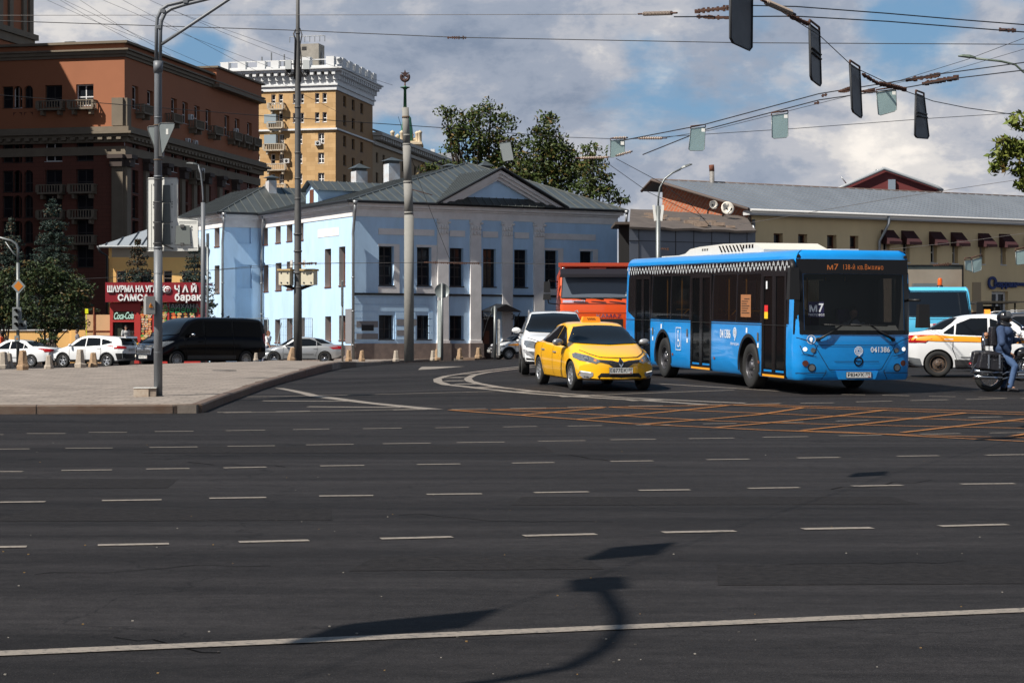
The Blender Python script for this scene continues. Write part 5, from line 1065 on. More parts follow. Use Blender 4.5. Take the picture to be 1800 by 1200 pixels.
 for q in ([(260.5, 440), (260.5, 313), (313.5, 312), (314, 381), (350, 385), (350, 440), (260.5, 441)],): ri.tube([(dx(a), y - .005, zz(b)) for a, b in q], .008, 5)
 for a, b, c, d in ((267, 322, 267.4, 436), (309, 324, 309.3, 380), (262, 434.5, 348, 434.9), (262, 437, 348, 437.3), (316, 388.5, 347, 388.8), (316, 391, 347, 391.3)): ri.box(dx(a), y - .006, zz(d), dx(c), y - .001, zz(b))
 for a in (271, 304):
  for b in (323, 354, 358, 363, 389, 398, 399, 427): ri.box(dx(a) - .012, y - .012, zz(b) - .012, dx(a) + .012, y - .001, zz(b) + .012)
 for b in (397, 402, 426, 431): ri.box(dx(338) - .012, y - .012, zz(b) - .012, dx(338) + .012, y - .001, zz(b) + .012)
 ri.build('rib', [mat('rib_grey', (.3, .3, .29), .6)], bo)
 MH = mat('signal_housing', (.13, .145, .14), .55)
 for yt, yb in ((324.5, 355), (357, 391), (393, 429)):
  h = MB(); h.box(dx(287.5), y - .06, zz(yb), dx(301.5), y, zz(yt), 0, .012); h.build('signal_section', [MH], TB)
 h = MB(); h.box(dx(310), y - .045, zz(429), dx(337), y, zz(395.5), 0, .02); so_ = h.build('signal_section', [MH], TB, );
 h = MB(); h.box(dx(319), y - .06, zz(399.5), dx(326), y - .02, zz(394)); h.box(dx(319), y - .06, zz(431), dx(325), y - .02, zz(426)); h.build('hinge', [M_POLED], so_)
 for py in (316, 356, 392, 428): h = MB(); h.tube([(0, 0, zz(py)), (0, 0, zz(py) + 1.2 * s)], r * 1.12, 14); h.box(dx(284), -.02, zz(py), dx(289), y - .1, zz(py) + 2 * s); h.build('clamp', [M_POLED], TB)
 h = MB(); h.tube([(dx(288), y - .1, zz(429)), (dx(307), y - .06, zz(437))], .014, 6); h.build('cable', [M_POLED], TB)
 # electric cabinet
 B = thing('junction_box', 'grey steel cabinet with orange warning triangle strapped to the lamp pole', 'electrical box', g); h = MB(); h.M = Matrix.Rotation(R(25), 4, 'Z'); h.box(dx(257) - .01, -.20, zz(553), dx(270), .0, zz(521)); h.box(dx(257) - .018, -.213, zz(552), dx(257) + .17, -.2, zz(522)); h.build('cabinet', [mat('cabinet_grey', (.27, .27, .26), .5)], B)
 h = MB(); h.M = Matrix.Rotation(R(25), 4, 'Z'); c = (dx(264), zz(537)); w = 3.6 * s; h.prism([(c[0] - w, c[1] - w * 1.1), (c[0] + w, c[1] - w * 1.1), (c[0], c[1] + w * 1.2)], -.222, -.214, 'XZ'); wt = h.build('warning_triangle', [mat('warning_orange', (.8, .25, .01), .5)], B)
 h = MB(); h.M = Matrix.Rotation(R(25), 4, 'Z'); h.prism([(c[0] - w * .12, c[1] - w * .8), (c[0] + w * .25, c[1] + w * .1), (c[0], c[1] + w * .1), (c[0] + w * .1, c[1] + w * .6), (c[0] - w * .3, c[1] - w * .1), (c[0] - .0, c[1] - w * .1)], -.226, -.2225, 'XZ'); h.build('lightning_mark', [M_BLACKF], B)
 # stone block at the foot
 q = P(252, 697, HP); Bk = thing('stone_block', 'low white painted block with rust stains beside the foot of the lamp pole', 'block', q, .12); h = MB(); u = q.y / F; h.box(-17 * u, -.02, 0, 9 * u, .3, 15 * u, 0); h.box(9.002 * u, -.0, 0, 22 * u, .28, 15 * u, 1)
 h.build('block', [mat('rusty_white', (.62, .57, .48), .8, col2=(.22, .10, .04), scale=2.2), mat('block_shaded_side', (.25, .2, .16), .8, var=.3)], Bk); h = MB(); h.box(-17.5 * u, -.03, 15 * u, 22.5 * u, .31, 15.8 * u); h.build('slab', [M_WPLATE], Bk)  # right part is coloured darker as the shaded face of the block
main_pole()
def tall_poles():
 # dark trolley pole with equipment
 D = 100.0; x = X(523.5, D); g = Vector((x, D, H(x, D))); T = thing('utility_pole', 'tall dark steel trolley pole with cream equipment boxes in front of the sunlit blue wall', 'pole', g); z = lambda py: Z(py, D) - g.z; s = D / F
 m = MB(); m.tube([(0, 0, -.1), (0, 0, z(505)), (0, 0, z(500)), (0, 0, z(370)), (0, 0, z(360)), (0, 0, z(140)), (0, 0, z(60)), (0, 0, z(-90))], [7.6 * s, 7.0 * s, 6.4 * s, 6 * s, 5.4 * s, 5.0 * s, 3.6 * s, 2.6 * s], 18); m.build('pole', [M_POLED], T)
 for py in (507, 481, 443, 413, 351, 315, 270, 190, 60): c = MB(); c.tube([(0, 0, z(py)), (0, 0, z(py) + .08)], (7.4 if py > 400 else 5.9 if py > 120 else 4.2) * s, 16); c.build('band', [M_POLED], T)
 MC = mat('cream_cabinet', (.60, .55, .42), .6, var=.08, scale=4); MT = mat('cream_cabinet_top', (.42, .30, .14), .8, var=.3, scale=5)
 for nm, a, b in (('left', 492.5, 515), ('right', 531.5, 557)):
  t = thing('equipment_box', 'cream bolted equipment box on the %s side of the dark trolley pole' % nm, 'electrical box', (0, 0, 0), 0, 'cream equipment boxes on the dark pole'); t.location = g; dx = lambda px: (px - 523.5) * s
  h = MB(); h.M = Matrix.Translation((dx((a + b) / 2), 0, 0)) @ Matrix.Rotation(R(-14), 4, 'Z'); w = (b - a) * s / 2 * .9; h.box(-w, -.35, z(501), w, .25, z(476.2)); o = h.build('box', [MC], t)
  k = MB(); k.M = h.M; k.box(-w - .06, -.42, z(476.2), w + .06, .3, z(473)); k.build('lid', [MT], t); k = MB(); k.M = h.M
  for u in (-.5, .55):
   for v in (480, 497): k.blob((u * w * 1.1, -.36, z(v)), (.045, .03, .045), 6)
  k.build('bolt', [M_POLED], o); k = MB(); n = 9
  for i in range(n): xx = dx(a + 2 + (b - a - 4) * i / n); k.tube([(xx, -.2, z(501)), (xx * .7, -.1, z(504)), (xx * .25, 0, z(509))], .02, 4)
  k.build('cable', [M_BLACKF], t); k = MB(); e = dx(512 if nm == 'left' else 534); k.box(e - .05, -.1, z(470), e + .07, .1, z(457)); k.tube([(0, 0, z(462)), (e, 0, z(462))], .03, 5); k.build('small_aerial', [M_WPLATE], t)
 for nm, a, b in (('left', 502, 512.5), ('right', 533, 545)):
  t = thing('antenna_box', 'pale radio unit high on the %s of the dark trolley pole' % nm, 'antenna box', g, 0, 'pale radio units high on the dark pole'); dx = lambda px: (px - 523.5) * s; h = MB(); h.box(dx(a), -.25, z(123), dx(b), .15, z(107), 0, .01); h.build('box', [mat('radio_grey', (.5, .52, .52), .5)], t); k = MB(); sg = -1 if nm == 'left' else 1
  for i in range(7): xx = dx(a + (b - a) * (i + .5) / 7); k.tube([(xx, -.1, z(122)), (xx, -.1, z(128 + i % 3)), (xx * .7, -.1, z(136 - i % 2 * 3)), (sg * .12, -.1, z(130)), (sg * .16, -.1, z(118))], .022, 4)
  k.build('cable', [M_BLACKF], t); k = MB(); k.box(dx(b if sg < 0 else 527), -.04, z(114), dx(520 if sg < 0 else a), .04, z(112)); k.build('bracket', [M_POLED], t)
 k = MB(); k.tube([(.15, -.1, z(145)), (.2, -.12, z(110)), (.12, -.1, z(80)), (.22, -.1, z(62)), (.1, 0, z(50))], .03, 5); k.tube([(-.16, -.1, z(140)), (-.12, -.12, z(70)), (-.2, -.1, z(60)), (-.1, 0, z(52))], .04, 5); k.build('cable', [M_BLACKF], T)
 # concrete pole with star finial
 g = Vector((X(719, 97), 97, HP(X(719, 97), 97))); D = g.y; s = D / F; z = lambda py: Z(py, D) - g.z; T = thing('monument_pole', 'tall pale concrete pole with green tip topped by a dark star in a wreath', 'pole', g)
 m = MB(); m.tube([(0, 0, 0), (0, 0, z(378))], 8.6 * s, 24); m.tube([(0, 0, z(378)), (-2 * s, 0, z(322))], 7.7 * s, 24, caps=True); m.tube([(-2 * s, 0, z(322)), (-4 * s, 0, z(256))], 7.1 * s, 24); m.tube([(-4 * s, 0, z(256)), (-6.5 * s, 0, z(189.5))], [6.5 * s, 6.0 * s], 24); m.build('pole', [M_CONC], T)
 for py, xo in ((376, -.5), (322, -2), (256, -4), (240, -4.4), (208, -5.8)): c = MB(); c.tube([(xo * s, 0, z(py)), (xo * s, 0, z(py) + .1)], (8.1 if py > 300 else 7.0 if py > 250 else 6.6) * s, 20); c.build('band', [M_CONC if py > 220 else mat('rust_band', (.1, .05, .03), .9)], T)
 o = -7 * s; m = MB(); m.tube([(o, 0, z(190)), (o, 0, z(158))], [3.0 * s, 2.4 * s], 12); m.lathe([(2.4 * s, z(158)), (4.4 * s, z(156)), (9 * s, z(153.5)), (8 * s, z(154.5)), (3.4 * s, z(156)), (2.6 * s, z(153)), (2 * s, z(151))], 12, c=(o, 0, 0)); m.build('green_tip', [mat('tip_green', (.02, .13, .06), .5)], T)
 m = MB(); m.lathe([(1.2 * s, z(151.5)), (1.5 * s, z(149)), (.9 * s, z(147)), (1.8 * s, z(145)), (1.0 * s, z(143)), (2 * s, z(142))], 10, c=(o, 0, 0)); m.build('stem', [mat('old_copper', (.16, .085, .06), .5, metal=.4)], T)
 MD = mat('dark_bronze', (.06, .03, .025), .5, metal=.3); m = MB(); c = (o, z(135.5)); pts = []
 for i in range(10): a = math.pi / 2 + i * math.pi / 5; r = (7.9 if i % 2 == 0 else 3.1) * s; pts.append((o + r * math.cos(a), z(130.5) + r * math.sin(a)))
 m.prism(pts[::-1], -.07, .07, 'XZ'); m.build('star', [MD], T)
 m = MB()
 for sg in (-1, 1):
  for i in range(9):
   a = -math.pi / 2 + sg * (i + .5) * .22; r = 6.6 * s; m.blob((o + r * math.cos(a), 0, z(135.5) + r * math.sin(a)), (.075, .07, .085), 6)
 m.tube([(o - 3 * s, -.02, z(139)), (o, -.02, z(141)), (o + 3 * s, -.02, z(139))], .05, 5)
 m.tube([(o + 2.2 * s * math.cos(t * .5), -.03, z(136) + 2.2 * s * math.sin(t * .5)) for t in range(10)], .03, 5); m.build('wreath', [MD], T)
 # lamp behind the bus
 def lamp(px, base_d, pts, head, hd, lab, rw, mats=M_GALV, grp=None):
  x = X(px, base_d); g = Vector((x, base_d, H(x, base_d))); T = thing('street_lamp', lab, 'street lamp', g, 0, grp); q = [((a - px) / F * base_d, 0, Z(b, base_d) - g.z) for a, b in pts]
  m = MB(); m.tube([(0, 0, 0)] + q[:1], [rw / F * base_d * 1.15, rw / F * base_d], 14); m.build('pole', [mats], T); a = MB(); a.tube(q, rw * .42 / F * base_d, 8); a.build('arm', [mats], T)
  h = MB(); lamp_head(h, q[-1], hd, head, 0); h.build('lamp_head', [M_LAMPG], T); return T, g
 T, g = lamp(1157, 78.0, [(1157, 362), (1157.5, 345), (1160, 330), (1168, 315), (1182, 304), (1196, 297.5)], .5, (1, 0, .42), 'slim grey street lamp with curved arm rising behind the blue bus', 4.0)
 for sx_ in (-1, 1): m = MB(); e = sx_ * 6.5 / F * 78; m.M = Matrix.Translation((e, 0, Z(374, 78) - g.z)) @ Matrix.Rotation(sx_ * .12, 4, 'Y'); m.box(-.05, -.05, -.32, .05, .05, .3); m.build('side_antenna', [M_WPLATE], T)
 lamp(357, 84.0, [(357, 356), (357, 350), (356, 330), (353, 305), (348, 290)], .5, (-1, 0, .12), 'slim grey lamp pole with a small flat lamp head standing before the kiosk', 3.7, M_POLE)
 x = X(365, 90.0); T = thing('sign_post', 'thin galvanised post beside the slim lamp pole by the kiosk', 'post', (x, 90, H(x, 90))); m = MB(); m.tube([(0, 0, 0), (0, 0, Z(420, 90) - H(x, 90))], .055, 8); m.build('post', [M_GALV], T); m = MB(); m.box(-.05, -.1, Z(418, 90) - .6, .06, .1, Z(402, 90) - .45); m.build('camera_box', [M_LAMPG], T); m = MB(); m.tube([(0, 0, Z(519, 90) - .4), (.12, 0, Z(513, 90) - .4), (.3, 0, Z(510.5, 90) - .4)], .015, 5); lamp_head(m, (.3, 0, Z(510.5, 90) - .4), (1, 0, 0), .2, 0); m.build('small_lamp', [M_GALV], T)
 # lamp arm entering at the top right
 D = 62.0; x = X(1845, D); T = thing('street_lamp', 'green-grey street lamp head on a long curved arm in the top right of the sky', 'street lamp', (x, D, H(x, D))); q = [(X(a, D) - x, 0, Z(b, D) - H(x, D)) for a, b in ((1845, 200), (1838, 160), (1820, 138), (1798, 126), (1785, 114), (1760, 108), (1715, 103))]
 m = MB(); m.tube([(0, 0, 0), q[0]], [.12, .09], 12); m.build('pole', [M_GALV], T); m = MB(); m.tube(q, .035, 8); m.build('arm', [mat('green_grey', (.10, .13, .10), .5)], T); m = MB(); lamp_head(m, q[-1], (-1, 0, .13), .55, 0); m.build('lamp_head', [mat('green_grey', (.1, .13, .1), .5)], T)
 # round sign backs
 for px, py, rpx, pby, D, lab, wx in ((777, 511, 12.6, 625, 97.0, 'larger round traffic sign seen from behind on a grey post by the blue house', 1.0), (870, 546, 7, 620, 92.0, 'smaller round traffic sign turned edgewise in front of the doorway', .6)):
  x = X(px, D); gz = HP(x, D) if px < 800 else H(x, D) + .1; T = thing('round_sign', lab, 'traffic sign', (x, D, gz), 0, 'round traffic signs seen from behind'); r = rpx / F * D; m = MB(); m.M = Matrix.Rotation(0 if wx == 1 else R(45), 4, 'Z'); m.lathe([(.001, 0), (r, 0), (r + .01, -.02), (r, .012), (.001, .015)], 28, 0, 'Y', c=(0, .06, Z(py, D) - gz)); m.build('sign_plate', [M_SIGNBACK], T)
  m = MB(); m.tube([(0, 0, 0), (0, 0, Z(py - rpx - 1, D) - gz)], .065, 10); m.build('post', [M_GALV], T)
  if px < 800: m = MB(); m.box(-.06 - .16, .05, .15, -.07, .08, Z(528, D) - gz); m.build('side_board', [mat('pale_board', (.42, .47, .46), .6, var=.15)], T)
  else: m = MB(); m.box(.09, .02, .2, .24, .06, Z(561, D) - gz); m.build('side_board', [mat('poster_board', (.5, .5, .48), .7, col2=(.2, .2, .2), scale=9)], T)
 x = X(602, 100); T = thing('sign_post', 'narrow sign seen edge-on on a thin post by the corner of the blue house', 'post', (x, 100, H(x, 100))); m = MB(); m.tube([(0, 0, 0), (0, 0, Z(500, 100))], .05, 8); m.build('post', [M_GALV], T); m = MB(); m.box(-.05, -.3, Z(545, 100), .03, .3, Z(502, 100)); m.build('sign_plate', [M_GALV], T)
 # traffic light with priority sign at the left
 D = 88.0; x = X(31.5, D); gz = H(x, D); z = lambda py: Z(py, D) - gz; s = D / F; T = thing('signal_pole', 'grey pole with an arm bending out of view at the left edge', 'pole', (x, D, gz)); m = MB(); m.tube([(0, 0, 0), (0, 0, z(462))], 2.9 * s, 12); m.tube([(0, 0, z(462)), (0, 0, z(437)), (-3 * s, 0, z(429)), (-12 * s, 0, z(423)), (-60 * s, 0, z(410))], 2.1 * s, 10); m.build('pole', [M_GALV], T); m = MB(); m.tube([(-1 * s, 0, z(452)), (-8 * s, 0, z(445)), (-22 * s, 0, z(425))], 1.2 * s, 6); m.build('brace', [M_GALV], T)
 T = thing('priority_sign', 'diamond shaped orange and white priority road sign on the left pole', 'traffic sign', (x, D - .1, gz)); c = (2 * s, z(503));
 for r, m_, y, nm in ((12.5, M_SIGNBACK, 0, 'sign_plate'), (8.0, mat('sign_orange', (.52, .17, .01), .5), -.012, 'orange_field')): m = MB(); r *= s; m.prism([(c[0] - r, c[1]), (c[0], c[1] - r * 1.12), (c[0] + r, c[1]), (c[0], c[1] + r * 1.12)], y - .01, y, 'XZ'); m.build(nm, [m_], T)
 T = thing('traffic_light', 'three lamp grey traffic light with hooded lenses and side section under the priority sign', 'traffic light', (x, D - .2, gz)); m = MB(); m.box(-8 * s, -.0, z(580), 7 * s, .15, z(540)); m.box(7.002 * s, .0, z(580), 16 * s, .15, z(563)); m.build('housing', [mat('signal_grey', (.16, .175, .18), .6)], T)
 for cx_, py in ((1, 546.5), (1, 558.5), (1, 570.5), (10.5, 571)):
  m = MB(); r = 4 * s;
  for i in range(9):
   a0, a1 = math.pi * i / 9 - .3, math.pi * (i + 1) / 9 - .0; q = [(cx_ * s + r * math.cos(a), y, z(py) + r * math.sin(a)) for a in (a0, a1) for y in (0, -.28)]; m.add(q, [(0, 1, 3, 2)])
  h = m.build('hood', [mat('hood_grey', (.22, .23, .22), .6)], T); m = MB(); m.lathe([(.001, -.012), (r * .92, -.012), (r * .92, 0)], 16, 0, 'Y', c=(cx_ * s, 0, z(py))); m.build('lens', [mat('dark_lens', (.012, .012, .012), .3)], T)
 T = thing('junction_box', 'small grey control box with an orange mark low on the left signal pole', 'electrical box', (x, D - .1, gz)); m = MB(); m.box(-4 * s, -.12, z(600), 3.5 * s, .1, z(590)); m.build('box', [M_SIGNBACK], T); m = MB(); m.box(-.02, -.125, z(596.5), .05, -.12, z(594)); m.build('orange_mark', [mat('sign_orange', (.6, .2, .01), .5)], T)
tall_poles()
# ---------------------------------------------------------------- bollards
def bollards():
 m1 = mat('bollard_granite', (0.36, 0.31, 0.255), 0.9, var=.22, scale=7, bump=.4, bscale=30); m2 = mat('bollard_ochre', (0.32, 0.215, 0.13), 0.9, var=.25, scale=6, bump=.5, bscale=25)
 def b_mesh(m, rough, sd):
  rnd = random.Random(sd); mb = MB(); n = 6
  prof = [(.30, 0), (.30, .16), (.255, .24), (.235, .27), (.17, .80), (.165, .84), (.13, .87), (.001, .87)]
  vs = []
  for r, h in prof:
   for k in range(n): a = 2 * math.pi * k / n + .3; j = rnd.uniform(-rough, rough); vs.append(((r + j) * math.cos(a), (r + j) * math.sin(a), h + (rnd.uniform(-rough, rough) if h > 0 else 0)))
  mb.add(vs, [(i * n + k, i * n + (k + 1) % n, (i + 1) * n + (k + 1) % n, (i + 1) * n + k) for i in range(len(prof) - 1) for k in range(n)]); return mb.mesh('bollard', [m])
 A = [b_mesh(m1, .012, 1), b_mesh(m1, .02, 2)]; Bm = [b_mesh(m2, .02, 3), b_mesh(m2, .03, 4)]
 L_ = [(6, 648, 30, 0, 0, 'pale grey bollard at the far left edge of the paved island'), (15, 647.5, 27, 0, 0, 'pale bollard half hidden behind the leftmost grey one'),
  (40, 650, 34, 1, 0, 'chunky brown stone bollard before the white saloon'), (86, 648, 24, 0, 0, 'grey bollard between the white saloon and the white hatchback'), (141, 646, 32, 0, 1, 'grey stone bollard standing against the middle of the white hatchback'),
  (164, 645, 25, 1, 0, 'small brown bollard before the rear door of the white hatchback'),
  (512, 633.5, 23, 1, 1, 'leaning tan bollard before the front wheel of the silver saloon'), (537, 632.5, 19, 0, 0, 'pale bollard before the front door of the silver saloon'),
  (613, 631, 20, 1, 0, 'tan bollard behind the tail of the silver saloon'), (636, 630, 19, 1, 1, 'tan bollard just right of the house corner'), (696, 627.8, 19, 0, 0, 'pale bollard just left of the concrete pole'),
  (761, 627, 17.5, 0, 0, 'pale bollard left of the larger round sign post'), (769, 627, 19.5, 1, 0, 'brown bollard touching the larger round sign post'), (808, 626.5, 19, 1, 1, 'brown bollard midway between the two round signs'), (841, 627.5, 19, 1, 0, 'brown bollard at the tip of the kerb left of the doorway'), (870, 631, 24, 0, 1, 'pale worn bollard at the foot of the smaller round sign'), (450, 634, 14, 0, 0, 'low pale bollard behind the van by the walking woman')]
 for px, py, hp, br, v, lab in L_:
  g = P(px, py, HP if px < 850 else H);
  if g.y > 112: g = Vector((X(px, 100), 100, HP(X(px, 100), 100)))
  T = thing('bollard', lab, 'bollard', g, random.Random(px).uniform(0, 1), 'stone bollards along the paved island'); h = hp / F * g.y
  o = link('stone', (Bm if br else A)[v], T); k = h / .87; o.scale = (k, k, k)
  if px == 512: o.rotation_euler = (0, .1, 0)
bollards()
# ---------------------------------------------------------------- temporary fence before the side wall
def mesh_fence():
 M_F = mat('fence_wire', (.20, .23, .24), .5, metal=.4)
 def along(px, off): t, _ = LF.uz(px, 600); return LF.p(t, -off, 0)
 for i, (a, b, lab) in enumerate(((457, 477, 'first temporary mesh fence panel by the downpipe of the blue house'), (478, 512, 'temporary mesh fence panel left of the dark trolley pole'), (534, 562, 'temporary mesh fence panel with a diagonal brace right of the dark pole'), (563, 592, 'last temporary mesh fence panel near the corner of the blue house'))):
  p, q = along(a, 1.6), along(b, 1.6); T = thing('mesh_fence', lab, 'fence', (p.x, p.y, .2), 0, 'temporary mesh fence panels'); d = q - p; L_ = d.length; d.normalize(); h = Z(560, p.y) - .2; f = MB()
  P2 = lambda u, z: (d.x * u, d.y * u, z)
  f.tube([P2(0, .1), P2(0, h), P2(L_, h), P2(L_, .1), P2(0, .1)], .028, 6); f.build('frame', [M_F], T); w = MB(); n = int(L_ / .28)
  for k in range(1, n): w.tube([P2(L_ * k / n, .1), P2(L_ * k / n, h)], .009, 3, 0, False)
  for k in range(1, 5): w.tube([P2(0, h * k / 5), P2(L_, h * k / 5)], .006, 3, 0, False)
  w.build('wire_mesh', [M_F], T); s = MB(); s.tube([P2(L_ * .1, h * .9), (d.x * L_ * .9 - 1.2, d.y * L_ * .9, .1)], .025, 5); s.build('brace', [M_F], T)
mesh_fence()
# ---------------------------------------------------------------- overhead wires and hanging shields
M_WIRE = mat('wire_black', (.012, .012, .014), .6); M_WIREG = mat('wire_grey', (.10, .09, .085), .6); M_RUST = mat('rust_fitting', (.075, .034, .022), .85, var=.35, scale=20); M_INS = mat('insulator', (.36, .29, .24), .5)
def overhead():
 def wire(lab, pts, wpx, m=M_WIRE, grp='overhead wires', name='wire', sag=0.0):
  q = []
  for (a, b, D1), (c, d, D2) in zip(pts, pts[1:]):
   A_, B_ = W(a, b, D1), W(c, d, D2); n = 8
   for i in range(n + (1 if (c, d, D2) == pts[-1] else 0)): t = i / n; p = A_.lerp(B_, t); p.z -= sag * 4 * t * (1 - t); q.append(p)
  if pts[0][0] < 0: q.insert(0, q[0] + (q[0] - q[3]) * 4)
  if pts[-1][0] > 1800: q.append(q[-1] + (q[-1] - q[-4]) * 6)
  mb = MB(); mb.tube(q, [max(.004, wpx / 2 / F * p.y) for p in q], 5, 0, False); o = mb.build(name, [m]); tag(o, lab, 'wire', grp); return o
 WL = [
  ('long pale wire crossing the top of the sky from the left edge to the insulator', [(-30, 27.5, 60), (700, 26.5, 52), (1120, 25.5, 46)], 1.0, M_WIREG),
  ('dark wire crossing the whole sky just below the top pale wire', [(-30, 36, 62), (500, 53, 60), (800, 66, 58), (1300, 75.5, 56), (1830, 78.5, 54)], 1.5, M_WIRE),
  ('lower dark wire running behind the poles from the brown block to the trees', [(-30, 165, 90), (450, 203, 95), (780, 225, 100), (985, 241, 104)], 1.3, M_WIRE),
  ('double trolley wire, upper one, falling from the top right shields to the right edge', [(1320, 10, 26), (1400, 12, 27), (1560, 24, 29), (1700, 36, 31), (1830, 46, 33)], 2.2, M_WIRE),
  ('double trolley wire, lower one, falling from the top right shields to the right edge', [(1185, 30, 24), (1400, 29, 26.5), (1560, 38, 28.5), (1700, 49, 30.5), (1830, 59, 32.5)], 2.2, M_WIRE),
  ('trolley wire rising from the tree insulators to the right, uppermost strand', [(1095, 247, 60), (1235, 220, 54), (1440, 165, 46), (1590, 141, 42), (1640, 132, 41), (1830, 106, 37)], 2.0, M_WIRE),
  ('trolley wire rising from the tree insulators to the right, second strand', [(1130, 272, 60), (1240, 228, 54), (1440, 176, 46), (1600, 153, 42), (1680, 138, 40), (1830, 120, 37)], 2.0, M_WIRE),
  ('thin stay wire under the right hand trolley wires', [(1165, 243, 62), (1250, 229, 56), (1500, 167, 46), (1700, 105, 40), (1830, 56, 37)], 1.0, M_WIRE),
  ('thin stay wire above the right hand trolley wires', [(1500, 163, 46), (1660, 128, 42), (1830, 78, 38)], .9, M_WIRE),
  ('long thin cross wire from the tree insulators to the chestnut branches', [(985, 241, 104), (1100, 245, 96), (1400, 226, 80), (1640, 208, 66), (1830, 196, 55)], 1.1, M_WIRE),
  ('wire joining the dark shields down to the chestnut branches', [(1440, 62, 28.4), (1500, 118, 32), (1585, 158, 34.5), (1640, 178, 36), (1700, 190, 40), (1785, 202, 44)], 1.6, M_WIRE),
  ('thin wire dropping from the tree insulators to the grey building', [(1083, 279, 62), (1160, 320, 75), (1215, 360, 90), (1250, 400, 98)], 1.1, M_WIRE),
  ('second thin wire dropping from the tree insulators behind the lamp', [(1072, 290, 62), (1140, 338, 75), (1240, 385, 92)], 1.0, M_WIRE),
  ('thin pale wire crossing the blue facade at window height', [(355, 476, 85), (560, 463, 92), (790, 461, 96), (1100, 466, 99), (1300, 470, 99)], .9, M_WIREG),
  ('faint wire crossing low in front of the kiosk and blue wall', [(130, 491, 80), (300, 482, 84), (460, 466, 88), (600, 462, 92)], .8, M_WIREG),
  ('faint wire passing over the windows of the beige building', [(1250, 462, 60), (1500, 445, 56), (1700, 424, 52), (1830, 406, 50)], .8, M_WIREG),
  ('slanting wire over the grey sheet roof', [(1300, 395, 80), (1560, 350, 70), (1830, 310, 60)], .9, M_WIREG),
  ('thin wire from the concrete pole up to the pediment gutter', [(700, 205, 98), (737, 320, 100), (790, 455, 100)], .8, M_WIRE)]
 for i, (x0, y0, x1, y1) in enumerate(((105, 0, 270, 92), (112, 0, 385, 125), (140, 0, 300, 98), (180, 0, 480, 120), (215, 0, 600, 200), (262, 0, 520, 108), (300, 18, 690, 150), (60, -10, 250, 70))):
  nth = ('first', 'second', 'third', 'fourth', 'fifth', 'sixth', 'seventh', 'steepest')[i]
  wire('%s of the thin wires fanning down from the top left of the sky' % nth, [(x0, y0, 180), ((x0 + x1) / 2, (y0 + y1) / 2 + 3, 205), (x1, y1, 235)], .62, M_WIREG, 'thin wires fanning from the top left')
 for l, p, w, m in WL: wire(l, p, w, m)
 def fitting(lab, a, b, kind, k=1.0):      # rods, insulators along a segment
  (x0, y0, d0), (x1, y1, d1) = a, b; A_, B_ = W(x0, y0, d0), W(x1, y1, d1); T = thing('insulator' if kind != 'clamp' else 'wire_clamp', lab, 'wire fitting', A_, 0, 'fittings on the overhead wires'); V = B_ - A_; u = d0 / F
  m = MB(); m.tube([(0, 0, 0), V], 1.3 * u * k, 6); m.build('rod', [M_RUST], T)
  n = max(2, int(V.length / (3.6 * u)))
  if kind == 'ins':
   m = MB(); dv = V.normalized()
   for i in range(n):
    t = .15 + .7 * i / (n - 1); p = V * t; r = 3.0 * u * k * (1 if i % 2 else .7); m.tube([p - dv * u * 1.0, p + dv * u * 1.0], r, 10)
   m.build('disc', [M_INS], T)
  else:
   m = MB(); rnd = random.Random(int(x0)); dv = V.normalized()
   for i in range(n): t = (i + .5) / n; p = V * t; h = rnd.uniform(1.2, 3.4) * u * k; m.box(p.x - u * 1.4 * k, p.y - u * 1.5, p.z - h, p.x + u * 1.4 * k, p.y + u * 1.5, p.z + h * rnd.uniform(.5, 1))
   m.tube([(0, 0, 0), V], 1.4 * u * k, 5); m.build('lug', [M_RUST], T)
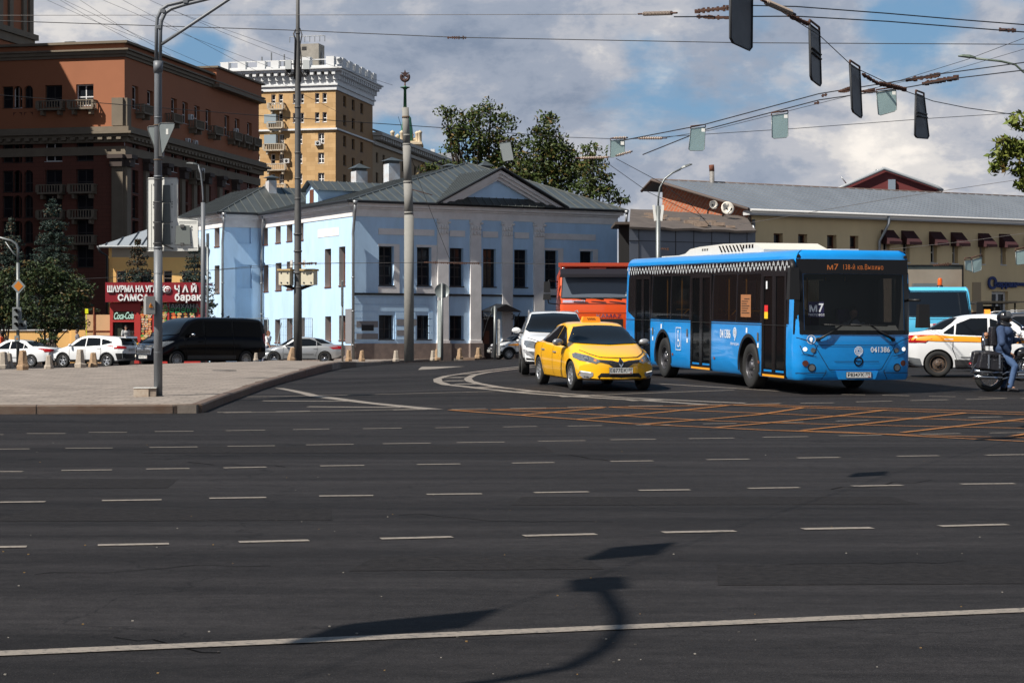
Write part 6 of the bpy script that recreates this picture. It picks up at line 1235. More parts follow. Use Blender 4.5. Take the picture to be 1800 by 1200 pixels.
 for a in [('ribbed insulator on the top wire left of the first dark shield', (1122, 25, 26), (1190, 23, 25), 'ins', 1.3), ('rusty turnbuckle above, between the insulator and the first dark shield', (1222, 20, 25), (1280, 14, 24.6), 'clamp', 1.6), ('rusty turnbuckle below, between the insulator and the first dark shield', (1225, 29, 25), (1284, 32, 24.6), 'clamp', 1.3),
     ('chunky rusty insulator chain at the top edge right of the first dark shield', (1338, 0, 25), (1398, 26, 26), 'ins', 1.9), ('rusty clamp string leading down to the second dark shield', (1385, 26, 26), (1420, 42, 27), 'clamp', 1.5),
     ('rusty insulator string right of the third dark shield', (1516, 130, 32.4), (1545, 148, 33), 'clamp', 1.3), ('rusty crossing piece where the trolley wires meet', (1545, 146, 33), (1592, 157, 34.5), 'clamp', 1.6), ('long rusty splice on the upper trolley wire', (1593, 141, 42), (1652, 131, 41), 'rod', 1.5), ('long rusty splice on the lower trolley wire', (1622, 147, 41.5), (1684, 136, 40), 'rod', 1.5),
     ('short rusty splice left of the third dark shield', (1474, 161, 44), (1496, 156, 44), 'rod', 1.6), ('short rusty splice under the third dark shield', (1514, 161, 44), (1538, 159, 44), 'rod', 1.5), ('small clamp on the upper trolley wire', (1444, 169, 46), (1454, 166, 46), 'clamp', 1.0), ('small clamp on the lower trolley wire', (1431, 182, 46), (1440, 180, 46), 'clamp', 1.0),
     ('row of rusty studs on the lower double wire at the right edge', (1756, 52, 32), (1786, 54, 32), 'clamp', 1.2), ('knotted clamp on the dark wire in mid sky', (786, 66, 58), (820, 66.5, 58), 'clamp', .9),
     ('insulator pair over the trees, left piece', (1076, 243, 60), (1104, 242, 60), 'ins', 1.0), ('insulator pair over the trees, right piece', (1115, 243, 60), (1172, 243, 59), 'ins', .9), ('pale insulator string lower down beside the trees', (1082, 274, 60), (1112, 266, 60), 'ins', .9), ('pale insulator string among the leaves', (1012, 278, 62), (1078, 276, 61), 'ins', .8),
     ('rusty wire fitting before the blue facade windows', (745, 461, 95), (843, 463, 95.5), 'rod', .7), ('rusty bracket on the dark trolley pole', (524, 463, 99.4), (557, 462.5, 99.4), 'rod', .9), ('rusty chain on the grey roof slope', (724, 333, 101), (760, 343, 101), 'clamp', .5),
     ('rusty fitting behind the street lamp over the grey building', (1160, 437, 79), (1176, 438, 79), 'rod', .8), ('rusty fitting above the bus roof', (1220, 452, 70), (1243, 450, 70), 'rod', .9), ('short rusty fitting near the beige truck', (1640, 466, 60), (1672, 464, 60), 'rod', .8)]: fitting(*a)
 # hanging shields
 MSD = mat('shield_dark', (.045, .05, .06), .55, metal=.2, var=.2, scale=6); MSE = mat('shield_edge', (.016, .017, .02), .6)
 def shield(lab, pts, D, dd, grp, m=MSD, cross=True, th=.02):
  """pts: four image corners (top left, top right, bottom right, bottom left); dd: how much deeper the right edge is"""
  c = [W(pts[0][0], pts[0][1], D), W(pts[1][0], pts[1][1], D + dd), W(pts[2][0], pts[2][1], D + dd), W(pts[3][0], pts[3][1], D)]; o = sum(c, Vector()) / 4; T = thing('hanging_shield', lab, 'hanging shield', o, 0, grp); q = [p - o for p in c]; n = (q[1] - q[0]).cross(q[3] - q[0]).normalized() * th
  ch = .12; b = [q[0], q[1], q[2].lerp(q[1], ch * .5), q[2].lerp(q[3], ch), q[3].lerp(q[2], ch), q[3].lerp(q[0], ch * .5)]; mb = MB(); k = len(b); mb.add(b + [p + n for p in b], [tuple(range(k)), tuple(reversed(range(k, 2 * k)))] + [(i, (i + 1) % k, k + (i + 1) % k, k + i) for i in range(k)]); mb.build('panel', [m], T)
  e = MB(); r = .012 if m is MSD else .008; e.tube([p - n * .3 for p in b + b[:1]], r, 5); e.build('edge', [MSE if m is MSD else M_GALV], T)
  h = MB(); h.tube([q[0], q[0] + Vector((0, 0, .06)), q[1] + Vector((0, 0, .06)), q[1]], .018, 5); h.build('hanger', [M_RUST], T)
  if cross: x = MB(); x.tube([q[0].lerp(q[3], .42) - n, q[1].lerp(q[2], .42) - n], .014, 5); x.tube([q[0].lerp(q[3], .50) - n, q[1].lerp(q[2], .50) - n], .014, 5); x.build('cross_rib', [MSE], T)
  return T
 g1 = 'dark shields hanging from the trolley wires'
 shield('largest dark hanging shield cut off by the top edge of the photo', [(1284, -48), (1322, -30), (1321, 91), (1284, 74)], 24.4, .75, g1, cross=False)
 shield('dark hanging shield with a cross rib, second from the left', [(1423, 43), (1440, 56), (1443, 153), (1425, 139)], 28.0, .8, g1)
 shield('dark hanging shield before the trolley wires, third from the left', [(1494, 113), (1511, 124), (1515, 209), (1498, 196)], 32.0, .8, g1, cross=False)
 shield('dark tapering hanging shield with a cross rib, rightmost', [(1610, 165), (1624, 170), (1633, 244), (1608, 242)], 35.4, .8, g1)
 for i, (gx, gy, zt, nm) in enumerate(((-.33, 17.3, 5.5, 'far'), (-3.19, 9.87, 5.5, 'middle'), (-4.49, 6.48, 5.5, 'near'))):      # the same row carries on overhead, out of view, and drops its shadows on the road
  T = thing('hanging_shield', 'dark shield of the same row hanging overhead out of the picture, %s one' % nm, 'hanging shield', (gx, gy, zt), R(76), g1); m = MB(); m.prism([(-.36, .4), (-.36, -.4), (-.28, -.48), (.31, -.42), (.36, -.36), (.36, .4)], -.01, .01, 'XZ'); m.build('panel', [MSD], T); m = MB(); m.box(-.37, -.02, .4, .37, .02, .44); m.build('hanger', [M_RUST], T); T.scale = {'far': (.9, 1, .62), 'middle': (1.1, 1, .7), 'near': (.93, 1, 1.2)}[nm]
 wire('wire carrying the overhead row of dark shields', [(1440, 62, 28.4), (1340, 0, 25)], 1.6)
 mb = MB(); mb.tube([W(1340, 0, 25), (-.33, 17.3, 5.95), (-3.19, 9.87, 5.95), (-4.49, 6.48, 5.95), (-7.5, -1, 6.2)], .006, 5); o = mb.build('wire', [M_WIRE]); tag(o, 'wire carrying the shields on past the camera overhead', 'wire', 'overhead wires')
 MG = mat('shield_pale', (.33, .45, .45), .45, metal=.2, var=.12, scale=30); MGR = mat('shield_stone', (.30, .33, .33), .6); g2 = 'pale shields hanging along the trolley wires'
 for lab, pts, D, m in (('pale glassy hanging shield beside the tree top', [(1073, 247, ), (1098, 246), (1098, 272), (1072, 278)], 60, MG), ('pale hanging shield left of centre in the right half of the sky', [(1214, 226), (1240, 223), (1238, 265), (1210, 265)], 54, MG), ('pale hanging shield in the middle of the wires', [(1356, 203), (1385, 199), (1385, 242), (1357, 244)], 48, MG), ('pale hanging shield between the two last dark shields', [(1540, 163), (1575, 158), (1576, 195), (1544, 204)], 43, MG),
         ('grey hanging shield before the trees', [(878, 252), (897, 249), (903, 281), (884, 284)], 80, MGR), ('pale hanging shield over the beige truck', [(1708, 457), (1726, 452), (1725, 475), (1710, 480)], 50, MG), ('pale hanging shield at the right edge over the beige wall', [(1785, 442), (1815, 437), (1815, 462), (1786, 466)], 48, MG), ('pale grey sheet beside the first pale shield over the truck', [(1696, 458), (1707, 457), (1709, 478), (1697, 474)], 51, MG)):
  T = shield(lab, pts, D, .1, g2, m, False, .01)
  if m is MG and pts[0][0] < 1600 : q = W(pts[1][0] - 4, pts[1][1] + 6, D) - T.location; s = MB(); s.box(q.x - 3 * D / F, q.y - .03, q.z - 3 * D / F, q.x + 3 * D / F, q.y - .015, q.z + 3 * D / F); s.build('sticker', [M_WPLATE], T)
 # arm with camera beside the camera position: only its shadow reaches the view
 T = thing('camera_mast', 'curved mast with a box behind the photographer whose shadow falls on the road', 'mast', (-9.2, 1.8, 0)); m = MB(); k = math.tan(R(SUN_EL))
 def at(px, py, h): g = P(px, py); hh = h / k; return (g.x + SH.x * hh + 9.2, g.y + SH.y * hh - 1.8, h)
 q = [at(870, 1196, 6.2), at(1000, 1172, 6.5), at(1060, 1140, 6.8), at(1090, 1105, 7.0), at(1088, 1080, 7.0), at(1070, 1050, 7.05), at(1052, 1026, 7.05)]
 b = q[0]; m.tube([(b[0] - .3, b[1] - .1, 0), (b[0] - .15, b[1] - .05, 5)] + q, .045, 10); m.build('mast', [M_POLE], T); h = MB(); e = q[-1]; h.box(e[0] - .06, e[1] - .26, e[2] - .15, e[0] + .06, e[1] + .26, e[2] + .15); h.build('box', [M_LAMPG], T)
overhead()
# ================================================================ vehicles
def paint(name, c, metal=0.0, rough=.28, coat=1.0): return mat(name, c, rough, metal=metal, coat=coat, var=.03, scale=2)
M_GLASS = mat('car_glass', (0.008, 0.010, 0.013), 0.04, spec=.25); M_TYRE = mat('tyre', (.012, .012, .012), .8, bump=.2, bscale=60); M_PLAST = mat('black_plastic', (.014, .014, .015), .5, spec=.35)
M_CHROME = mat('chrome', (.55, .55, .56), .15, metal=1.0); M_ALLOY = mat('alloy_rim', (.42, .43, .45), .3, metal=.7); M_WELL = mat('wheel_well', (.006, .006, .006), .9); M_LAMPC = mat('clear_lamp', (.17, .185, .20), .08, metal=.35, spec=.8, var=.35, scale=9)
M_LAMPD = mat('dark_lamp', (.04, .045, .055), .08, spec=.8); M_RED = mat('red_lamp', (.32, .01, .012), .12, spec=.6); M_PLATE = mat('plate_white', (.62, .62, .60), .45); M_INK = mat('plate_ink', (.01, .01, .01), .6); M_DRL = mat('lit_lamp', (.9, .9, .85), .3, emit=(1, .90, .72), es=.75); M_SEAMC = mat('panel_gap', (.006, .006, .006), .8)
M_SILV = mat('silver_trim', (.36, .36, .37), .35, metal=.5)
def herm(T, x):
 """smooth monotone interpolation through control points"""
 if x <= T[0][0]: return T[0][1]
 if x >= T[-1][0]: return T[-1][1]
 n = len(T); d = [(T[i + 1][1] - T[i][1]) / (T[i + 1][0] - T[i][0]) for i in range(n - 1)]
 for i in range(n - 1):
  if x <= T[i + 1][0]: break
 def tan(k):
  if k == 0: return d[0]
  if k == n - 1: return d[-1]
  return 0 if d[k - 1] * d[k] <= 0 else 2 * d[k - 1] * d[k] / (d[k - 1] + d[k])
 h = T[i + 1][0] - T[i][0]; t = (x - T[i][0]) / h; a, b = tan(i) * h, tan(i + 1) * h
 return (2 * t ** 3 - 3 * t * t + 1) * T[i][1] + (t ** 3 - 2 * t * t + t) * a + (-2 * t ** 3 + 3 * t * t) * T[i + 1][1] + (t ** 3 - t * t) * b
def apply_bool(me, cutters):
 o = link('tmp', me)
 cs = []
 for c in cutters: k = link('tmpc', c); cs.append(k); m = o.modifiers.new('b', 'BOOLEAN'); m.operation = 'DIFFERENCE'; m.solver = 'EXACT'; m.object = k; m.material_mode = 'TRANSFER'
 bpy.context.view_layer.update(); r = mesh_of(o); bpy.data.objects.remove(o)
 for k in cs: bpy.data.objects.remove(k)
 return r
class Shell:
 """projects panels onto a closed body mesh"""
 def __init__(s, me): bm = bmesh.new(); bm.from_mesh(me); bmesh.ops.triangulate(bm, faces=bm.faces); s.t = BVHTree.FromBMesh(bm); bm.free()
 def hit(s, o, d): return s.t.ray_cast(Vector(o), Vector(d))[0]
 def hitn(s, o, d):
  h, n = s.t.ray_cast(Vector(o), Vector(d))[:2]; return h, (n if n is None or n.dot(Vector(d)) < 0 else -n)
 def patch(s, mb, poly, view, off=.006, step=.08, m=0, thick=0.0, maxd=None):
  """poly in (u, z): view 'F' front (u = y), 'B' back, 'L' left side (u = x), 'R' right side, 'T' top (u = x, z = y)"""
  bm = bmesh.new(); bm.faces.new([bm.verts.new((p[0], p[1], 0)) for p in poly])
  for ax in (0, 1):
   lo, hi = min(p[ax] for p in poly), max(p[ax] for p in poly); k = lo + step
   while k < hi - step * .2: bmesh.ops.bisect_plane(bm, geom=bm.verts[:] + bm.edges[:] + bm.faces[:], plane_co=(k, 0, 0) if ax == 0 else (0, k, 0), plane_no=(1, 0, 0) if ax == 0 else (0, 1, 0)); k += step
  bmesh.ops.triangulate(bm, faces=bm.faces); bm.verts.index_update(); vs = []; bad = set()
  D = {'F': (-1, 0, 0), 'B': (1, 0, 0), 'L': (0, -1, 0), 'R': (0, 1, 0), 'T': (0, 0, -1)}[view]; D = Vector(D); last = None
  for v in bm.verts:
   u, z = v.co.x, v.co.y; o = {'F': (9, u, z), 'B': (-19, u, z), 'L': (u, 5, z), 'R': (u, -5, z), 'T': (u, z, 6)}[view]; h, nn = s.hitn(o, D)
   if h is None: bad.add(v.index); vs.append((0, 0, 0))
   else: vs.append(tuple(h + (nn - D * .4).normalized() * off))
  fs = [tuple(v.index for v in f.verts) for f in bm.faces if not any(v.index in bad for v in f.verts)]; bm.free(); mb.add(vs, fs, m, True)
 def panel(s, name, poly, view, m, parent, off=.006, step=.08, mirror=False):
  out = []
  for q, vw in ([(poly, view)] + ([([(-a, b) for a, b in poly], view)] if mirror and view in 'FB' else []) + ([(poly, 'R' if view == 'L' else 'L')] if mirror and view in 'LR' else [])):
   mb = MB(); s.patch(mb, q, vw, off, step)
   if mb.f: out.append(mb.build(name, [m], parent, fix=False))
  return out
 def strip(s, name, pts, w, view, m, parent, off=.013):
  mb = MB()
  for a, b in zip(pts, pts[1:]):
   a, b = Vector(a), Vector(b); d = (b - a).normalized(); n = Vector((-d.y, d.x)) * w / 2; s.patch(mb, [tuple(a - n), tuple(b - n), tuple(b + n), tuple(a + n)], view, off, .1)
  if mb.f: return mb.build(name, [m], parent, fix=False)
 def text(s, name, body, size, at, view, m, parent, off=.008, **kw):
  me = text_mesh(body, size, **kw); bm = bmesh.new(); bm.from_mesh(me); dead = []
  for v in bm.verts:
   u, z = v.co.x, v.co.y; u = u if view in 'FL' else -u;
   if view == 'F': o, D = (9, at[0] + v.co.x, at[1] + z), Vector((-1, 0, 0))
   elif view == 'B': o, D = (-19, at[0] - v.co.x, at[1] + z), Vector((1, 0, 0))
   elif view == 'R': o, D = (at[0] + v.co.x, -5, at[1] + z), Vector((0, 1, 0))
   else: o, D = (at[0] - v.co.x, 5, at[1] + z), Vector((0, -1, 0))
   h = s.hit(o, D)
   if h is None: dead.append(v)
   else: v.co = h - D * off
  bmesh.ops.delete(bm, geom=dead, context='VERTS'); bm.to_mesh(me); bm.free(); me.materials.append(m); return link(name, me, parent)
def circle(cx, cz, r, n=20, sx=1.0): return [(cx + r * sx * math.cos(2 * math.pi * i / n), cz + r * math.sin(2 * math.pi * i / n)) for i in range(n)]
def loft_body(sp):
 """closed car body from smooth curves: top line, shoulder, sill and plan widths"""
 x0, x1 = sp['x']; n = sp.get('n', 84); rings = []
 W2 = sp['W'] / 2
 for i in range(n + 1):
  t = i / n; t = .5 - .5 * math.cos(math.pi * t) * .35 - .65 * (.5 - t) if False else t; x = x0 + (x1 - x0) * t
  zt, zs, zb = herm(sp['top'], x), herm(sp['sh'], x), herm(sp['bot'], x); w = herm(sp['w'], x) * W2; wr = herm(sp['wr'], x) * W2; zt = max(zt, zs + .012); dz = zs - zb; gh = zt - zs; dr = min(.085, gh * .4)
  tuck = sp.get('tuck', .9)
  P_ = [(0, zb), (w * .6, zb), (w * tuck, zb + .01), (w * (tuck + .055), zb + dz * .06), (w * .975, zb + dz * .22), (w * .995, zb + dz * .42), (w, zb + dz * .6), (w * .993, zb + dz * .8), (w * .975, zb + dz * .93), (w * .945, zs)]
  wg = w * .925; wt = min(wr, wg)
  for k in (.04, .35, .7, 1.0): b = math.sin(k * math.pi / 2 * .9) * .5 + k * .5 if False else k; P_.append((wg + (wt - wg) * (b ** 1.15), zs + (gh - dr) * b))
  P_ += [(wt * .955, zt - dr * .52), (wt * .86, zt - dr * .22), (wt * .6, zt - dr * .06), (wt * .3, zt), (0, zt)]
  rings.append((x, P_))
 bow_f, bow_b = sp.get('bowf', .28), sp.get('bowb', .2); vs = []; m = len(rings[0][1]); full = 2 * m - 2
 def disp(x, y, z):
   a = abs(y) / W2; ff = sst((x - (x1 - 1.15)) / 1.15); fb = sst(((x0 + .8) - x) / .8); nose = sp.get('nose', lambda z: 0)(z) * ff; tail = sp.get('tail', lambda z: 0)(z) * fb
   return (x - bow_f * a ** 2.6 * ff - nose + bow_b * a ** 2.6 * fb + tail, y, z)
 for x, P_ in rings: vs += [disp(x, y, z) for y, z in P_ + [(-y, z) for y, z in reversed(P_[1:-1])]]
 fs = [(i * full + k, i * full + (k + 1) % full, (i + 1) * full + (k + 1) % full, (i + 1) * full + k) for i in range(n) for k in range(full)]
 mb = MB(); mb.add(vs, fs, 0, True)
 for (x, P_), fl in ((rings[0], 0), (rings[-1], 1)):      # the ends follow the same plan curve
  nc = 12; g = [[disp(x, y * (1 - 2 * j / nc), z) for j in range(nc + 1)] for y, z in P_]; cv = [p for r_ in g for p in r_]
  mb.add(cv, [(k * (nc + 1) + j, k * (nc + 1) + j + 1, (k + 1) * (nc + 1) + j + 1, (k + 1) * (nc + 1) + j) for k in range(m - 1) for j in range(nc)], 0, True)
 return mb
def cyl_mesh(x, y0, y1, z, r, m, n=36): mb = MB(); mb.lathe([(1e-4, y0), (r, y0), (r, y1), (1e-4, y1)], n, 0, 'Y', False, (x, 0, z)); return mb.mesh('cut', [m])
def wheel_parts(T, x, y, r, w, style='five', rim=None, side=1, dark=None, cap=None, rr=.67):
 """one wheel; side +1 faces +y"""
 rim = rim or M_ALLOY; mb = MB(); c = (x, y, r); q = w / 2; rw = r * rr; s = side
 key = ('tyre', r, w, rr)
 if key not in WC: k = MB(); k.lathe([(rw * .94, -q * .8), (rw, -q * .96), (r * .9, -q), (r * .965, -q * .9), (r, -q * .62), (r, q * .62), (r * .965, q * .9), (r * .9, q), (rw, q * .96), (rw * .94, q * .8)], 40, 0, 'Y'); k.lathe([(.001, q * .35), (rw * .96, q * .35)], 30, 0, 'Y'); k.lathe([(.001, -q * .35), (rw * .96, -q * .35)], 30, 0, 'Y'); WC[key] = k.mesh('tyre', [M_TYRE])
 root = bpy.data.objects.new('wheel', WC[key]); C.objects.link(root); root.parent = T; root.location = c
 key = ('rim', r, w, style, rim.name, s, rr)
 if key not in WC:
  k = MB(); k.lathe([(rw * .95, s * q * .3), (rw * .965, s * q * .86), (rw * .90, s * q * .9), (rw * .88, s * q * .74), (rw * .86, s * q * .3)], 40, 0, 'Y')
  if style in ('five', 'ten', 'vee', 'multi'):
   ns = {'five': 5, 'ten': 10, 'vee': 5, 'multi': 14}[style]
   for i in range(ns):
    a0 = 2 * math.pi * i / ns
    for da in ((-.16, .16) if style == 'vee' else (0,)):
     a = a0 + da * .5; a2 = a0 + da * 1.7; wd = {'five': .20, 'ten': .09, 'vee': .085, 'multi': .055}[style] * rw; u = Vector((math.sin(a), 0, math.cos(a))); u2 = Vector((math.sin(a2), 0, math.cos(a2))); nrm = Vector((math.cos(a), 0, -math.sin(a))); p0 = u * rw * .15; p1 = u2 * rw * .9; y0, y1 = Vector((0, s * q * .62, 0)), Vector((0, s * q * .78, 0))
     k.add([p0 - nrm * wd + y0, p0 + nrm * wd + y0, p1 + nrm * wd * .75 + y1, p1 - nrm * wd * .75 + y1] + [p0 - nrm * wd + y0 * .4, p0 + nrm * wd + y0 * .4, p1 + nrm * wd * .75 + y1 * .4, p1 - nrm * wd * .75 + y1 * .4], [(0, 1, 2, 3), (0, 4, 5, 1), (1, 5, 6, 2), (2, 6, 7, 3), (3, 7, 4, 0)])
   k.lathe([(.001, s * q * .74), (rw * .17, s * q * .72), (rw * .22, s * q * .5)], 16, 0, 'Y')
  else:       # steel disc (bus, truck, plain car)
   k.lathe([(rw * .88, s * q * .3), (rw * .8, s * q * .2), (rw * .62, s * q * .5), (rw * .5, s * q * .52), (rw * .34, s * q * .45), (rw * .32, s * q * .85), (rw * .18, s * q * .9), (.001, s * q * .9)], 30, 0, 'Y')
   for i in range(10): a = 2 * math.pi * i / 10; k.lathe([(.001, s * q * .62), (rw * .045, s * q * .62), (rw * .045, s * q * .4)], 6, 1, 'Y', c=(rw * .42 * math.cos(a), 0, rw * .42 * math.sin(a)))
   for i in range(8): a = 2 * math.pi * (i + .5) / 8; k.lathe([(.001, s * q * .49), (rw * .085, s * q * .47)], 8, 2, 'Y', c=(rw * .72 * math.cos(a), 0, rw * .72 * math.sin(a)))
  WC[key] = k.mesh('rim', [rim, M_CHROME, M_WELL])
 link('rim', WC[key], root); return root
def plate(T, c, n, label, w=.52, h=.112, region='77', tilt=0):
 """registration plate facing direction n (local), c its centre"""
 n = Vector(n).normalized(); u = Vector((0, 0, 1)).cross(n).normalized(); wv = n.cross(u); M = basis(c, u, wv); mb = MB(); mb.M = M; mb.box(-w / 2, -h / 2, 0, w / 2, h / 2, .008, 0); mb.box(-w / 2 - .008, -h / 2 - .008, -.004, w / 2 + .008, h / 2 + .008, .004, 1); mb.box(w * .245, -h / 2 + .008, .008, w * .25, h / 2 - .008, .010, 1); mb.box(w * .38, -h * .40, .008, w * .46, -h * .26, .0105, 2)
 o = mb.build('number_plate', [M_PLATE, M_PLAST, mat('plate_red', (.3, .03, .03), .5)], T); d = M @ Matrix.Translation((-w * .13, 0, .0105))
 text('plate_number', label, h * .92, M_INK, o, d, sx=.98 * w / .52 * .98, space=1.02, offset=.0012); text('plate_region', region, h * .72, M_INK, o, M @ Matrix.Translation((w * .365, h * .12, .0105)), sx=.85, offset=.001); return o
def place(T, wf, wr_, z0=None):
 """put a vehicle so its axle midpoints (world xy) are wf (front) and wr_ (rear), following the road"""
 f = Vector((wf[0], wf[1], H(*wf))); r = Vector((wr_[0], wr_[1], H(*wr_))); d = (f - r); yaw = math.atan2(d.y, d.x); pitch = -math.atan2(d.z, math.hypot(d.x, d.y)); T.location = (f + r) / 2; T.rotation_euler = (0, pitch, yaw); return T
def place_by(T, px, py, D, heading, wb, track, which):
 """wheel contact seen at image column px and depth D; heading = unit xy; which = (+1 front/-1 rear, +1 left/-1 right)"""
 h = Vector(heading).normalized(); left = Vector((-h.y, h.x)); p = Vector((X(px, D), D)); c = p - h * (wb / 2) * which[0] - left * (track / 2) * which[1]; return place(T, tuple(c + h * wb / 2), tuple(c - h * wb / 2))
def make_car(name, label, cat, sp, group=None):
 T = thing(name, label, cat, group=group); T['category'] = cat; mb = loft_body(sp); me = mb.mesh('body', [sp['paint'], M_WELL, M_PLAST]); wb = sp['wb']; r = sp['wheel']; tr = sp['W'] - .24; cut = []
 for s in (1, -1):
  for x in (wb / 2, -wb / 2): y = s * sp['W'] / 2; cut.append(cyl_mesh(x, min(y * .55, y * 1.2), max(y * .55, y * 1.2), r, r * sp.get('arch', 1.13), M_WELL))
 me2 = apply_bool(me, cut);
 sh = Shell(me); body = link('body', me2, T)
 me2.set_sharp_from_angle(angle=R(32)) if hasattr(me2, 'set_sharp_from_angle') else None
 for p in me2.polygons: p.use_smooth = True
 for s in (1, -1):
  for x in (wb / 2, -wb / 2): wheel_parts(T, x, s * (sp['W'] / 2 - .125), r, .21, sp.get('style', 'ten'), sp.get('rim'), s)
 for nm, poly, view, m, mir in sp['panels']: sh.panel(nm, poly, view, m, T, mirror=mir, off={'windshield': .02, 'orange_band': .016, 'tail_light': .019}.get(nm, .011), step=.05)
 for nm, pts, w, view, m, mir in sp.get('lines', []):
  sh.strip(nm, pts, w, view, m, T)
  if mir: sh.strip(nm, pts if view in 'LR' else [(-a, b) for a, b in pts], w, {'L': 'R', 'R': 'L'}.get(view, view), m, T)
 for s in (1, -1):
  mx, mz = sp['mirror']; y = sp['W'] / 2; k = MB(); k.tube([(mx, s * (y - .12), mz - .05), (mx - .02, s * (y + .02), mz - .02)], .025, 6, 1); o = k.M; k.blob((mx - .02, s * (y + .10), mz + .03), (.075, .125, .08), 8, 0); k.build('mirror', [sp.get('mpaint', sp['paint']), M_PLAST], T)
  for hx, hz in sp['handles']:
   p = sh.hit((hx, s * 5, hz), (0, -s, 0)); k = MB(); k.box(p.x - .11, p.y - .012, p.z - .014, p.x + .11, p.y + .022 * s, p.z + .016) if s > 0 else k.box(p.x - .11, p.y - .022, p.z - .014, p.x + .11, p.y + .012, p.z + .016); k.build('door_handle', [sp.get('hpaint', sp['paint'])], T)
 T['_'] = 0; del T['_']; return T, sh
def taxi_sign(T, x, z, w=.36, c=(.85, .30, .02)):
 mb = MB(); mb.prism([(-w * .5, 0), (w * .5, 0), (w * .42, .115), (-w * .42, .115)], x - .07, x + .07, 'YZ'); mb2 = MB()
 o = mb.build('taxi_sign', [mat('taxi_sign_yellow', c, .4)], T); o.location = (0, 0, z); k = MB(); q = .024
 for i in range(8):
  for j in range(2):
   if (i + j) % 2:
    for xx in (x + .0715, x - .0715 - .001): k.box(xx, -.096 + i * q, .035 + j * q, xx + .001, -.096 + (i + 1) * q, .035 + (j + 1) * q)
 k.build('checker', [M_INK], o, fix=False)
def sedan_curves(L, H_, hood, wsb, wst, rt, rb, trunk, zs0=.70, zs1=.95, nose=.6, x0=None):
 pass
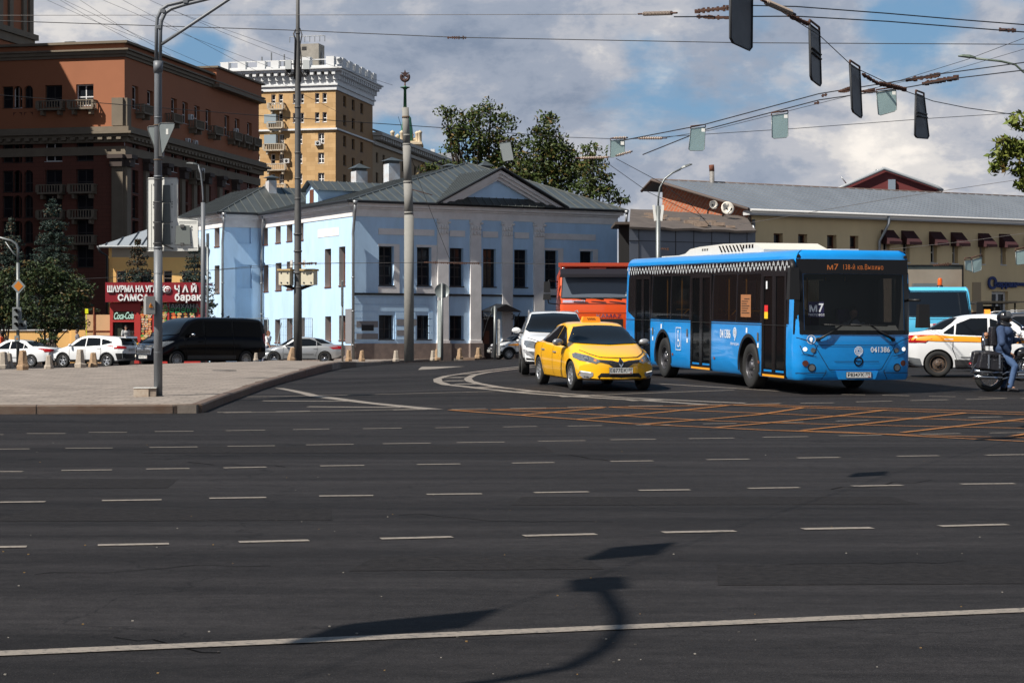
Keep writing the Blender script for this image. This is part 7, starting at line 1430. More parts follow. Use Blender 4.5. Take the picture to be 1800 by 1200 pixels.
# --- yellow taxi (front three-quarter view)
def yellow_taxi():
 Y = paint('taxi_yellow', (0.93, 0.47, 0.004)); wb = 2.70; xf, xb = wb / 2 + .90, -wb / 2 - 1.02
 sp = dict(x=(xb, xf), W=1.81, wb=wb, wheel=.325, paint=Y, style='ten', mpaint=M_SILV, hpaint=M_SILV, n=96, bowf=.46, bowb=.3, tuck=.88,
   top=[(xb, .96), (xb + .12, 1.03), (xb + .55, 1.09), (-1.35, 1.28), (-.75, 1.43), (-.15, 1.48), (.25, 1.46), (.55, 1.36), (1.18, 1.04), (1.35, .985), (1.75, .90), (2.05, .80), (2.18, .72), (xf, .62)],
   sh=[(xb, .80), (xb + .2, .93), (-1.2, .985), (0, .945), (1.0, .90), (1.6, .80), (2.0, .70), (xf, .56)],
   bot=[(xb, .42), (xb + .2, .30), (xb + .5, .24), (-.9, .21), (.9, .21), (1.6, .22), (2.1, .24), (xf, .28)],
   w=[(xb, .80), (xb + .3, .93), (-1.3, .99), (0, 1), (1.4, 1), (1.9, .98), (xf, .93)], wr=[(xb, .70), (-1.6, .62), (-.6, .66), (.4, .68), (1.1, .80), (xf, .80)],
   nose=lambda z: .10 * max(0, (z - .5) / .4) ** 2 - .0,
   mirror=(.78, 1.0), handles=[(.12, .80), (-.88, .83)], panels=[
    ('windshield', [(-.58, 1.355), (-.30, 1.385), (0, 1.392), (.30, 1.385), (.58, 1.355), (.76, 1.05), (.70, 1.015), (0, .985), (-.70, 1.015), (-.76, 1.05)], 'F', M_GLASS, False),
    ('side_window', [(.80, .985), (.66, 1.06), (.22, 1.33), (-.02, 1.385), (-.02, .975)], 'L', M_GLASS, True), ('side_window', [(-.10, .978), (-.10, 1.39), (-.62, 1.36), (-.95, 1.27), (-.95, 1.0)], 'L', M_GLASS, True), ('quarter_window', [(-1.0, 1.005), (-1.0, 1.25), (-1.3, 1.08), (-1.32, 1.03)], 'L', M_GLASS, True),
    ('headlight', [(.44, .63), (.52, .60), (.80, .66), (.87, .72), (.86, .79), (.80, .82), (.62, .76), (.46, .68)], 'F', M_LAMPC, True),
    ('grille', [(-.46, .685), (-.46, .63), (-.28, .60), (-.16, .52), (.16, .52), (.28, .60), (.46, .63), (.46, .685), (.18, .665), (.08, .64), (-.08, .64), (-.18, .665)], 'F', M_PLAST, False),
    ('lower_grille', [(-.42, .40), (-.50, .32), (-.44, .275), (.44, .275), (.50, .32), (.42, .40)], 'F', M_PLAST, False),
    ('fog_lamp_bezel', [(.58, .41), (.82, .45), (.84, .36), (.76, .29), (.66, .285), (.58, .34)], 'F', M_SILV, True),
    ('rear_window', [(-.56, 1.36), (.56, 1.36), (.68, 1.10), (-.68, 1.10)], 'B', M_GLASS, False), ('tail_light', [(.45, .95), (.82, .98), (.86, .82), (.5, .80)], 'B', M_RED, True)],
   lines=[('door_gap', [(-.05, .96), (-.05, .35), (-.0, .28)], .012, 'L', M_SEAMC, True), ('door_gap', [(-1.0, .98), (-1.02, .7), (-.86, .40), (-.84, .3)], .012, 'L', M_SEAMC, True), ('door_gap', [(.86, .93), (.92, .6), (.92, .30)], .012, 'L', M_SEAMC, True), ('bonnet_gap', [(-.72, .875), (-.60, .80), (-.42, .735), (0, .722), (.42, .735), (.60, .80), (.72, .875)], .012, 'F', M_SEAMC, False), ('grille_trim', [(-.46, .675), (-.18, .65), (-.09, .63)], .014, 'F', M_CHROME, True), ('rear_door_pillar', [(-.06, .98), (-.06, 1.38)], .03, 'L', M_PLAST, True)])
 T, sh = make_car('taxi', 'bright yellow taxi saloon with chequered roof sign in front of the blue bus', 'car', sp)
 for s in (1, -1):
  sh.panel('fog_lamp', [(s * a, b) for a, b in [(.62, .385), (.80, .41), (.79, .35), (.74, .305), (.66, .30), (.62, .34)]], 'F', M_PLAST, T, off=.010); sh.panel('running_light', [(s * a, b) for a, b in [(.62, .40), (.62, .415), (.80, .44), (.80, .425)]], 'F', M_DRL, T, off=.016)
  sh.panel('headlight_reflector', circle(s * .68, .715, .048), 'F', M_CHROME, T, off=.011); sh.panel('headlight_indicator', circle(s * .53, .665, .03), 'F', mat('amber', (.5, .2, .05), .2), T, off=.011)
 em = MB()
 for a, b, m in (([(0, .73), (.065, .62), (0, .51), (-.065, .62)], .022, 0), ([(0, .68), (.032, .62), (0, .56), (-.032, .62)], .028, 1)): sh.patch(em, a, 'F', b, .03, m)
 em.build('badge', [M_CHROME, M_PLAST], T, fix=False)
 plate(T, (xf + .02, .0, .455), (1, 0, 0), 'Е877ЕК', region='197', h=.125); k = MB(); k.box(xf, -.22, .375, xf + .022, .22, .388); k.build('plate_frame', [mat('orange_frame', (.7, .2, .01), .5)], T)
 taxi_sign(T, -.10, 1.475, .44)
 k = MB(); k.tube([(.9, .5, 1.0), (.98, -.1, .985)], .012, 5); k.build('wiper', [M_PLAST], T)
 h = Vector((.245, -.97)); place_by(T, 1010, 685, 43.7, h, wb, 1.56, (1, -1)); return T
yellow_taxi()
def crossover(label, spx, group=None, paint_=None, **kw):
 Wt = paint_ or paint('white_paint', (.72, .73, .74), rough=.25); wb = kw.get('wb', 2.67); h = kw.get('H', 1.68); xf, xb = wb / 2 + kw.get('fo', .88), -wb / 2 - kw.get('ro', .92); q = h / 1.68
 sp = dict(x=(xb, xf), W=kw.get('W', 1.84), wb=wb, wheel=kw.get('wheel', .35), paint=Wt, style=kw.get('style', 'five'), n=90, bowf=.34, bowb=.22, tuck=.90, arch=1.12, rim=kw.get('rim'),
   top=[(xb, 1.0 * q), (xb + .10, 1.30 * q), (xb + .42, 1.57 * q), (-1.1, 1.64 * q), (-.3, h), (.2, h * .985), (.5, 1.56 * q), (1.15, 1.14 * q), (1.4, 1.07 * q), (1.9, .96 * q), (xf - .15, .86 * q), (xf, .72 * q)],
   sh=[(xb, .88 * q), (xb + .25, 1.12 * q), (-1.0, 1.13 * q), (0, 1.08 * q), (1.0, 1.03 * q), (1.6, .93 * q), (xf, .68 * q)], bot=[(xb, .46), (xb + .3, .34), (-.9, .27), (.9, .27), (1.8, .30), (xf, .36)],
   w=[(xb, .86), (xb + .3, .95), (-1.2, .99), (1.4, 1), (1.9, .97), (xf, .90)], wr=[(xb, .72), (-1.5, .70), (.3, .72), (1.1, .84), (xf, .82)], mirror=(.82, 1.13 * q), handles=[(.15, .96 * q), (-.85, .98 * q)], mpaint=Wt,
   panels=[('windshield', [(-.60, 1.58 * q), (0, 1.61 * q), (.60, 1.58 * q), (.77, 1.17 * q), (.7, 1.12 * q), (0, 1.09 * q), (-.7, 1.12 * q), (-.77, 1.17 * q)], 'F', M_GLASS, False),
    ('side_window', [(.85, 1.10 * q), (.30, 1.47 * q), (.0, 1.54 * q), (.0, 1.10 * q)], 'L', M_GLASS, True), ('side_window', [(-.07, 1.11 * q), (-.07, 1.55 * q), (-.75, 1.54 * q), (-.85, 1.50 * q), (-.93, 1.15 * q)], 'L', M_GLASS, True), ('quarter_window', [(-1.0, 1.17 * q), (-.94, 1.50 * q), (-1.35, 1.42 * q), (-1.68, 1.30 * q)], 'L', M_GLASS, True),
    ('sill_cladding', [(-.92, .28), (-.92, .42), (.90, .42), (.90, .28)], 'L', M_PLAST, True), ('front_bumper_cladding', [(-.88, .47), (-.6, .44), (-.4, .40), (.4, .40), (.6, .44), (.88, .47), (.88, .36), (-.88, .36)], 'F', M_PLAST, False),
    ('headlight', [(.42, .80 * q), (.47, .70 * q), (.78, .72 * q), (.84, .80 * q), (.82, .90 * q), (.6, .88 * q)], 'F', M_LAMPC, True), ('grille', [(-.42, .84 * q), (-.40, .72 * q), (.40, .72 * q), (.42, .84 * q)], 'F', M_PLAST, False), ('fog_lamp', [(.56, .62), (.80, .64), (.78, .54), (.60, .50)], 'F', M_LAMPC, True), ('air_intake', [(-.5, .60), (-.42, .48), (.42, .48), (.5, .60)], 'F', M_PLAST, False),
    ('rear_window', [(-.60, 1.54 * q), (.60, 1.54 * q), (.70, 1.16 * q), (-.70, 1.16 * q)], 'B', M_GLASS, False), ('tail_light', [(.50, 1.08 * q), (.86, 1.14 * q), (.88, .98 * q), (.55, .98 * q)], 'B', M_RED, True), ('tail_light', [(xb + .12, 1.12 * q), (xb + .40, 1.12 * q), (xb + .3, 1.0 * q), (xb + .12, .98 * q)], 'L', M_RED, True), ('rear_bumper_cladding', [(-.85, .72), (.85, .72), (.85, .46), (-.85, .46)], 'B', M_PLAST, False), ('rear_bumper_cladding', [(xb + .06, .74), (xb + .50, .74), (xb + .42, .40), (xb + .1, .48)], 'L', M_PLAST, True)],
   lines=[('door_gap', [(-.04, 1.08 * q), (-.04, .42)], .012, 'L', M_SEAMC, True), ('door_gap', [(.92, 1.0 * q), (.92, .42)], .012, 'L', M_SEAMC, True), ('door_gap', [(-.98, 1.12 * q), (-1.0, .8), (-.90, .45)], .012, 'L', M_SEAMC, True), ('bonnet_gap', [(-.74, .96 * q), (-.44, .87 * q), (.44, .87 * q), (.74, .96 * q)], .012, 'F', M_SEAMC, False)])
 for s_ in (1, -1):
  arcs = []
 T, sh = make_car('crossover_car', label, 'car', sp, group)
 for x in (wb / 2, -wb / 2):
  r = sp['wheel'] * 1.12; ro = r * 1.17; arc = [(x + r * math.cos(a), sp['wheel'] + r * math.sin(a)) for a in [math.pi * i / 12 for i in range(13)]] + [(x + ro * math.cos(a), sp['wheel'] + ro * math.sin(a)) for a in [math.pi * i / 12 for i in range(12, -1, -1)]]
  sh.panel('arch_cladding', arc, 'L', M_PLAST, T, mirror=True, off=.012, step=.05)
 return T, sh, sp
# white crossover right behind the taxi (seen from the front)
T, sh, sp = crossover('white crossover car with front bumper cladding squeezed between the yellow taxi and the orange truck', None, H=1.70, W=1.84)
for s in (1, -1):
 mb = MB(); mb.tube([(.25, s * .66, 1.655), (-.2, s * .66, 1.71), (-1.1, s * .64, 1.68), (-1.4, s * .63, 1.60)], .018, 6); mb.build('roof_rail', [M_SILV], T)
 sh.panel('silver_trim', [(s * a, b) for a, b in [(.30, .41), (.55, .47), (.80, .68), (.86, .67), (.84, .62), (.60, .43), (.42, .36), (.30, .36)]], 'F', M_SILV, T, off=.014)
sh.panel('badge', circle(0, .86, .075), 'F', M_CHROME, T, off=.02); plate(T, (2.24, 0, .57), (1, 0, 0), 'К512ОР', region='777')
place_by(T, 923, 656, 52.6, (.02, -1), 2.67, 1.6, (1, -1))
T['label'] = 'white crossover car facing the camera, squeezed between the yellow taxi and orange truck'
# white hatchback crossover by the bollards, side view facing left
T, sh, sp = crossover('white crossover with silver five spoke wheels parked behind the bollards at left', None, H=1.67, W=1.84, wb=2.66, fo=.86, ro=1.02, style='five')
mb = MB(); mb.prism([(.0, 0), (.28, .05), (.3, .07), (.05, .09)], -.55, .55, 'XZ'); o = mb.build('spoiler', [sp['paint']], T); o.location = (-2.30, 0, 1.52)
plate(T, (-2.37, .1, .93), (-1, 0, 0), 'Х164УУ', region='77'); place_by(T, 189, 645, 103, (-.93, .36), 2.66, 1.6, (-1, 1))
T, sh, sp = crossover('white and orange hatchback taxi half hidden behind the round sign by the doorway', None, H=1.47, W=1.74, wb=2.55, fo=.8, ro=.8, style='ten', wheel=.31)
sh.panel('orange_band', [(1.3, .82), (.6, .88), (-1.6, .92), (-1.6, .78), (.6, .74), (1.35, .76)], 'L', mat('orange_band', (.85, .30, .01), .35), T, off=.009); sh.text('door_lettering', 'ЛАЙН', .13, (.9, .66), 'L', M_INK, T, off=.01)
plate(T, (2.13, 0, .5), (1, 0, 0), 'О340ТМ', region='799', w=.46); place_by(T, 894, 629, 108, (-.93, -.36), 2.55, 1.5, (1, 1))
T, sh, sp = crossover('dark grey estate car whose roof shows behind the white and orange taxi', None, H=1.70, W=1.86, wb=2.9, fo=.9, ro=1.0, paint_=paint('grey_paint', (.10, .10, .11), .4), style='ten')
place(T, (X(1800, 57) + 1.95, 56.7), (X(1800, 57) - .95, 57.3))
mb = MB(); mb.tube([(.5, -.68, 1.66), (-.3, -.68, 1.735), (-1.3, -.66, 1.70), (-1.7, -.64, 1.62)], .02, 6); mb.build('roof_rail', [M_SILV], T)
def saloon(label, paint_, wb, H_, W_, fo, ro, style, group=None, **kw):
 h = H_ / 1.44; xf, xb = wb / 2 + fo, -wb / 2 - ro
 sp = dict(x=(xb, xf), W=W_, wb=wb, wheel=kw.get('wheel', .32), paint=paint_, style=style, n=90, bowf=.42, bowb=.25, rim=kw.get('rim'),
   top=kw.get('top') or [(xb, .88 * h), (xb + .08, 1.0 * h), (xb + .55, 1.05 * h), (-1.05, 1.32 * h), (-.55, 1.42 * h), (0, H_), (.3, 1.40 * h), (.55, 1.30 * h), (1.1, .98 * h), (1.3, .92 * h), (1.8, .82 * h), (xf - .12, .70 * h), (xf, .55)],
   sh=kw.get('sh') or [(xb, .78 * h), (xb + .2, .93 * h), (-1.2, .93 * h), (0, .90 * h), (1.0, .86 * h), (1.6, .77 * h), (xf, .52)], bot=[(xb, .42), (xb + .25, .27), (-.9, .20), (.9, .20), (1.8, .22), (xf, .28)],
   w=[(xb, .84), (xb + .3, .94), (-1.2, .99), (1.4, 1), (1.8, .97), (xf, .90)], wr=[(xb, .70), (-1.5, .64), (-.5, .66), (.3, .68), (1.1, .80), (xf, .80)], mirror=(.68, .95 * h), handles=kw.get('handles') or [(.05, .78 * h), (-.85, .80 * h)],
   panels=kw.get('panels') or [('windshield', [(-.56, 1.36 * h), (.56, 1.36 * h), (.72, .98 * h), (-.72, .98 * h)], 'F', M_GLASS, False), ('rear_window', [(-.54, 1.34 * h), (.54, 1.34 * h), (.68, 1.07 * h), (-.68, 1.07 * h)], 'B', M_GLASS, False),
    ('side_window', [(.78, .925 * h), (.25, 1.24 * h), (-.03, 1.33 * h), (-.03, .93 * h)], 'L', M_GLASS, True), ('side_window', [(-.09, .935 * h), (-.09, 1.335 * h), (-.5, 1.33 * h), (-.85, 1.20 * h), (-.88, .96 * h)], 'L', M_GLASS, True), ('quarter_window', [(-.92, .965 * h), (-.90, 1.18 * h), (-1.15, 1.02 * h), (-1.18, .98 * h)], 'L', M_GLASS, True),
    ('headlight', [(.48, .66), (.52, .56), (.80, .60), (.84, .70), (.7, .73)], 'F', M_LAMPC, True), ('headlight', [(xf - .42, .74), (xf - .12, .68), (xf - .1, .58), (xf - .3, .6)], 'L', M_LAMPC, True), ('grille', [(-.34, .66), (-.3, .52), (.3, .52), (.34, .66)], 'F', M_PLAST, False), ('lower_grille', [(-.5, .42), (-.5, .30), (.5, .30), (.5, .42)], 'F', M_PLAST, False),
    ('tail_light', [(.42, .92 * h), (.84, .95 * h), (.84, .78 * h), (.5, .78 * h)], 'B', M_RED, True), ('tail_light', [(xb + .12, .94 * h), (xb + .30, .92 * h), (xb + .22, .80 * h), (xb + .1, .76 * h)], 'L', M_RED, True), ('sill', [(-.85, .21), (-.85, .27), (.85, .27), (.85, .21)], 'L', M_PLAST, True)] + kw.get('extra', []),
   lines=[('door_gap', [(-.06, .91 * h), (-.06, .28)], .012, 'L', M_SEAMC, True), ('door_gap', [(.82, .87 * h), (.86, .6), (.84, .28)], .012, 'L', M_SEAMC, True), ('door_gap', [(-.93, .93 * h), (-.95, .7), (-.82, .38)], .012, 'L', M_SEAMC, True), ('moulding', [(.80, .5), (-.75, .5)], .02, 'L', M_SEAMC, True)])
 T, sh = make_car('saloon_car', label, 'car', sp, group); return T, sh, sp
SIL = paint('silver_paint', (.42, .43, .44), .55, .3)
T, sh, sp = saloon('silver saloon with bright star shaped wheels behind the bollards before the sunlit house', SIL, 2.67, 1.42, 1.72, .80, .98, 'vee', rim=M_CHROME)
place_by(T, 482, 640, 104.5, (-1, .02), 2.67, 1.5, (1, 1)); plate(T, (-2.30, 0, .72), (-1, 0, 0), 'М208СТ', region='77', w=.46)
T, sh, sp = saloon('white saloon with a tiny taxi sign behind the stone bollards at the far left', paint('white_paint', (.72, .73, .74)), 2.8, 1.46, 1.83, .88, 1.15, 'multi')
place_by(T, 56, 645, 106, (-.95, .31), 2.8, 1.6, (-1, 1)); taxi_sign(T, .0, 1.45, .34)
# white and orange taxi at the right, rear three-quarter
WT = paint('white_paint', (.72, .73, .74)); OB = mat('orange_band', (.85, .30, .01), .35)
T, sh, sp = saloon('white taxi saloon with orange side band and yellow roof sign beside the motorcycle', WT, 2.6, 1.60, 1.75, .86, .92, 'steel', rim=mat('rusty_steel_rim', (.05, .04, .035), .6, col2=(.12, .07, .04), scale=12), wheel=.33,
 handles=[(-.12, .93), (-1.04, .95)], extra=[('lower_cladding', [(-.88, .22), (-.90, .44), (.88, .44), (.88, .22)], 'L', mat('sill_grey', (.035, .035, .037), .5), True), ('orange_band', [(-2.16, 1.035), (-1.3, 1.04), (0, 1.0), (1.5, .95), (1.5, .83), (0, .875), (-1.3, .90), (-2.16, .93)], 'L', OB, True), ('rear_bumper_trim', [(-2.16, .52), (-1.75, .46), (-1.7, .30), (-2.1, .33)], 'L', mat('bumper_shade_grey', (.12, .13, .14), .5), True)])  # grey patch on the rear bumper is painted shade
plate(T, (-2.23, 0, .82), (-1, 0, 0), 'А917НЕ', region='77', w=.46); taxi_sign(T, -.05, 1.595, .40, (.85, .42, .02))
mb = MB(); mb.tube([(-1.3, 0, .28), (-2.18, -.5, .26)], .03, 6); mb.build('exhaust_pipe', [M_PLAST], T)
place_by(T, 1649, 672, 50.2, (.985, -.17), 2.6, 1.55, (-1, -1))
# black van
def van():
 MVG = mat('van_tinted_glass', (.002, .002, .003), .08, spec=.08); B = mat('van_black', (.0018, .0021, .0038), .16, spec=.12, coat=.08); wb = 3.2; xf, xb = wb / 2 + .87, -wb / 2 - 1.08
 sp = dict(x=(xb, xf), W=1.92, wb=wb, wheel=.335, paint=B, style='multi', rim=mat('van_rim', (.38, .39, .40), .3, metal=.8), n=96, bowf=.36, bowb=.16, tuck=.92,
   top=[(xb, 1.45), (xb + .06, 1.72), (xb + .30, 1.87), (-1.6, 1.92), (0, 1.925), (.55, 1.90), (.95, 1.78), (1.65, 1.24), (1.85, 1.16), (2.25, 1.02), (xf - .1, .88), (xf, .74)],
   sh=[(xb, .98), (xb + .2, 1.10), (-1.0, 1.14), (.6, 1.13), (1.3, 1.10), (1.9, .98), (xf, .68)], bot=[(xb, .44), (xb + .3, .32), (-1, .27), (1, .27), (2, .27), (xf, .30)],
   w=[(xb, .93), (xb + .3, .98), (-1.2, 1), (1.6, 1), (2.1, .97), (xf, .90)], wr=[(xb, .82), (-1.8, .84), (.4, .84), (1.5, .88), (xf, .84)], mirror=(1.02, 1.22), handles=[(.55, 1.0)], mpaint=M_CHROME,
   panels=[('windshield', [(-.68, 1.80), (0, 1.83), (.68, 1.80), (.84, 1.32), (.78, 1.26), (0, 1.22), (-.78, 1.26), (-.84, 1.32)], 'F', M_GLASS, False), ('side_window', [(1.42, 1.20), (.86, 1.70), (.55, 1.78), (.38, 1.78), (.38, 1.18)], 'L', MVG, True), ('side_window', [(.28, 1.2), (.28, 1.78), (-.95, 1.78), (-.95, 1.2)], 'L', MVG, True), ('side_window', [(-1.05, 1.2), (-1.05, 1.78), (-2.3, 1.74), (-2.45, 1.2)], 'L', MVG, True),
    ('headlight', [(.42, .92), (.46, .78), (.60, .74), (.80, .78), (.90, 1.0), (.86, 1.02)], 'F', M_LAMPC, True), ('grille_surround', [(-.50, .92), (.50, .92), (.44, .52), (-.44, .52)], 'F', M_CHROME, False), ('lower_grille', [(-.55, .34), (-.55, .29), (.55, .29), (.55, .34)], 'F', M_PLAST, False), ('fog_lamp', [(.60, .50), (.80, .54), (.80, .46), (.64, .42)], 'F', M_DRL, True), ('tail_light', [(xb + .08, 1.35), (xb + .22, 1.30), (xb + .24, .95), (xb + .06, .9)], 'L', M_RED, True), ('sill', [(-1.1, .30), (-1.1, .50), (1.15, .50), (1.15, .30)], 'L', mat('van_sill', (.02, .019, .019), .5), True), ('rear_bumper', [(xb + .03, .62), (xb + .62, .60), (xb + .55, .36), (xb + .08, .44)], 'L', mat('van_sill', (.02, .019, .019), .5), True)],
   lines=[('door_gap', [(1.28, 1.12), (1.2, .8), (1.16, .3)], .012, 'L', M_SEAMC, True), ('door_gap', [(.33, 1.8), (.33, .3)], .012, 'L', M_SEAMC, True), ('door_gap', [(-1.0, 1.8), (-1.0, .4)], .012, 'L', M_SEAMC, True)])
 T, sh = make_car('van', 'black passenger van with chrome framed grille parked behind the grey lamp pole', 'van', sp)
 sh.panel('grille', [(-.455, .88), (.455, .88), (.405, .545), (-.405, .545)], 'F', M_PLAST, T, off=.012)
 for i in range(4): sh.strip('grille_bar', [(-.43, .82 - i * .075), (.43, .82 - i * .075)], .014, 'F', M_SILV, T, off=.018)
 k = MB(); sh.patch(k, circle(0, .77, .08, 18, 1.55), 'F', .03, .05, 0); sh.patch(k, circle(0, .77, .062, 18, 1.6), 'F', .033, .05, 1)
 for q in ([(-.065, .72), (-.04, .72), (-.015, .82), (-.04, .82)], [(.015, .72), (.04, .72), (.065, .82), (.04, .82)], [(-.03, .755), (.02, .765), (.03, .785), (-.02, .775)]): sh.patch(k, q, 'F', .037, .05, 0)
 k.build('badge', [M_CHROME, M_PLAST], T, fix=False)
 plate(T, (xf + .0, .0, .435), (1, 0, 0), 'У991КХ', region='777'); k = MB(); k.prism([(-.0, 0), (.22, 0), (.02, .09)], -.02, .02, 'XZ'); o = k.build('roof_aerial', [B], T); o.location = (-1.5, 0, 1.91)
 place_by(T, 309, 643, 73.5, (-.70, -.71), wb, 1.68, (1, 1)); return T
van()
# ================================================================ city bus
def ring_body(outline, levels):
 """closed body: plan outline (x, y, nx, ny) stacked in levels (z, inset)"""
 mb = MB(); n = len(outline); vs = []
 for z, i in levels: vs += [(x - nx * (i if not isinstance(i, tuple) else (i[0] if nx > .5 else i[1])), y - ny * (i if not isinstance(i, tuple) else i[1]), z) for x, y, nx, ny in outline]
 fs = [(l * n + k, l * n + (k + 1) % n, (l + 1) * n + (k + 1) % n, (l + 1) * n + k) for l in range(len(levels) - 1) for k in range(n)]
 fs += [tuple(reversed(range(n))), tuple((len(levels) - 1) * n + k for k in range(n))]; mb.add(vs, fs); return mb
def outline(x0, x1, W, rf, rb, bow=.08):
 pts = []; h = W / 2
 def arc(cx, cy, r, a0, a1, n=7):
  for i in range(n + 1): a = a0 + (a1 - a0) * i / n; pts.append((cx + r * math.cos(a), cy + r * math.sin(a), math.cos(a), math.sin(a)))
 for i in range(1, 12): x = x0 + rb + (x1 - x0 - rf - rb) * i / 12; pts.append((x, -h, 0, -1))
 arc(x1 - rf, -h + rf, rf, -math.pi / 2, 0)
 for i in range(1, 8): y = -h + rf + (W - 2 * rf) * i / 8; pts.append((x1, y, 1, 0))
 arc(x1 - rf, h - rf, rf, 0, math.pi / 2)
 for i in range(11, 0, -1): x = x0 + rb + (x1 - x0 - rf - rb) * i / 12; pts.append((x, h, 0, 1))
 arc(x0 + rb, h - rb, rb, math.pi / 2, math.pi); arc(x0 + rb, -h + rb, rb, math.pi, 1.5 * math.pi)
 return [(x + (bow * (1 - (y / h) ** 2) if x > x1 - rf - .01 else 0), y, nx, ny) for x, y, nx, ny in pts]
def box_mesh(a, m): mb = MB(); mb.box(*a); return mb.mesh('cut', [m])
M_BUSG = mat('bus_side_glass', (.004, .005, .006), .05, spec=.05, alpha=.84); M_BUSW = mat('bus_windshield', (.006, .008, .009), .04, spec=.3, alpha=.5)
M_BUS = mat('bus_blue', (0.006, 0.245, 0.66), .3, coat=.8, var=.10, scale=1.6, stretch=(.6, 1, 2)); M_BUSBLK = mat('bus_black', (.006, .006, .007), .2, spec=.25); M_DECAL = mat('decal_white', (.72, .75, .78), .5); M_YRAIL = mat('yellow_rail', (.75, .32, .02), .4); M_INT = mat('bus_interior', (.05, .052, .055), .8); M_SEAT = mat('seat_fabric', (.06, .03, .10), .9)
def smooth_by_angle(me, a=35):
 for p in me.polygons: p.use_smooth = True
 if hasattr(me, 'set_sharp_from_angle'): me.set_sharp_from_angle(angle=R(a))
def bus():
 T = thing('city_bus', 'blue low floor city bus with white wavy stripe, black glazing and route M7 in front', 'bus'); x0, x1 = -6.26, 5.66; W_ = 2.5; ol = outline(x0, x1, W_, .22, .22, .09)
 me = ring_body(ol, [(.28, .05), (.34, .012), (.6, .0), (1.2, 0), (1.4, (.012, .004)), (2.0, (.06, .012)), (2.5, (.12, .03)), (2.70, (.135, .04)), (2.78, (.15, .055)), (2.84, (.175, .09)), (2.885, (.215, .14)), (2.91, (.27, .205))]).mesh('body', [M_BUS, M_INT, M_WELL]); sh = Shell(me)
 cut = [box_mesh((x0 + .35, -1.12, .42, x1 - .12, 1.12, 2.5), M_INT), box_mesh((x1 - .6, -1.06, 1.27, x1 + .5, 1.06, 2.42), M_INT)]
 doors = [(-5.31, -3.99), (-.91, .55), (3.75, 5.16)]; wins = [(-3.85, -2.45), (-2.37, -1.02), (.66, 2.14), (2.22, 3.64)]
 for a, b in doors: cut.append(box_mesh((a + .07, -1.5, .44, b - .07, -1.0, 2.44), M_INT))
 for a, b in wins: cut.append(box_mesh((a, -1.5, 1.44, b, -1.0, 2.44), M_INT))
 for a, b in [(4.25, 5.1), (-4.5, -2.6), (-.5, 1.2)]: cut.append(box_mesh((a, 1.0, 1.44, b, 1.5, 2.35), M_INT))
 for s in (1, -1):
  for x in (2.98, -2.98): cut.append(cyl_mesh(x, min(s * .75, s * 1.5), max(s * .75, s * 1.5), .50, .60, M_WELL))
 me2 = apply_bool(me, cut); smooth_by_angle(me2); link('body', me2, T)
 for s in (1, -1):
  for x in (2.98, -2.98):
   w = wheel_parts(T, x, s * 1.09, .48, .28, 'steel', mat('bus_rim', (.10, .10, .11), .35, metal=.6), s, rr=.60)
   r0, r1 = .60, .66; arc = [(x + r0 * math.cos(a), .5 + r0 * math.sin(a)) for a in [math.pi * i / 14 - .22 * (1 - 2 * i / 14) for i in range(15)]] + [(x + r1 * math.cos(a), .5 + r1 * math.sin(a)) for a in [math.pi * i / 14 - .22 * (1 - 2 * i / 14) for i in range(14, -1, -1)]]
  for x in (2.98, -2.98):
   arc = [(x + .60 * math.cos(a), .5 + .60 * math.sin(a)) for a in [-.2 + (math.pi + .4) * i / 16 for i in range(17)]] + [(x + .67 * math.cos(a), .5 + .67 * math.sin(a)) for a in [-.2 + (math.pi + .4) * i / 16 for i in range(16, -1, -1)]]
   sh.panel('arch_rim', arc, 'L' if s > 0 else 'R', M_PLAST, T, off=.012, step=.08)
 # glazing band
 def band(poly, nm='black_band', m=M_BUSBLK, off=.003): sh.panel(nm, poly, 'R', m, T, off=off, step=.3); sh.panel(nm, poly, 'L', m, T, off=off, step=.3)
 band([(x0 + .16, 2.44), (x1 - .36, 2.44), (x1 - .36, 2.70), (x0 + .16, 2.70)])
 segs = []; e = x0 + .16
 for a, b in sorted(doors + wins): segs.append((e, a)); e = b
 segs.append((e, x1 - .36))
 for a, b in segs:
  if b - a > .02: sh.panel('window_pillar', [(a, 1.40 if a > x0 + .3 else 1.62), (b, 1.40), (b, 2.438), (a, 2.438)], 'R', M_BUSBLK, T, off=.004, step=.3)
 for a, b in wins: sh.panel('side_window', [(a + .003, 1.40), (b - .003, 1.40), (b - .003, 2.437), (a + .003, 2.437)], 'R', M_BUSG, T, off=.006, step=.3)
 for a, b in [(4.15, 5.2), (-4.6, -2.5), (-.6, 1.3)]: sh.panel('side_window', [(a, 1.4), (b, 1.4), (b, 2.43), (a, 2.43)], 'L', M_BUSG, T, off=.006, step=.3)
 for a, b in doors:      # two leaves each
  k = MB(); y0, y1 = -W_ / 2 - .004, -W_ / 2 + .05; m = (a + b) / 2
  k.box(a, y0 + .0, .30, a + .07, y1, 2.46); k.box(b - .07, y0, .30, b, y1, 2.46); k.box(a + .07, y0, 2.38, b - .07, y1, 2.46); k.box(m - .055, y0 + .003, .36, m + .055, y1, 2.38); k.box(a + .07, y0, .30, b - .07, y1, .40)
  for q in (a + .07, m + .055): k.box(q, y0 + .006, .40, q + .05, y1, 2.38)
  for q in (m - .105, b - .12): k.box(q, y0 + .006, .40, q + .05, y1, 2.38)
  d = k.build('door_frame', [M_BUSBLK], T); g = MB(); g.box(a + .12, y0 + .018, .40, m - .105, y0 + .026, 2.38); g.build('door_glass', [M_BUSG], d); g = MB(); g.box(m + .105, y0 + .018, .40, b - .12, y0 + .026, 2.38); g.build('door_glass', [M_BUSG], d)
  h = MB();
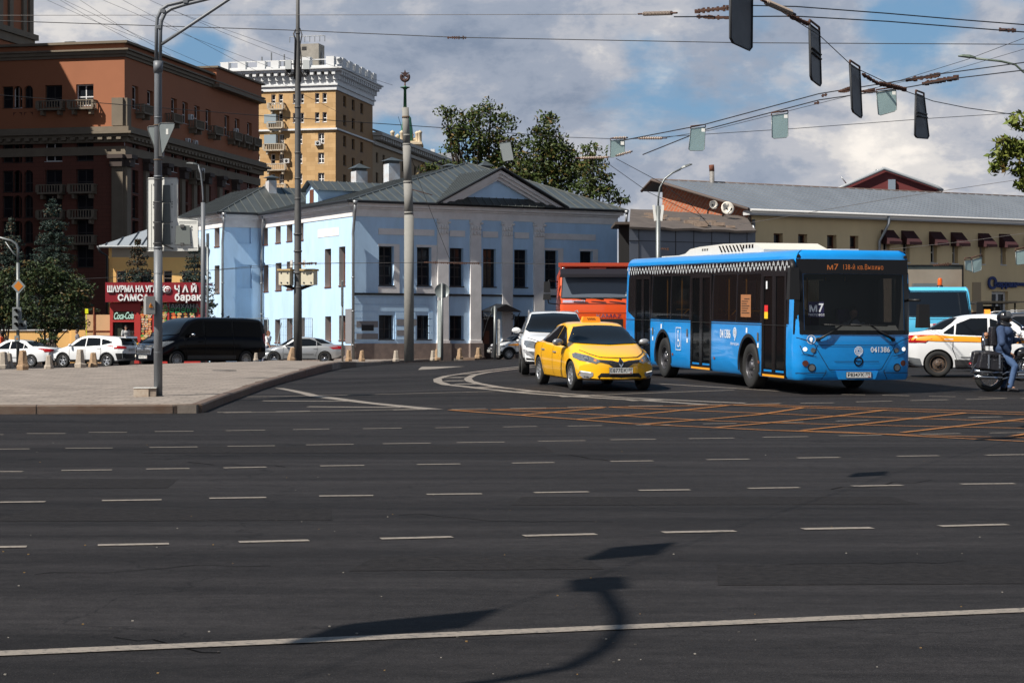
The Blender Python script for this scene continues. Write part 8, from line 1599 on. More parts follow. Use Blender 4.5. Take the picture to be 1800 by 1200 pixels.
  for q in (a + .22, b - .22): h.tube([(q, y1 + .04, .75), (q, y1 + .04, 1.25), (q + .08, y1 + .05, 1.5), (q + .08, y1 + .05, 2.1)], .018, 6)
  h.build('handrail', [M_YRAIL], d); st = MB(); st.box(a + .08, y0 - .003, .30, b - .08, y0 + .02, .345); st.build('yellow_step_edge', [M_YRAIL], d)
 # wavy stripe
 z = MB(); a0 = x0 + .2; a1 = x1 - .40
 def yof(x, zz): p = sh.hit((x, -5, zz), (0, 1, 0)); return p.y - .008 if p else -1.25
 for amp, ph, w in ((.085, 0, .012), (.055, 0, .010), (.028, 0, .009)):
  pts = []; x = a0; th = 0
  while x < a1: per = .19 + .07 * math.sin(x * 1.7) ** 2; th += 2 * math.pi * .0145 / per; pts.append((x, 2.592 + amp * (1 + .15 * math.sin(x * 3)) * math.sin(th) , th)); x += .0145
  for (xa, za, _), (xb_, zb, _) in zip(pts, pts[1:]):
   d = Vector((xb_ - xa, zb - za)).normalized() * w / 2; ya = -W_ / 2 + .027; z.add([(xa + d.y, ya, za - d.x), (xb_ + d.y, ya, zb - d.x), (xb_ - d.y, ya, zb + d.x), (xa - d.y, ya, za + d.x)], [(0, 1, 2, 3)])
 z.build('wavy_stripe', [M_DECAL], T, fix=False)
 # side graphics
 def side(nm, s_, size, x, zz, m=M_DECAL, **k): return sh.text(nm, s_, size, (x, zz), 'R', m, T, off=.007, **k)
 side('fleet_number', '041386', .27, 1.50, 1.13, sx=.86, offset=.003); side('caption', 'Мосгортранс', .085, 2.12, .93)
 def ring(view, cx, cz, rs, m, nm, w=.02):
  k = MB()
  for r in rs:
   n = 20; sh.patch(k, [(cx + (r + w / 2) * math.cos(2 * math.pi * i / n), cz + (r + w / 2) * math.sin(2 * math.pi * i / n)) for i in range(n + 1)] + [(cx + (r - w / 2) * math.cos(2 * math.pi * i / n), cz + (r - w / 2) * math.sin(2 * math.pi * i / n)) for i in range(n, -1, -1)], view, .008, .06)
  k.build(nm, [m], T, fix=False)
 ring('R', 2.12, 1.18, (.10, .065, .03), M_DECAL, 'round_logo', .02); sh.strip('logo_tail', [(2.18, 1.10), (2.12, 1.00)], .03, 'R', M_DECAL, T)
 for q in ([(-1.95, .70), (-1.58, .70)], [(-1.58, .70), (-1.58, 1.22)], [(-1.58, 1.22), (-1.95, 1.22)], [(-1.95, 1.22), (-1.95, .70)], [(-1.80, 1.08), (-1.80, .92), (-1.70, .92), (-1.65, .78)]): sh.strip('wheelchair_sign', q, .016 if len(q) == 2 else .03, 'R', M_DECAL, T)
 ring('R', -1.78, .86, (.085,), M_DECAL, 'wheelchair_sign', .022); sh.panel('wheelchair_sign', circle(-1.80, 1.13, .035), 'R', M_DECAL, T, off=.008)
 for x in (-3.78, -.98 - .15, 3.55): sh.panel('door_button_plate', [(x - .04, 1.02), (x + .04, 1.02), (x + .04, 1.20), (x - .04, 1.20)], 'R', mat('button_brass', (.12, .08, .03), .4), T, off=.012); sh.panel('white_label', [(x - .04, .88), (x + .05, .88), (x + .05, .98), (x - .04, .98)], 'R', M_DECAL, T, off=.008)
 for x in (-3.1, 2.86): sh.panel('white_label', [(x - .045, 1.18), (x + .045, 1.18), (x + .045, 1.29), (x - .045, 1.29)], 'R', M_DECAL, T, off=.008)
 for x in (-2.2, .78, 3.62): sh.panel('side_marker', [(x - .05, .56), (x + .05, .56), (x + .05, .61), (x - .05, .61)], 'R', mat('amber_dark', (.25, .06, .01), .3), T, off=.014)
 for x in (.62, 3.70, -2.9): sh.strip('panel_gap', [(x, .32), (x, 1.38)], .010, 'R', M_SEAMC, T)
 sh.strip('panel_gap', [(x0 + .2, 1.37), (x1 - .4, 1.37)], .012, 'R', M_SEAMC, T); sh.strip('roof_gap', [(x0 + .1, 2.715), (x1 - .2, 2.715)], .010, 'R', M_SEAMC, T)
 k = MB(); k.box(2.50, -W_ / 2 - .0, 1.52, 3.12, -W_ / 2 + .004, 2.0); k.M = Matrix.Identity(4); pn = k.build('paper_notice', [mat('notice_orange', (.30, .125, .05), .8)], T); pn.location = (0, -.012, 0)
 for i in range(7): k = MB(); k.box(2.56 + (.16 if i == 0 else 0), -W_ / 2 - .004, 1.90 - i * .05, 3.04 - (i % 3) * .08, -W_ / 2 - .001, 1.915 - i * .05); k.build('notice_line', [M_INK], pn)
 for zz, m in ((1.78, mat('sticker_red', (.6, .02, .02), .6)), (1.64, mat('sticker_yellow', (.8, .5, .02), .6))): k = MB(); k.box(3.92, -W_ / 2 - .006, zz - .14, 4.12, -W_ / 2 - .002, zz); k.build('door_sticker', [m], T)
 k = MB(); k.box(4.0, -W_ / 2 - .006, 2.12, 4.08, -W_ / 2 - .002, 2.28); k.build('door_sticker', [M_DECAL], T)
 # front
 F_ = lambda nm, poly, m, off=.004, mir=False: sh.panel(nm, poly, 'F', m, T, off=off, step=.12, mirror=mir)
 F_('windshield_frame', [(-1.20, 2.425), (1.20, 2.425), (1.19, 2.72), (-1.19, 2.72)], M_BUSBLK, .010); F_('windshield_frame', [(-1.235, 1.20), (1.235, 1.20), (1.235, 1.285), (-1.235, 1.285)], M_BUSBLK, .011); F_('windshield_frame', [(-1.235, 1.21), (-1.07, 1.21), (-1.07, 2.45), (-1.21, 2.45)], M_BUSBLK, .012, True)
 F_('windshield', [(-1.10, 1.25), (1.10, 1.25), (1.10, 2.45), (-1.10, 2.45)], M_BUSW, .003)
 ML = mat('led_amber', (.2, .05, .01), .5, emit=(1, .30, .06), es=.16)
 sh.text('destination_display', 'м7', .17, (-.46, 2.56), 'F', ML, T, off=.014, sx=1.15); sh.text('destination_display', '138-й кв.Выхино', .145, (.19, 2.56), 'F', ML, T, off=.014, sx=.72, space=1.12)
 sh.panel('route_card', [(-.98, 1.55), (-.66, 1.55), (-.66, 1.86), (-.98, 1.86)], 'F', mat('card_navy', (.012, .010, .05), .5), T, off=.009); sh.text('route_number', 'м7', .24, (-.82, 1.73), 'F', M_DECAL, T, off=.012, offset=.004); sh.text('route_number', 'экспресс', .075, (-.82, 1.60), 'F', M_DECAL, T, off=.012)
 sh.text('fleet_number', '041386', .15, (.53, .89), 'F', M_DECAL, T, off=.008, offset=.003, sx=.95)
 ring('F', .06, .87, (.085, .057, .03), M_DECAL, 'round_logo', .016); sh.strip('logo_tail', [(.13, .83), (.06, .76)], .02, 'F', M_DECAL, T); ring('F', .06, .66, (.085,), M_BUSBLK, 'maker_badge', .03); sh.panel('maker_badge', [(-.0, .645), (.12, .645), (.12, .675), (0, .675)], 'F', M_BUSBLK, T, off=.012)
 for cx in (-.93, ): ring('F', cx, 1.10, (.085,), M_DECAL, 'step_free_sign', .012); sh.panel('step_free_sign', [(cx - .015, 1.04), (cx + .015, 1.04), (cx + .035, 1.12), (cx + .0, 1.16), (cx - .035, 1.12)], 'F', M_DECAL, T, off=.009)
 ring('F', -.52, 1.09, (.075,), mat('decal_faint', (.12, .30, .60), .5), 'wheelchair_sign', .010)
 for pts in ([(-.86, .985), (.86, .985)], [(-.86, .985), (-.56, .50), (-.50, .485), (.50, .485), (.56, .50), (.86, .985)], [(-.45, .655), (-.04, .655)], [(.16, .655), (.50, .655)], [(-1.2, .42), (-.62, .43), (-.70, .30)], [(1.2, .42), (.62, .43), (.70, .30)], [(-.62, .49), (-.62, .43)], [(.62, .49), (.62, .43)], [(-1.20, 1.14), (-1.0, 1.08), (-.84, .99)], [(1.20, 1.14), (1.0, 1.08), (.84, .99)], [(-1.14, .98), (-1.08, .82), (-.82, .76)], [(1.14, .98), (1.08, .82), (.82, .76)]): sh.strip('panel_gap', pts, .012, 'F', M_SEAMC, T)
 for s in (-1, 1):
  for cx, cz, r, m in ((1.05, .905, .040, M_DRL), (.89, .885, .050, M_LAMPC), (1.04, .62, .060, mat('indicator_dark', (.10, .03, .02), .2)), (.91, .53, .062, M_LAMPC)):
   k = MB(); sh.patch(k, circle(s * cx, cz, r * 1.35, 18), 'F', .006, .05, 1); sh.patch(k, circle(s * cx, cz, r, 18), 'F', .016, .05, 0); k.build('headlight', [m, M_BUS if m is not M_LAMPC else M_PLAST], T, fix=False)
  F_('lamp_pod', [(s * .80, 1.0), (s * 1.16, .97), (s * 1.12, .80), (s * .90, .775)], M_BUS, .010)
  k = MB(); k.tube([(x1 - .16, s * 1.14, 2.78), (x1 - .12, s * 1.14, 2.78)], .035, 8); k.build('marker_lamp', [M_PLAST], T)
  # wipers
  k = MB(); o = sh.hit((9, s * .80, 1.10), (-1, 0, 0)); k.tube([(o.x + .05, s * .80, 1.10), (o.x + .07, s * .62, 1.20), (o.x + .05, s * .28, 1.40)], [.03, .022, .014], 6); k.tube([(o.x + .10, s * .28 - .42, 1.40), (o.x + .07, s * .28 + .38, 1.38)], .014, 5); k.tube([(o.x - .02, s * .8, 1.10), (o.x + .06, s * .8, 1.10)], .04, 8); k.build('wiper', [M_PLAST], T)
 # bumper step under the plate
 k = MB(); k.prism([(-.42, .46), (-.36, .30), (.42, .30), (.48, .46)], x1 + .02, x1 + .10, 'YZ'); k.build('bumper_insert', [M_BUS], T)
 plate(T, (x1 + .112, .06, .385), (1, 0, 0), 'Р834ХК', region='777')
 # mirrors
 k = MB(); k.tube([(x1 - .25, -1.22, 2.66), (x1 + .06, -1.36, 2.66), (x1 + .18, -1.38, 2.58), (x1 + .18, -1.38, 2.48)], .055, 8); k.build('mirror_arm', [M_PLAST], T); k = MB(); k.M = Matrix.Translation((x1 + .17, -1.36, 2.24)); k.box(-.10, -.11, -.34, .08, .11, .30, 0, .02); k.build('mirror', [M_PLAST], T)
 k = MB(); k.tube([(x1 - .15, 1.20, 1.90), (x1 + .12, 1.36, 1.9)], .03, 6); k.build('mirror_arm', [M_PLAST], T); k = MB(); k.M = Matrix.Translation((x1 + .14, 1.42, 1.58)); k.box(-.09, -.13, -.24, .07, .13, .24, 0, .02); k.build('mirror', [M_PLAST], T)
 # roof equipment
 MC = mat('roof_unit_cream', (.62, .59, .52), .5, var=.05); k = MB(); k.prism([(-3.3, 2.88), (-3.3, 2.93), (-2.55, 2.98), (-2.2, 3.08), (-1.5, 3.12), (.2, 3.15), (2.1, 3.13), (2.75, 2.98), (2.75, 2.88)], -.85, .62, 'XZ'); u = k.build('roof_air_unit', [MC], T); k = MB()
 for i in range(7): xx = -.15 + i * .23; k.prism([(xx, 3.11), (xx + .09, 3.11), (xx + .28, 2.96), (xx + .19, 2.96)], -.857, -.849, 'XZ')
 for i in range(4): xx = 1.45 + i * .19; k.box(xx, -.857, 3.02, xx + .10, -.849, 3.10)
 for i in range(4): xx = -1.3 + i * .12; k.box(xx, -.857, 3.02, xx + .05, -.849, 3.07)
 pieces(k, 'vent_slot', [M_BUSBLK], u); k = MB(); k.box(4.0, -.2, 2.90, 4.9, .4, 2.95); k.box(-5.5, -.5, 2.88, -4.0, .5, 2.97); pieces(k, 'roof_hatch', [MC], T)
 # cab and saloon
 k = MB(); k.prism([(4.85, 1.0), (5.52, 1.0), (5.50, 1.25), (5.30, 1.38), (4.95, 1.36)], -1.05, 1.05, 'XZ'); k.build('dashboard', [mat('dash_grey', (.12, .125, .12), .7)], T)
 k = MB(); k.box(3.9, -.05, .42, 3.94, 1.1, 2.3); k.box(3.9, -.05, .42, 4.9, -.01, 1.5); k.build('driver_partition', [mat('partition', (.02, .022, .028), .4)], T)
 k = MB(); k.lathe([(.21, -.015), (.24, 0), (.21, .015), (.20, 0), (.21, -.015)], 20, 0, 'X', c=(4.72, .5, 1.32)); k.tube([(4.72, .5, 1.32), (5.0, .5, 1.0)], .04, 6); k.tube([(4.72, .3, 1.32), (4.72, .7, 1.32)], .015, 5); k.build('steering_wheel', [M_PLAST], T)
 k = MB(); k.box(4.05, .25, .9, 4.55, .75, 1.02); k.box(4.02, .27, 1.0, 4.14, .73, 1.7); k.build('driver_seat', [M_SEAT], T)
 for i in range(8):
  for yy in (-.72, .72):
   x = -5.2 + i * 1.1
   if yy < 0 and any(a - .5 < x < b + .1 for a, b in doors): continue
   k = MB(); k.box(x, yy - .38, .85, x + .42, yy + .38, .95); k.box(x - .08, yy - .38, .9, x, yy + .38, 1.55); k.build('passenger_seat', [mat('seat_orange', (.22, .07, .03), .8) if i % 3 == 0 else M_SEAT], T); k = MB(); k.tube([(x - .04, yy - .4 * (1 if yy < 0 else -1), .5), (x - .04, yy - .4 * (1 if yy < 0 else -1), 2.4)], .018, 6); k.tube([(x - .05, yy - .38, 1.5), (x - .05, yy - .25, 1.64), (x - .05, yy + .25, 1.64), (x - .05, yy + .38, 1.5)], .016, 6); k.build('handrail', [M_YRAIL], T)
 place_by(T, 1321.5, 680, 44.3, (.2465, -.969), 5.96, 2.50, (1, -1)); T.scale = (1, 1.065, 1.04)
 D_ = thing('person', 'bus driver in a pale shirt behind the windscreen of the blue city bus', 'person'); D_.location = T.matrix_basis @ Vector((4.42, .5, 1.0)); D_.rotation_euler = T.rotation_euler; k = MB(); k.blob((0, 0, .66), (.10, .085, .13), 10, 0); k.tube([(0, 0, .45), (0, 0, .58)], .055, 8, 0); k.blob((.09, 0, .65), (.03, .02, .03), 6, 0); k.build('body', [mat('skin', (.36, .20, .135), .6)], D_)
 k = MB(); k.blob((0, 0, .26), (.14, .22, .27), 10); k.tube([(0, .2, .42), (.12, .26, .18), (.30, .16, .28)], [.07, .06, .04], 8); k.tube([(0, -.2, .42), (.12, -.26, .18), (.30, -.16, .28)], [.07, .06, .04], 8); k.build('shirt', [mat('shirt_pale', (.32, .36, .42), .8)], D_); k = MB(); k.blob((-.02, 0, .72), (.11, .095, .09), 8); k.build('hair', [mat('hair_dark', (.02, .015, .012), .8)], D_)
bus()
# ================================================================ trucks
def orange_truck():
 O = paint('truck_orange', (.78, .085, .006), 0, .35); T = thing('truck', 'orange tipper truck cab with black sun visor behind the white crossover', 'truck'); W_ = 2.5
 me = ring_body(outline(-1.75, 0, W_, .2, .2, .05), [(1.0, .06), (1.1, 0), (1.95, 0), (2.1, (.02, .01)), (2.75, (.16, .05)), (2.88, (.21, .09)), (2.94, (.27, .14)), (2.97, (.36, .19))]).mesh('cab', [O]); smooth_by_angle(me); sh = Shell(me); link('cab', me, T)
 sh.panel('windshield', [(-1.10, 2.16), (1.10, 2.16), (1.06, 2.76), (-1.06, 2.76)], 'F', mat('truck_glass_sky_tone', (.10, .12, .15), .12, spec=.8), T, off=.006); sh.strip('windshield_seal', [(-1.12, 2.14), (1.12, 2.14), (1.08, 2.78), (-1.08, 2.78), (-1.12, 2.14)], .03, 'F', M_PLAST, T)  # pale glass colour stands in for the sky mirrored in the windscreen
 k = MB(); pr = [(.0, 2.90), (.22, 2.74), (.26, 2.75), (.26, 2.84), (.05, 3.0), (-.05, 3.0)]; k.prism(pr, -1.16, 1.16, 'XZ'); k.build('sun_visor', [mat('visor_black', (.018, .015, .018), .3)], T)
 k = MB(); k.box(-.5, -.28, 2.97, -.3, .22, 3.05); k.build('marker_lamp', [mat('marker_pink', (.6, .2, .12), .4)], T)
 for s in (-1, 1): k = MB(); k.blob((-.1, s * 1.05, 3.02), (.04, .04, .04), 6); k.build('horn', [M_CHROME], T)
 for y in (-.75, -.22, .32): k = MB(); k.tube([(.09, y + .35, 2.09), (.10, y - .1, 2.15)], [.022, .012], 5); k.build('wiper', [M_PLAST], T)
 sh.strip('panel_gap', [(-1.15, 2.10), (-1.15, 1.97), (1.15, 1.97), (1.15, 2.10)], .015, 'F', M_SEAMC, T); sh.strip('panel_gap', [(-1.2, 1.70), (1.2, 1.70)], .012, 'F', M_SEAMC, T)
 sh.panel('sticker', [(-1.08, 2.0), (-.42, 2.0), (-.42, 2.08), (-1.08, 2.08)], 'F', mat('sticker_lilac', (.5, .45, .55), .5), T, off=.008); sh.text('sticker_text', 'ГРУППА', .09, (-.62, 2.04), 'F', mat('orange_ink', (.7, .15, .02), .5), T, off=.012)
 sh.text('maker_lettering', 'КАМАZ', .15, (.28, 1.60), 'F', M_CHROME, T, off=.012, sx=1.4); sh.panel('grille', [(-.7, 1.2), (.7, 1.2), (.7, 1.52), (-.7, 1.52)], 'F', M_PLAST, T, off=.007)
 sh.panel('paper_card', [(.78, 2.20), (1.04, 2.20), (1.04, 2.32), (.78, 2.32)], 'F', M_PLATE, T, off=.010)
 k = MB(); k.box(-1.65, -1.20, .65, .06, 1.20, 1.0); k.build('bumper', [M_PLAST], T)
 for s in (-1, 1):
  k = MB(); k.tube([(-.05, s * 1.22, 2.62), (.12, s * 1.5, 2.66), (.12, s * 1.55, 2.4)], .018, 6); k.tube([(-.05, s * 1.22, 1.95), (.12, s * 1.5, 1.98), (.12, s * 1.55, 2.2)], .018, 6); k.build('mirror_arm', [M_PLAST], T)
  for z0, z1, w in ((2.30, 2.62, .10), (2.08, 2.26, .12)): k = MB(); k.box(.08, s * 1.55 - w, z0, .20, s * 1.55 + w, z1, 0, .015); k.build('mirror', [M_PLAST], T)
 for x in (-.55, -4.2, -5.5):
  for s in (-1, 1): wheel_parts(T, x, s * 1.02, .52, .30, 'steel', M_SIGNBACK, s, rr=.55)
 k = MB(); k.box(-6.9, -.45, .7, -1.7, .45, 1.0); k.build('chassis', [M_PLAST], T); k = MB(); OD = mat('tipper_orange', (.40, .045, .012), .6)
 k.prism([(-7.0, 1.15), (-2.0, 1.15), (-1.9, 2.95), (-.3, 3.06), (-.3, 3.14), (-7.0, 3.0)], -1.10, 1.10, 'XZ'); k.build('tipper_body', [OD], T)
 # the right-hand edge of the tipper canopy rises over the cab
 k = MB(); k.box(-.35, -1.2, 3.06, -.2, 1.32, 3.19); k.box(-.19, -1.14, 3.09, -.18, 1.25, 3.15); k.build('tipper_lip', [OD], T)
 k = MB(); k.tube([(-.1, 1.27, 1.45), (.02, 1.3, 1.5), (.02, 1.3, 1.75), (-.1, 1.27, 1.8)], .02, 5); k.build('grab_handle', [O], T)
 y = 59.0; cx = X(978, y) + 1.27; T.location = (cx, y, H(cx, y)); T.rotation_euler = (0, 0, R(-90)); return T
orange_truck()
def blue_truck():
 B = paint('truck_light_blue', (.09, .50, .78), 0, .4); T = thing('truck', 'light blue lorry cab with orange beacon and beige canvas body beyond the city bus', 'truck'); W_ = 2.3
 me = ring_body(outline(-1.6, 0, W_, .2, .2, .06), [(.78, .05), (.86, 0), (1.55, 0), (1.66, (.02, .01)), (2.45, (.26, .09)), (2.57, (.30, .12)), (2.64, (.35, .16)), (2.67, (.42, .19))]).mesh('cab', [B]); smooth_by_angle(me); sh = Shell(me); link('cab', me, T)
 sh.panel('windshield', [(-1.05, 1.70), (1.05, 1.70), (.97, 2.50), (-.97, 2.50)], 'F', mat('truck_glass_sky_tone2', (.010, .012, .018), .05, spec=.2, alpha=.92), T, off=.006); sh.strip('windshield_seal', [(-1.07, 1.68), (1.07, 1.68), (.99, 2.53), (-.99, 2.53), (-1.07, 1.68)], .025, 'F', M_PLAST, T)
 sh.strip('panel_gap', [(-1.12, 1.60), (1.12, 1.60)], .012, 'F', M_SEAMC, T); sh.strip('trim_line', [(-1.12, .98), (1.12, .98)], .05, 'F', mat('pale_blue_trim', (.18, .52, .70), .4), T)
 sh.panel('sticker', [(-.28, 1.12), (.14, 1.16), (.10, 1.47), (-.30, 1.44)], 'F', M_DECAL, T, off=.008); sh.text('sticker_number', '75', .22, (-.09, 1.35), 'F', mat('red_ink', (.6, .01, .02), .5), T, off=.012, sx=1.3, offset=.012, shear=.2); sh.text('sticker_text', 'ПОБЕДА', .055, (-.09, 1.22), 'F', mat('red_ink', (.6, .01, .02), .5), T, off=.012, sx=1.3)
 k = MB(); k.lathe([(.10, 2.66), (.10, 2.73), (.075, 2.73), (.075, 2.78)], 14, 1, c=(-.6, .18, 0)); k.lathe([(.08, 2.74), (.075, 2.93), (.05, 2.97), (.001, 2.98)], 14, 0, c=(-.6, .18, 0)); k.build('beacon', [mat('beacon_orange', (.65, .10, .01), .2), M_PLAST], T)
 k = MB(); k.box(-.9, -.72, 2.66, -.55, .08, 2.80, 0, .02); k.build('roof_box', [M_LAMPG], T)
 k = MB(); k.box(-1.5, -1.1, .45, .03, 1.1, .8); k.build('bumper', [M_PLAST], T)
 for s in (-1, 1):
  for x in (-.6, -4.3): wheel_parts(T, x, s * .95, .45, .26, 'steel', M_SIGNBACK, s, rr=.55)
  k = MB(); k.tube([(-.1, s * 1.12, 2.1), (.05, s * 1.35, 2.1)], .018, 5); k.box(.0, s * 1.36 - .1, 1.75, .08, s * 1.36 + .1, 2.15); k.build('mirror', [M_PLAST], T)
 k = MB(); k.box(-6.5, -.4, .6, -1.6, .4, .85); k.build('chassis', [M_PLAST], T)
 MV = mat('canvas_beige', (.24, .19, .145), .9, var=.10, scale=1.6, bump=.5, bscale=1.2); k = MB(); k.box(-6.6, -1.2, .95, -1.75, 1.2, 3.44, 0); k.build('canvas_body', [MV], T); k = MB(); k.box(-1.75, 1.17, .95, -1.70, 1.22, 3.46); k.box(-1.75, -1.22, 3.40, -1.70, 1.169, 3.46); k.box(-1.75, -1.22, .95, -1.70, -1.17, 3.40); k.build('body_frame', [M_BUSBLK], T)
 y = 66.0; cx = X(1709, y) - 1.12; T.location = (cx, y, H(cx, y)); T.rotation_euler = (0, 0, R(-90))
blue_truck()
def shelter():
 T = thing('canopy', 'flat dark canopy on posts with goods beneath it behind the white and orange taxi', 'canopy'); D = 80.0; g = H(X(1750, D), D); T.location = (X(1750, D), D, g); z = lambda py: Z(py, D) - g; x = lambda px: X(px, D) - X(1750, D); k = MB(); MD = mat('canopy_dark', (.03, .026, .02), .85, var=.3)
 k.box(x(1706), -1.2, z(533.5), x(1775), 1.5, z(530)); k.prism([(x(1775), z(530.5)), (x(1797), z(530.5)), (x(1797), z(531.5)), (x(1775), z(533.5))], -1.2, 1.5, 'XZ'); k.build('roof', [MD], T)
 for i, px in enumerate((1712, 1736, 1772)): k = MB(); k.box(x(px), -1.1, 0, x(px + 1.5), -.95, z(533.5)); k.build('post', [MD], T)
 k = MB(); k.box(x(1738), 1.3, 0, x(1772), 1.35, z(537)); k.build('back_panel', [mat('shade_panel', (.05, .045, .045), .8)], T); k = MB(); k.box(x(1706), .9, 0, x(1736), 1.2, z(548)); k.build('counter', [mat('counter_maroon', (.05, .012, .016), .8)], T)
 T2 = thing('notice_board', 'small white and blue notice low on the beige wall', 'sign'); q = MB(); q.box(X(1781, 112), 112.5, Z(550, 112), X(1792, 112), 112.6, Z(544, 112)); q.build('board', [M_PLATE], T2)
 T3 = thing('small_sign', 'small yellow sign glimpsed at the edge of the leafy tree', 'sign'); q = MB(); q.box(X(149.5, 118), 118, Z(551, 118), X(155, 118), 118.05, Z(542.5, 118)); q.box(X(151, 118), 118.02, 0, X(152, 118), 118.06, Z(551, 118)); q.build('board', [mat('sign_lime', (.75, .75, .01), .5)], T3)
shelter()
# ================================================================ people
def solid(name, parts, m, parent, voxel=.014, smooth=4):
 """melt tubes and ellipsoids into one continuous surface"""
 mb = MB(); parts(mb); o = mb.build('tmp', [m]); r = o.modifiers.new('r', 'REMESH'); r.mode = 'VOXEL'; r.voxel_size = voxel; s = o.modifiers.new('s', 'SMOOTH'); s.iterations = smooth; s.factor = .5
 bpy.context.view_layer.update(); me = mesh_of(o); bpy.data.objects.remove(o); me.name = name
 for p in me.polygons: p.use_smooth = True
 me.materials.clear(); me.materials.append(m); return link(name, me, parent)
SKIN = mat('skin', (.36, .20, .135), .6)
def limb(mb, pts, rs, n=10):      # tapered limb with rounded joints
 mb.tube(pts, rs, n)
 for p, r in zip(pts, rs): mb.blob(p, (r, r, r), 8)
def hand(mb, wrist, d, side, palm, curl=.5, s=1.0):
 """palm and five fingers; d finger direction, palm = palm normal, side = towards the thumb"""
 d = Vector(d).normalized(); n = Vector(palm).normalized(); t = Vector(side).normalized(); w = Vector(wrist); c = w + d * .045 * s
 for k in (-1, 0, 1): limb(mb, [w + t * k * .012 * s, w + d * .085 * s + t * k * .024 * s], [.020 * s, .017 * s], 8)
 for i, (o, L) in enumerate(((.030, .070), (.010, .080), (-.010, .074), (-.030, .058))):
  b = w + d * .09 * s + t * o * s; m_ = b + (d * math.cos(curl * .6) + n * math.sin(curl * .6)) * L * .5 * s; e = m_ + (d * math.cos(curl * 1.6) + n * math.sin(curl * 1.6)) * L * .5 * s; limb(mb, [b, m_, e], [.0095 * s, .009 * s, .008 * s], 7)
 b = w + d * .03 * s + t * .026 * s; limb(mb, [b, b + (t * .7 + d * .6 + n * .3).normalized() * .035 * s, b + (t * .5 + d * .9 + n * .5).normalized() * .065 * s], [.012 * s, .011 * s, .009 * s], 7)
def head(mb, c, f, s=1.0):      # c centre, f facing direction
 f = Vector(f).normalized(); l = Vector((-f.y, f.x, 0)); c = Vector(c); a = math.atan2(f.y, f.x); o = mb.M; mb.M = Matrix.Translation(c) @ Matrix.Rotation(a, 4, 'Z')
 mb.blob((0, 0, .02), (.095 * s, .078 * s, .115 * s), 12); mb.blob((.03, 0, -.055), (.062 * s, .058 * s, .065 * s), 10); mb.blob((.098, 0, -.012), (.018, .013, .028), 6); mb.blob((.085, 0, -.062), (.014, .026, .010), 6); mb.blob((.08, 0, -.095), (.02, .025, .018), 6)
 for s_ in (-1, 1): mb.blob((-.005, s_ * .080, -.01), (.018, .010, .030), 6); mb.blob((.08, s_ * .032, .028), (.016, .022, .008), 6)
 mb.M = o
def eyes(c, f, parent):
 f = Vector(f).normalized(); a = math.atan2(f.y, f.x); mb = MB(); mb.M = Matrix.Translation(c) @ Matrix.Rotation(a, 4, 'Z')
 for s in (-1, 1): mb.blob((.090, s * .032, .008), (.008, .013, .007), 6)
 mb.build('eyes', [M_INK], parent)
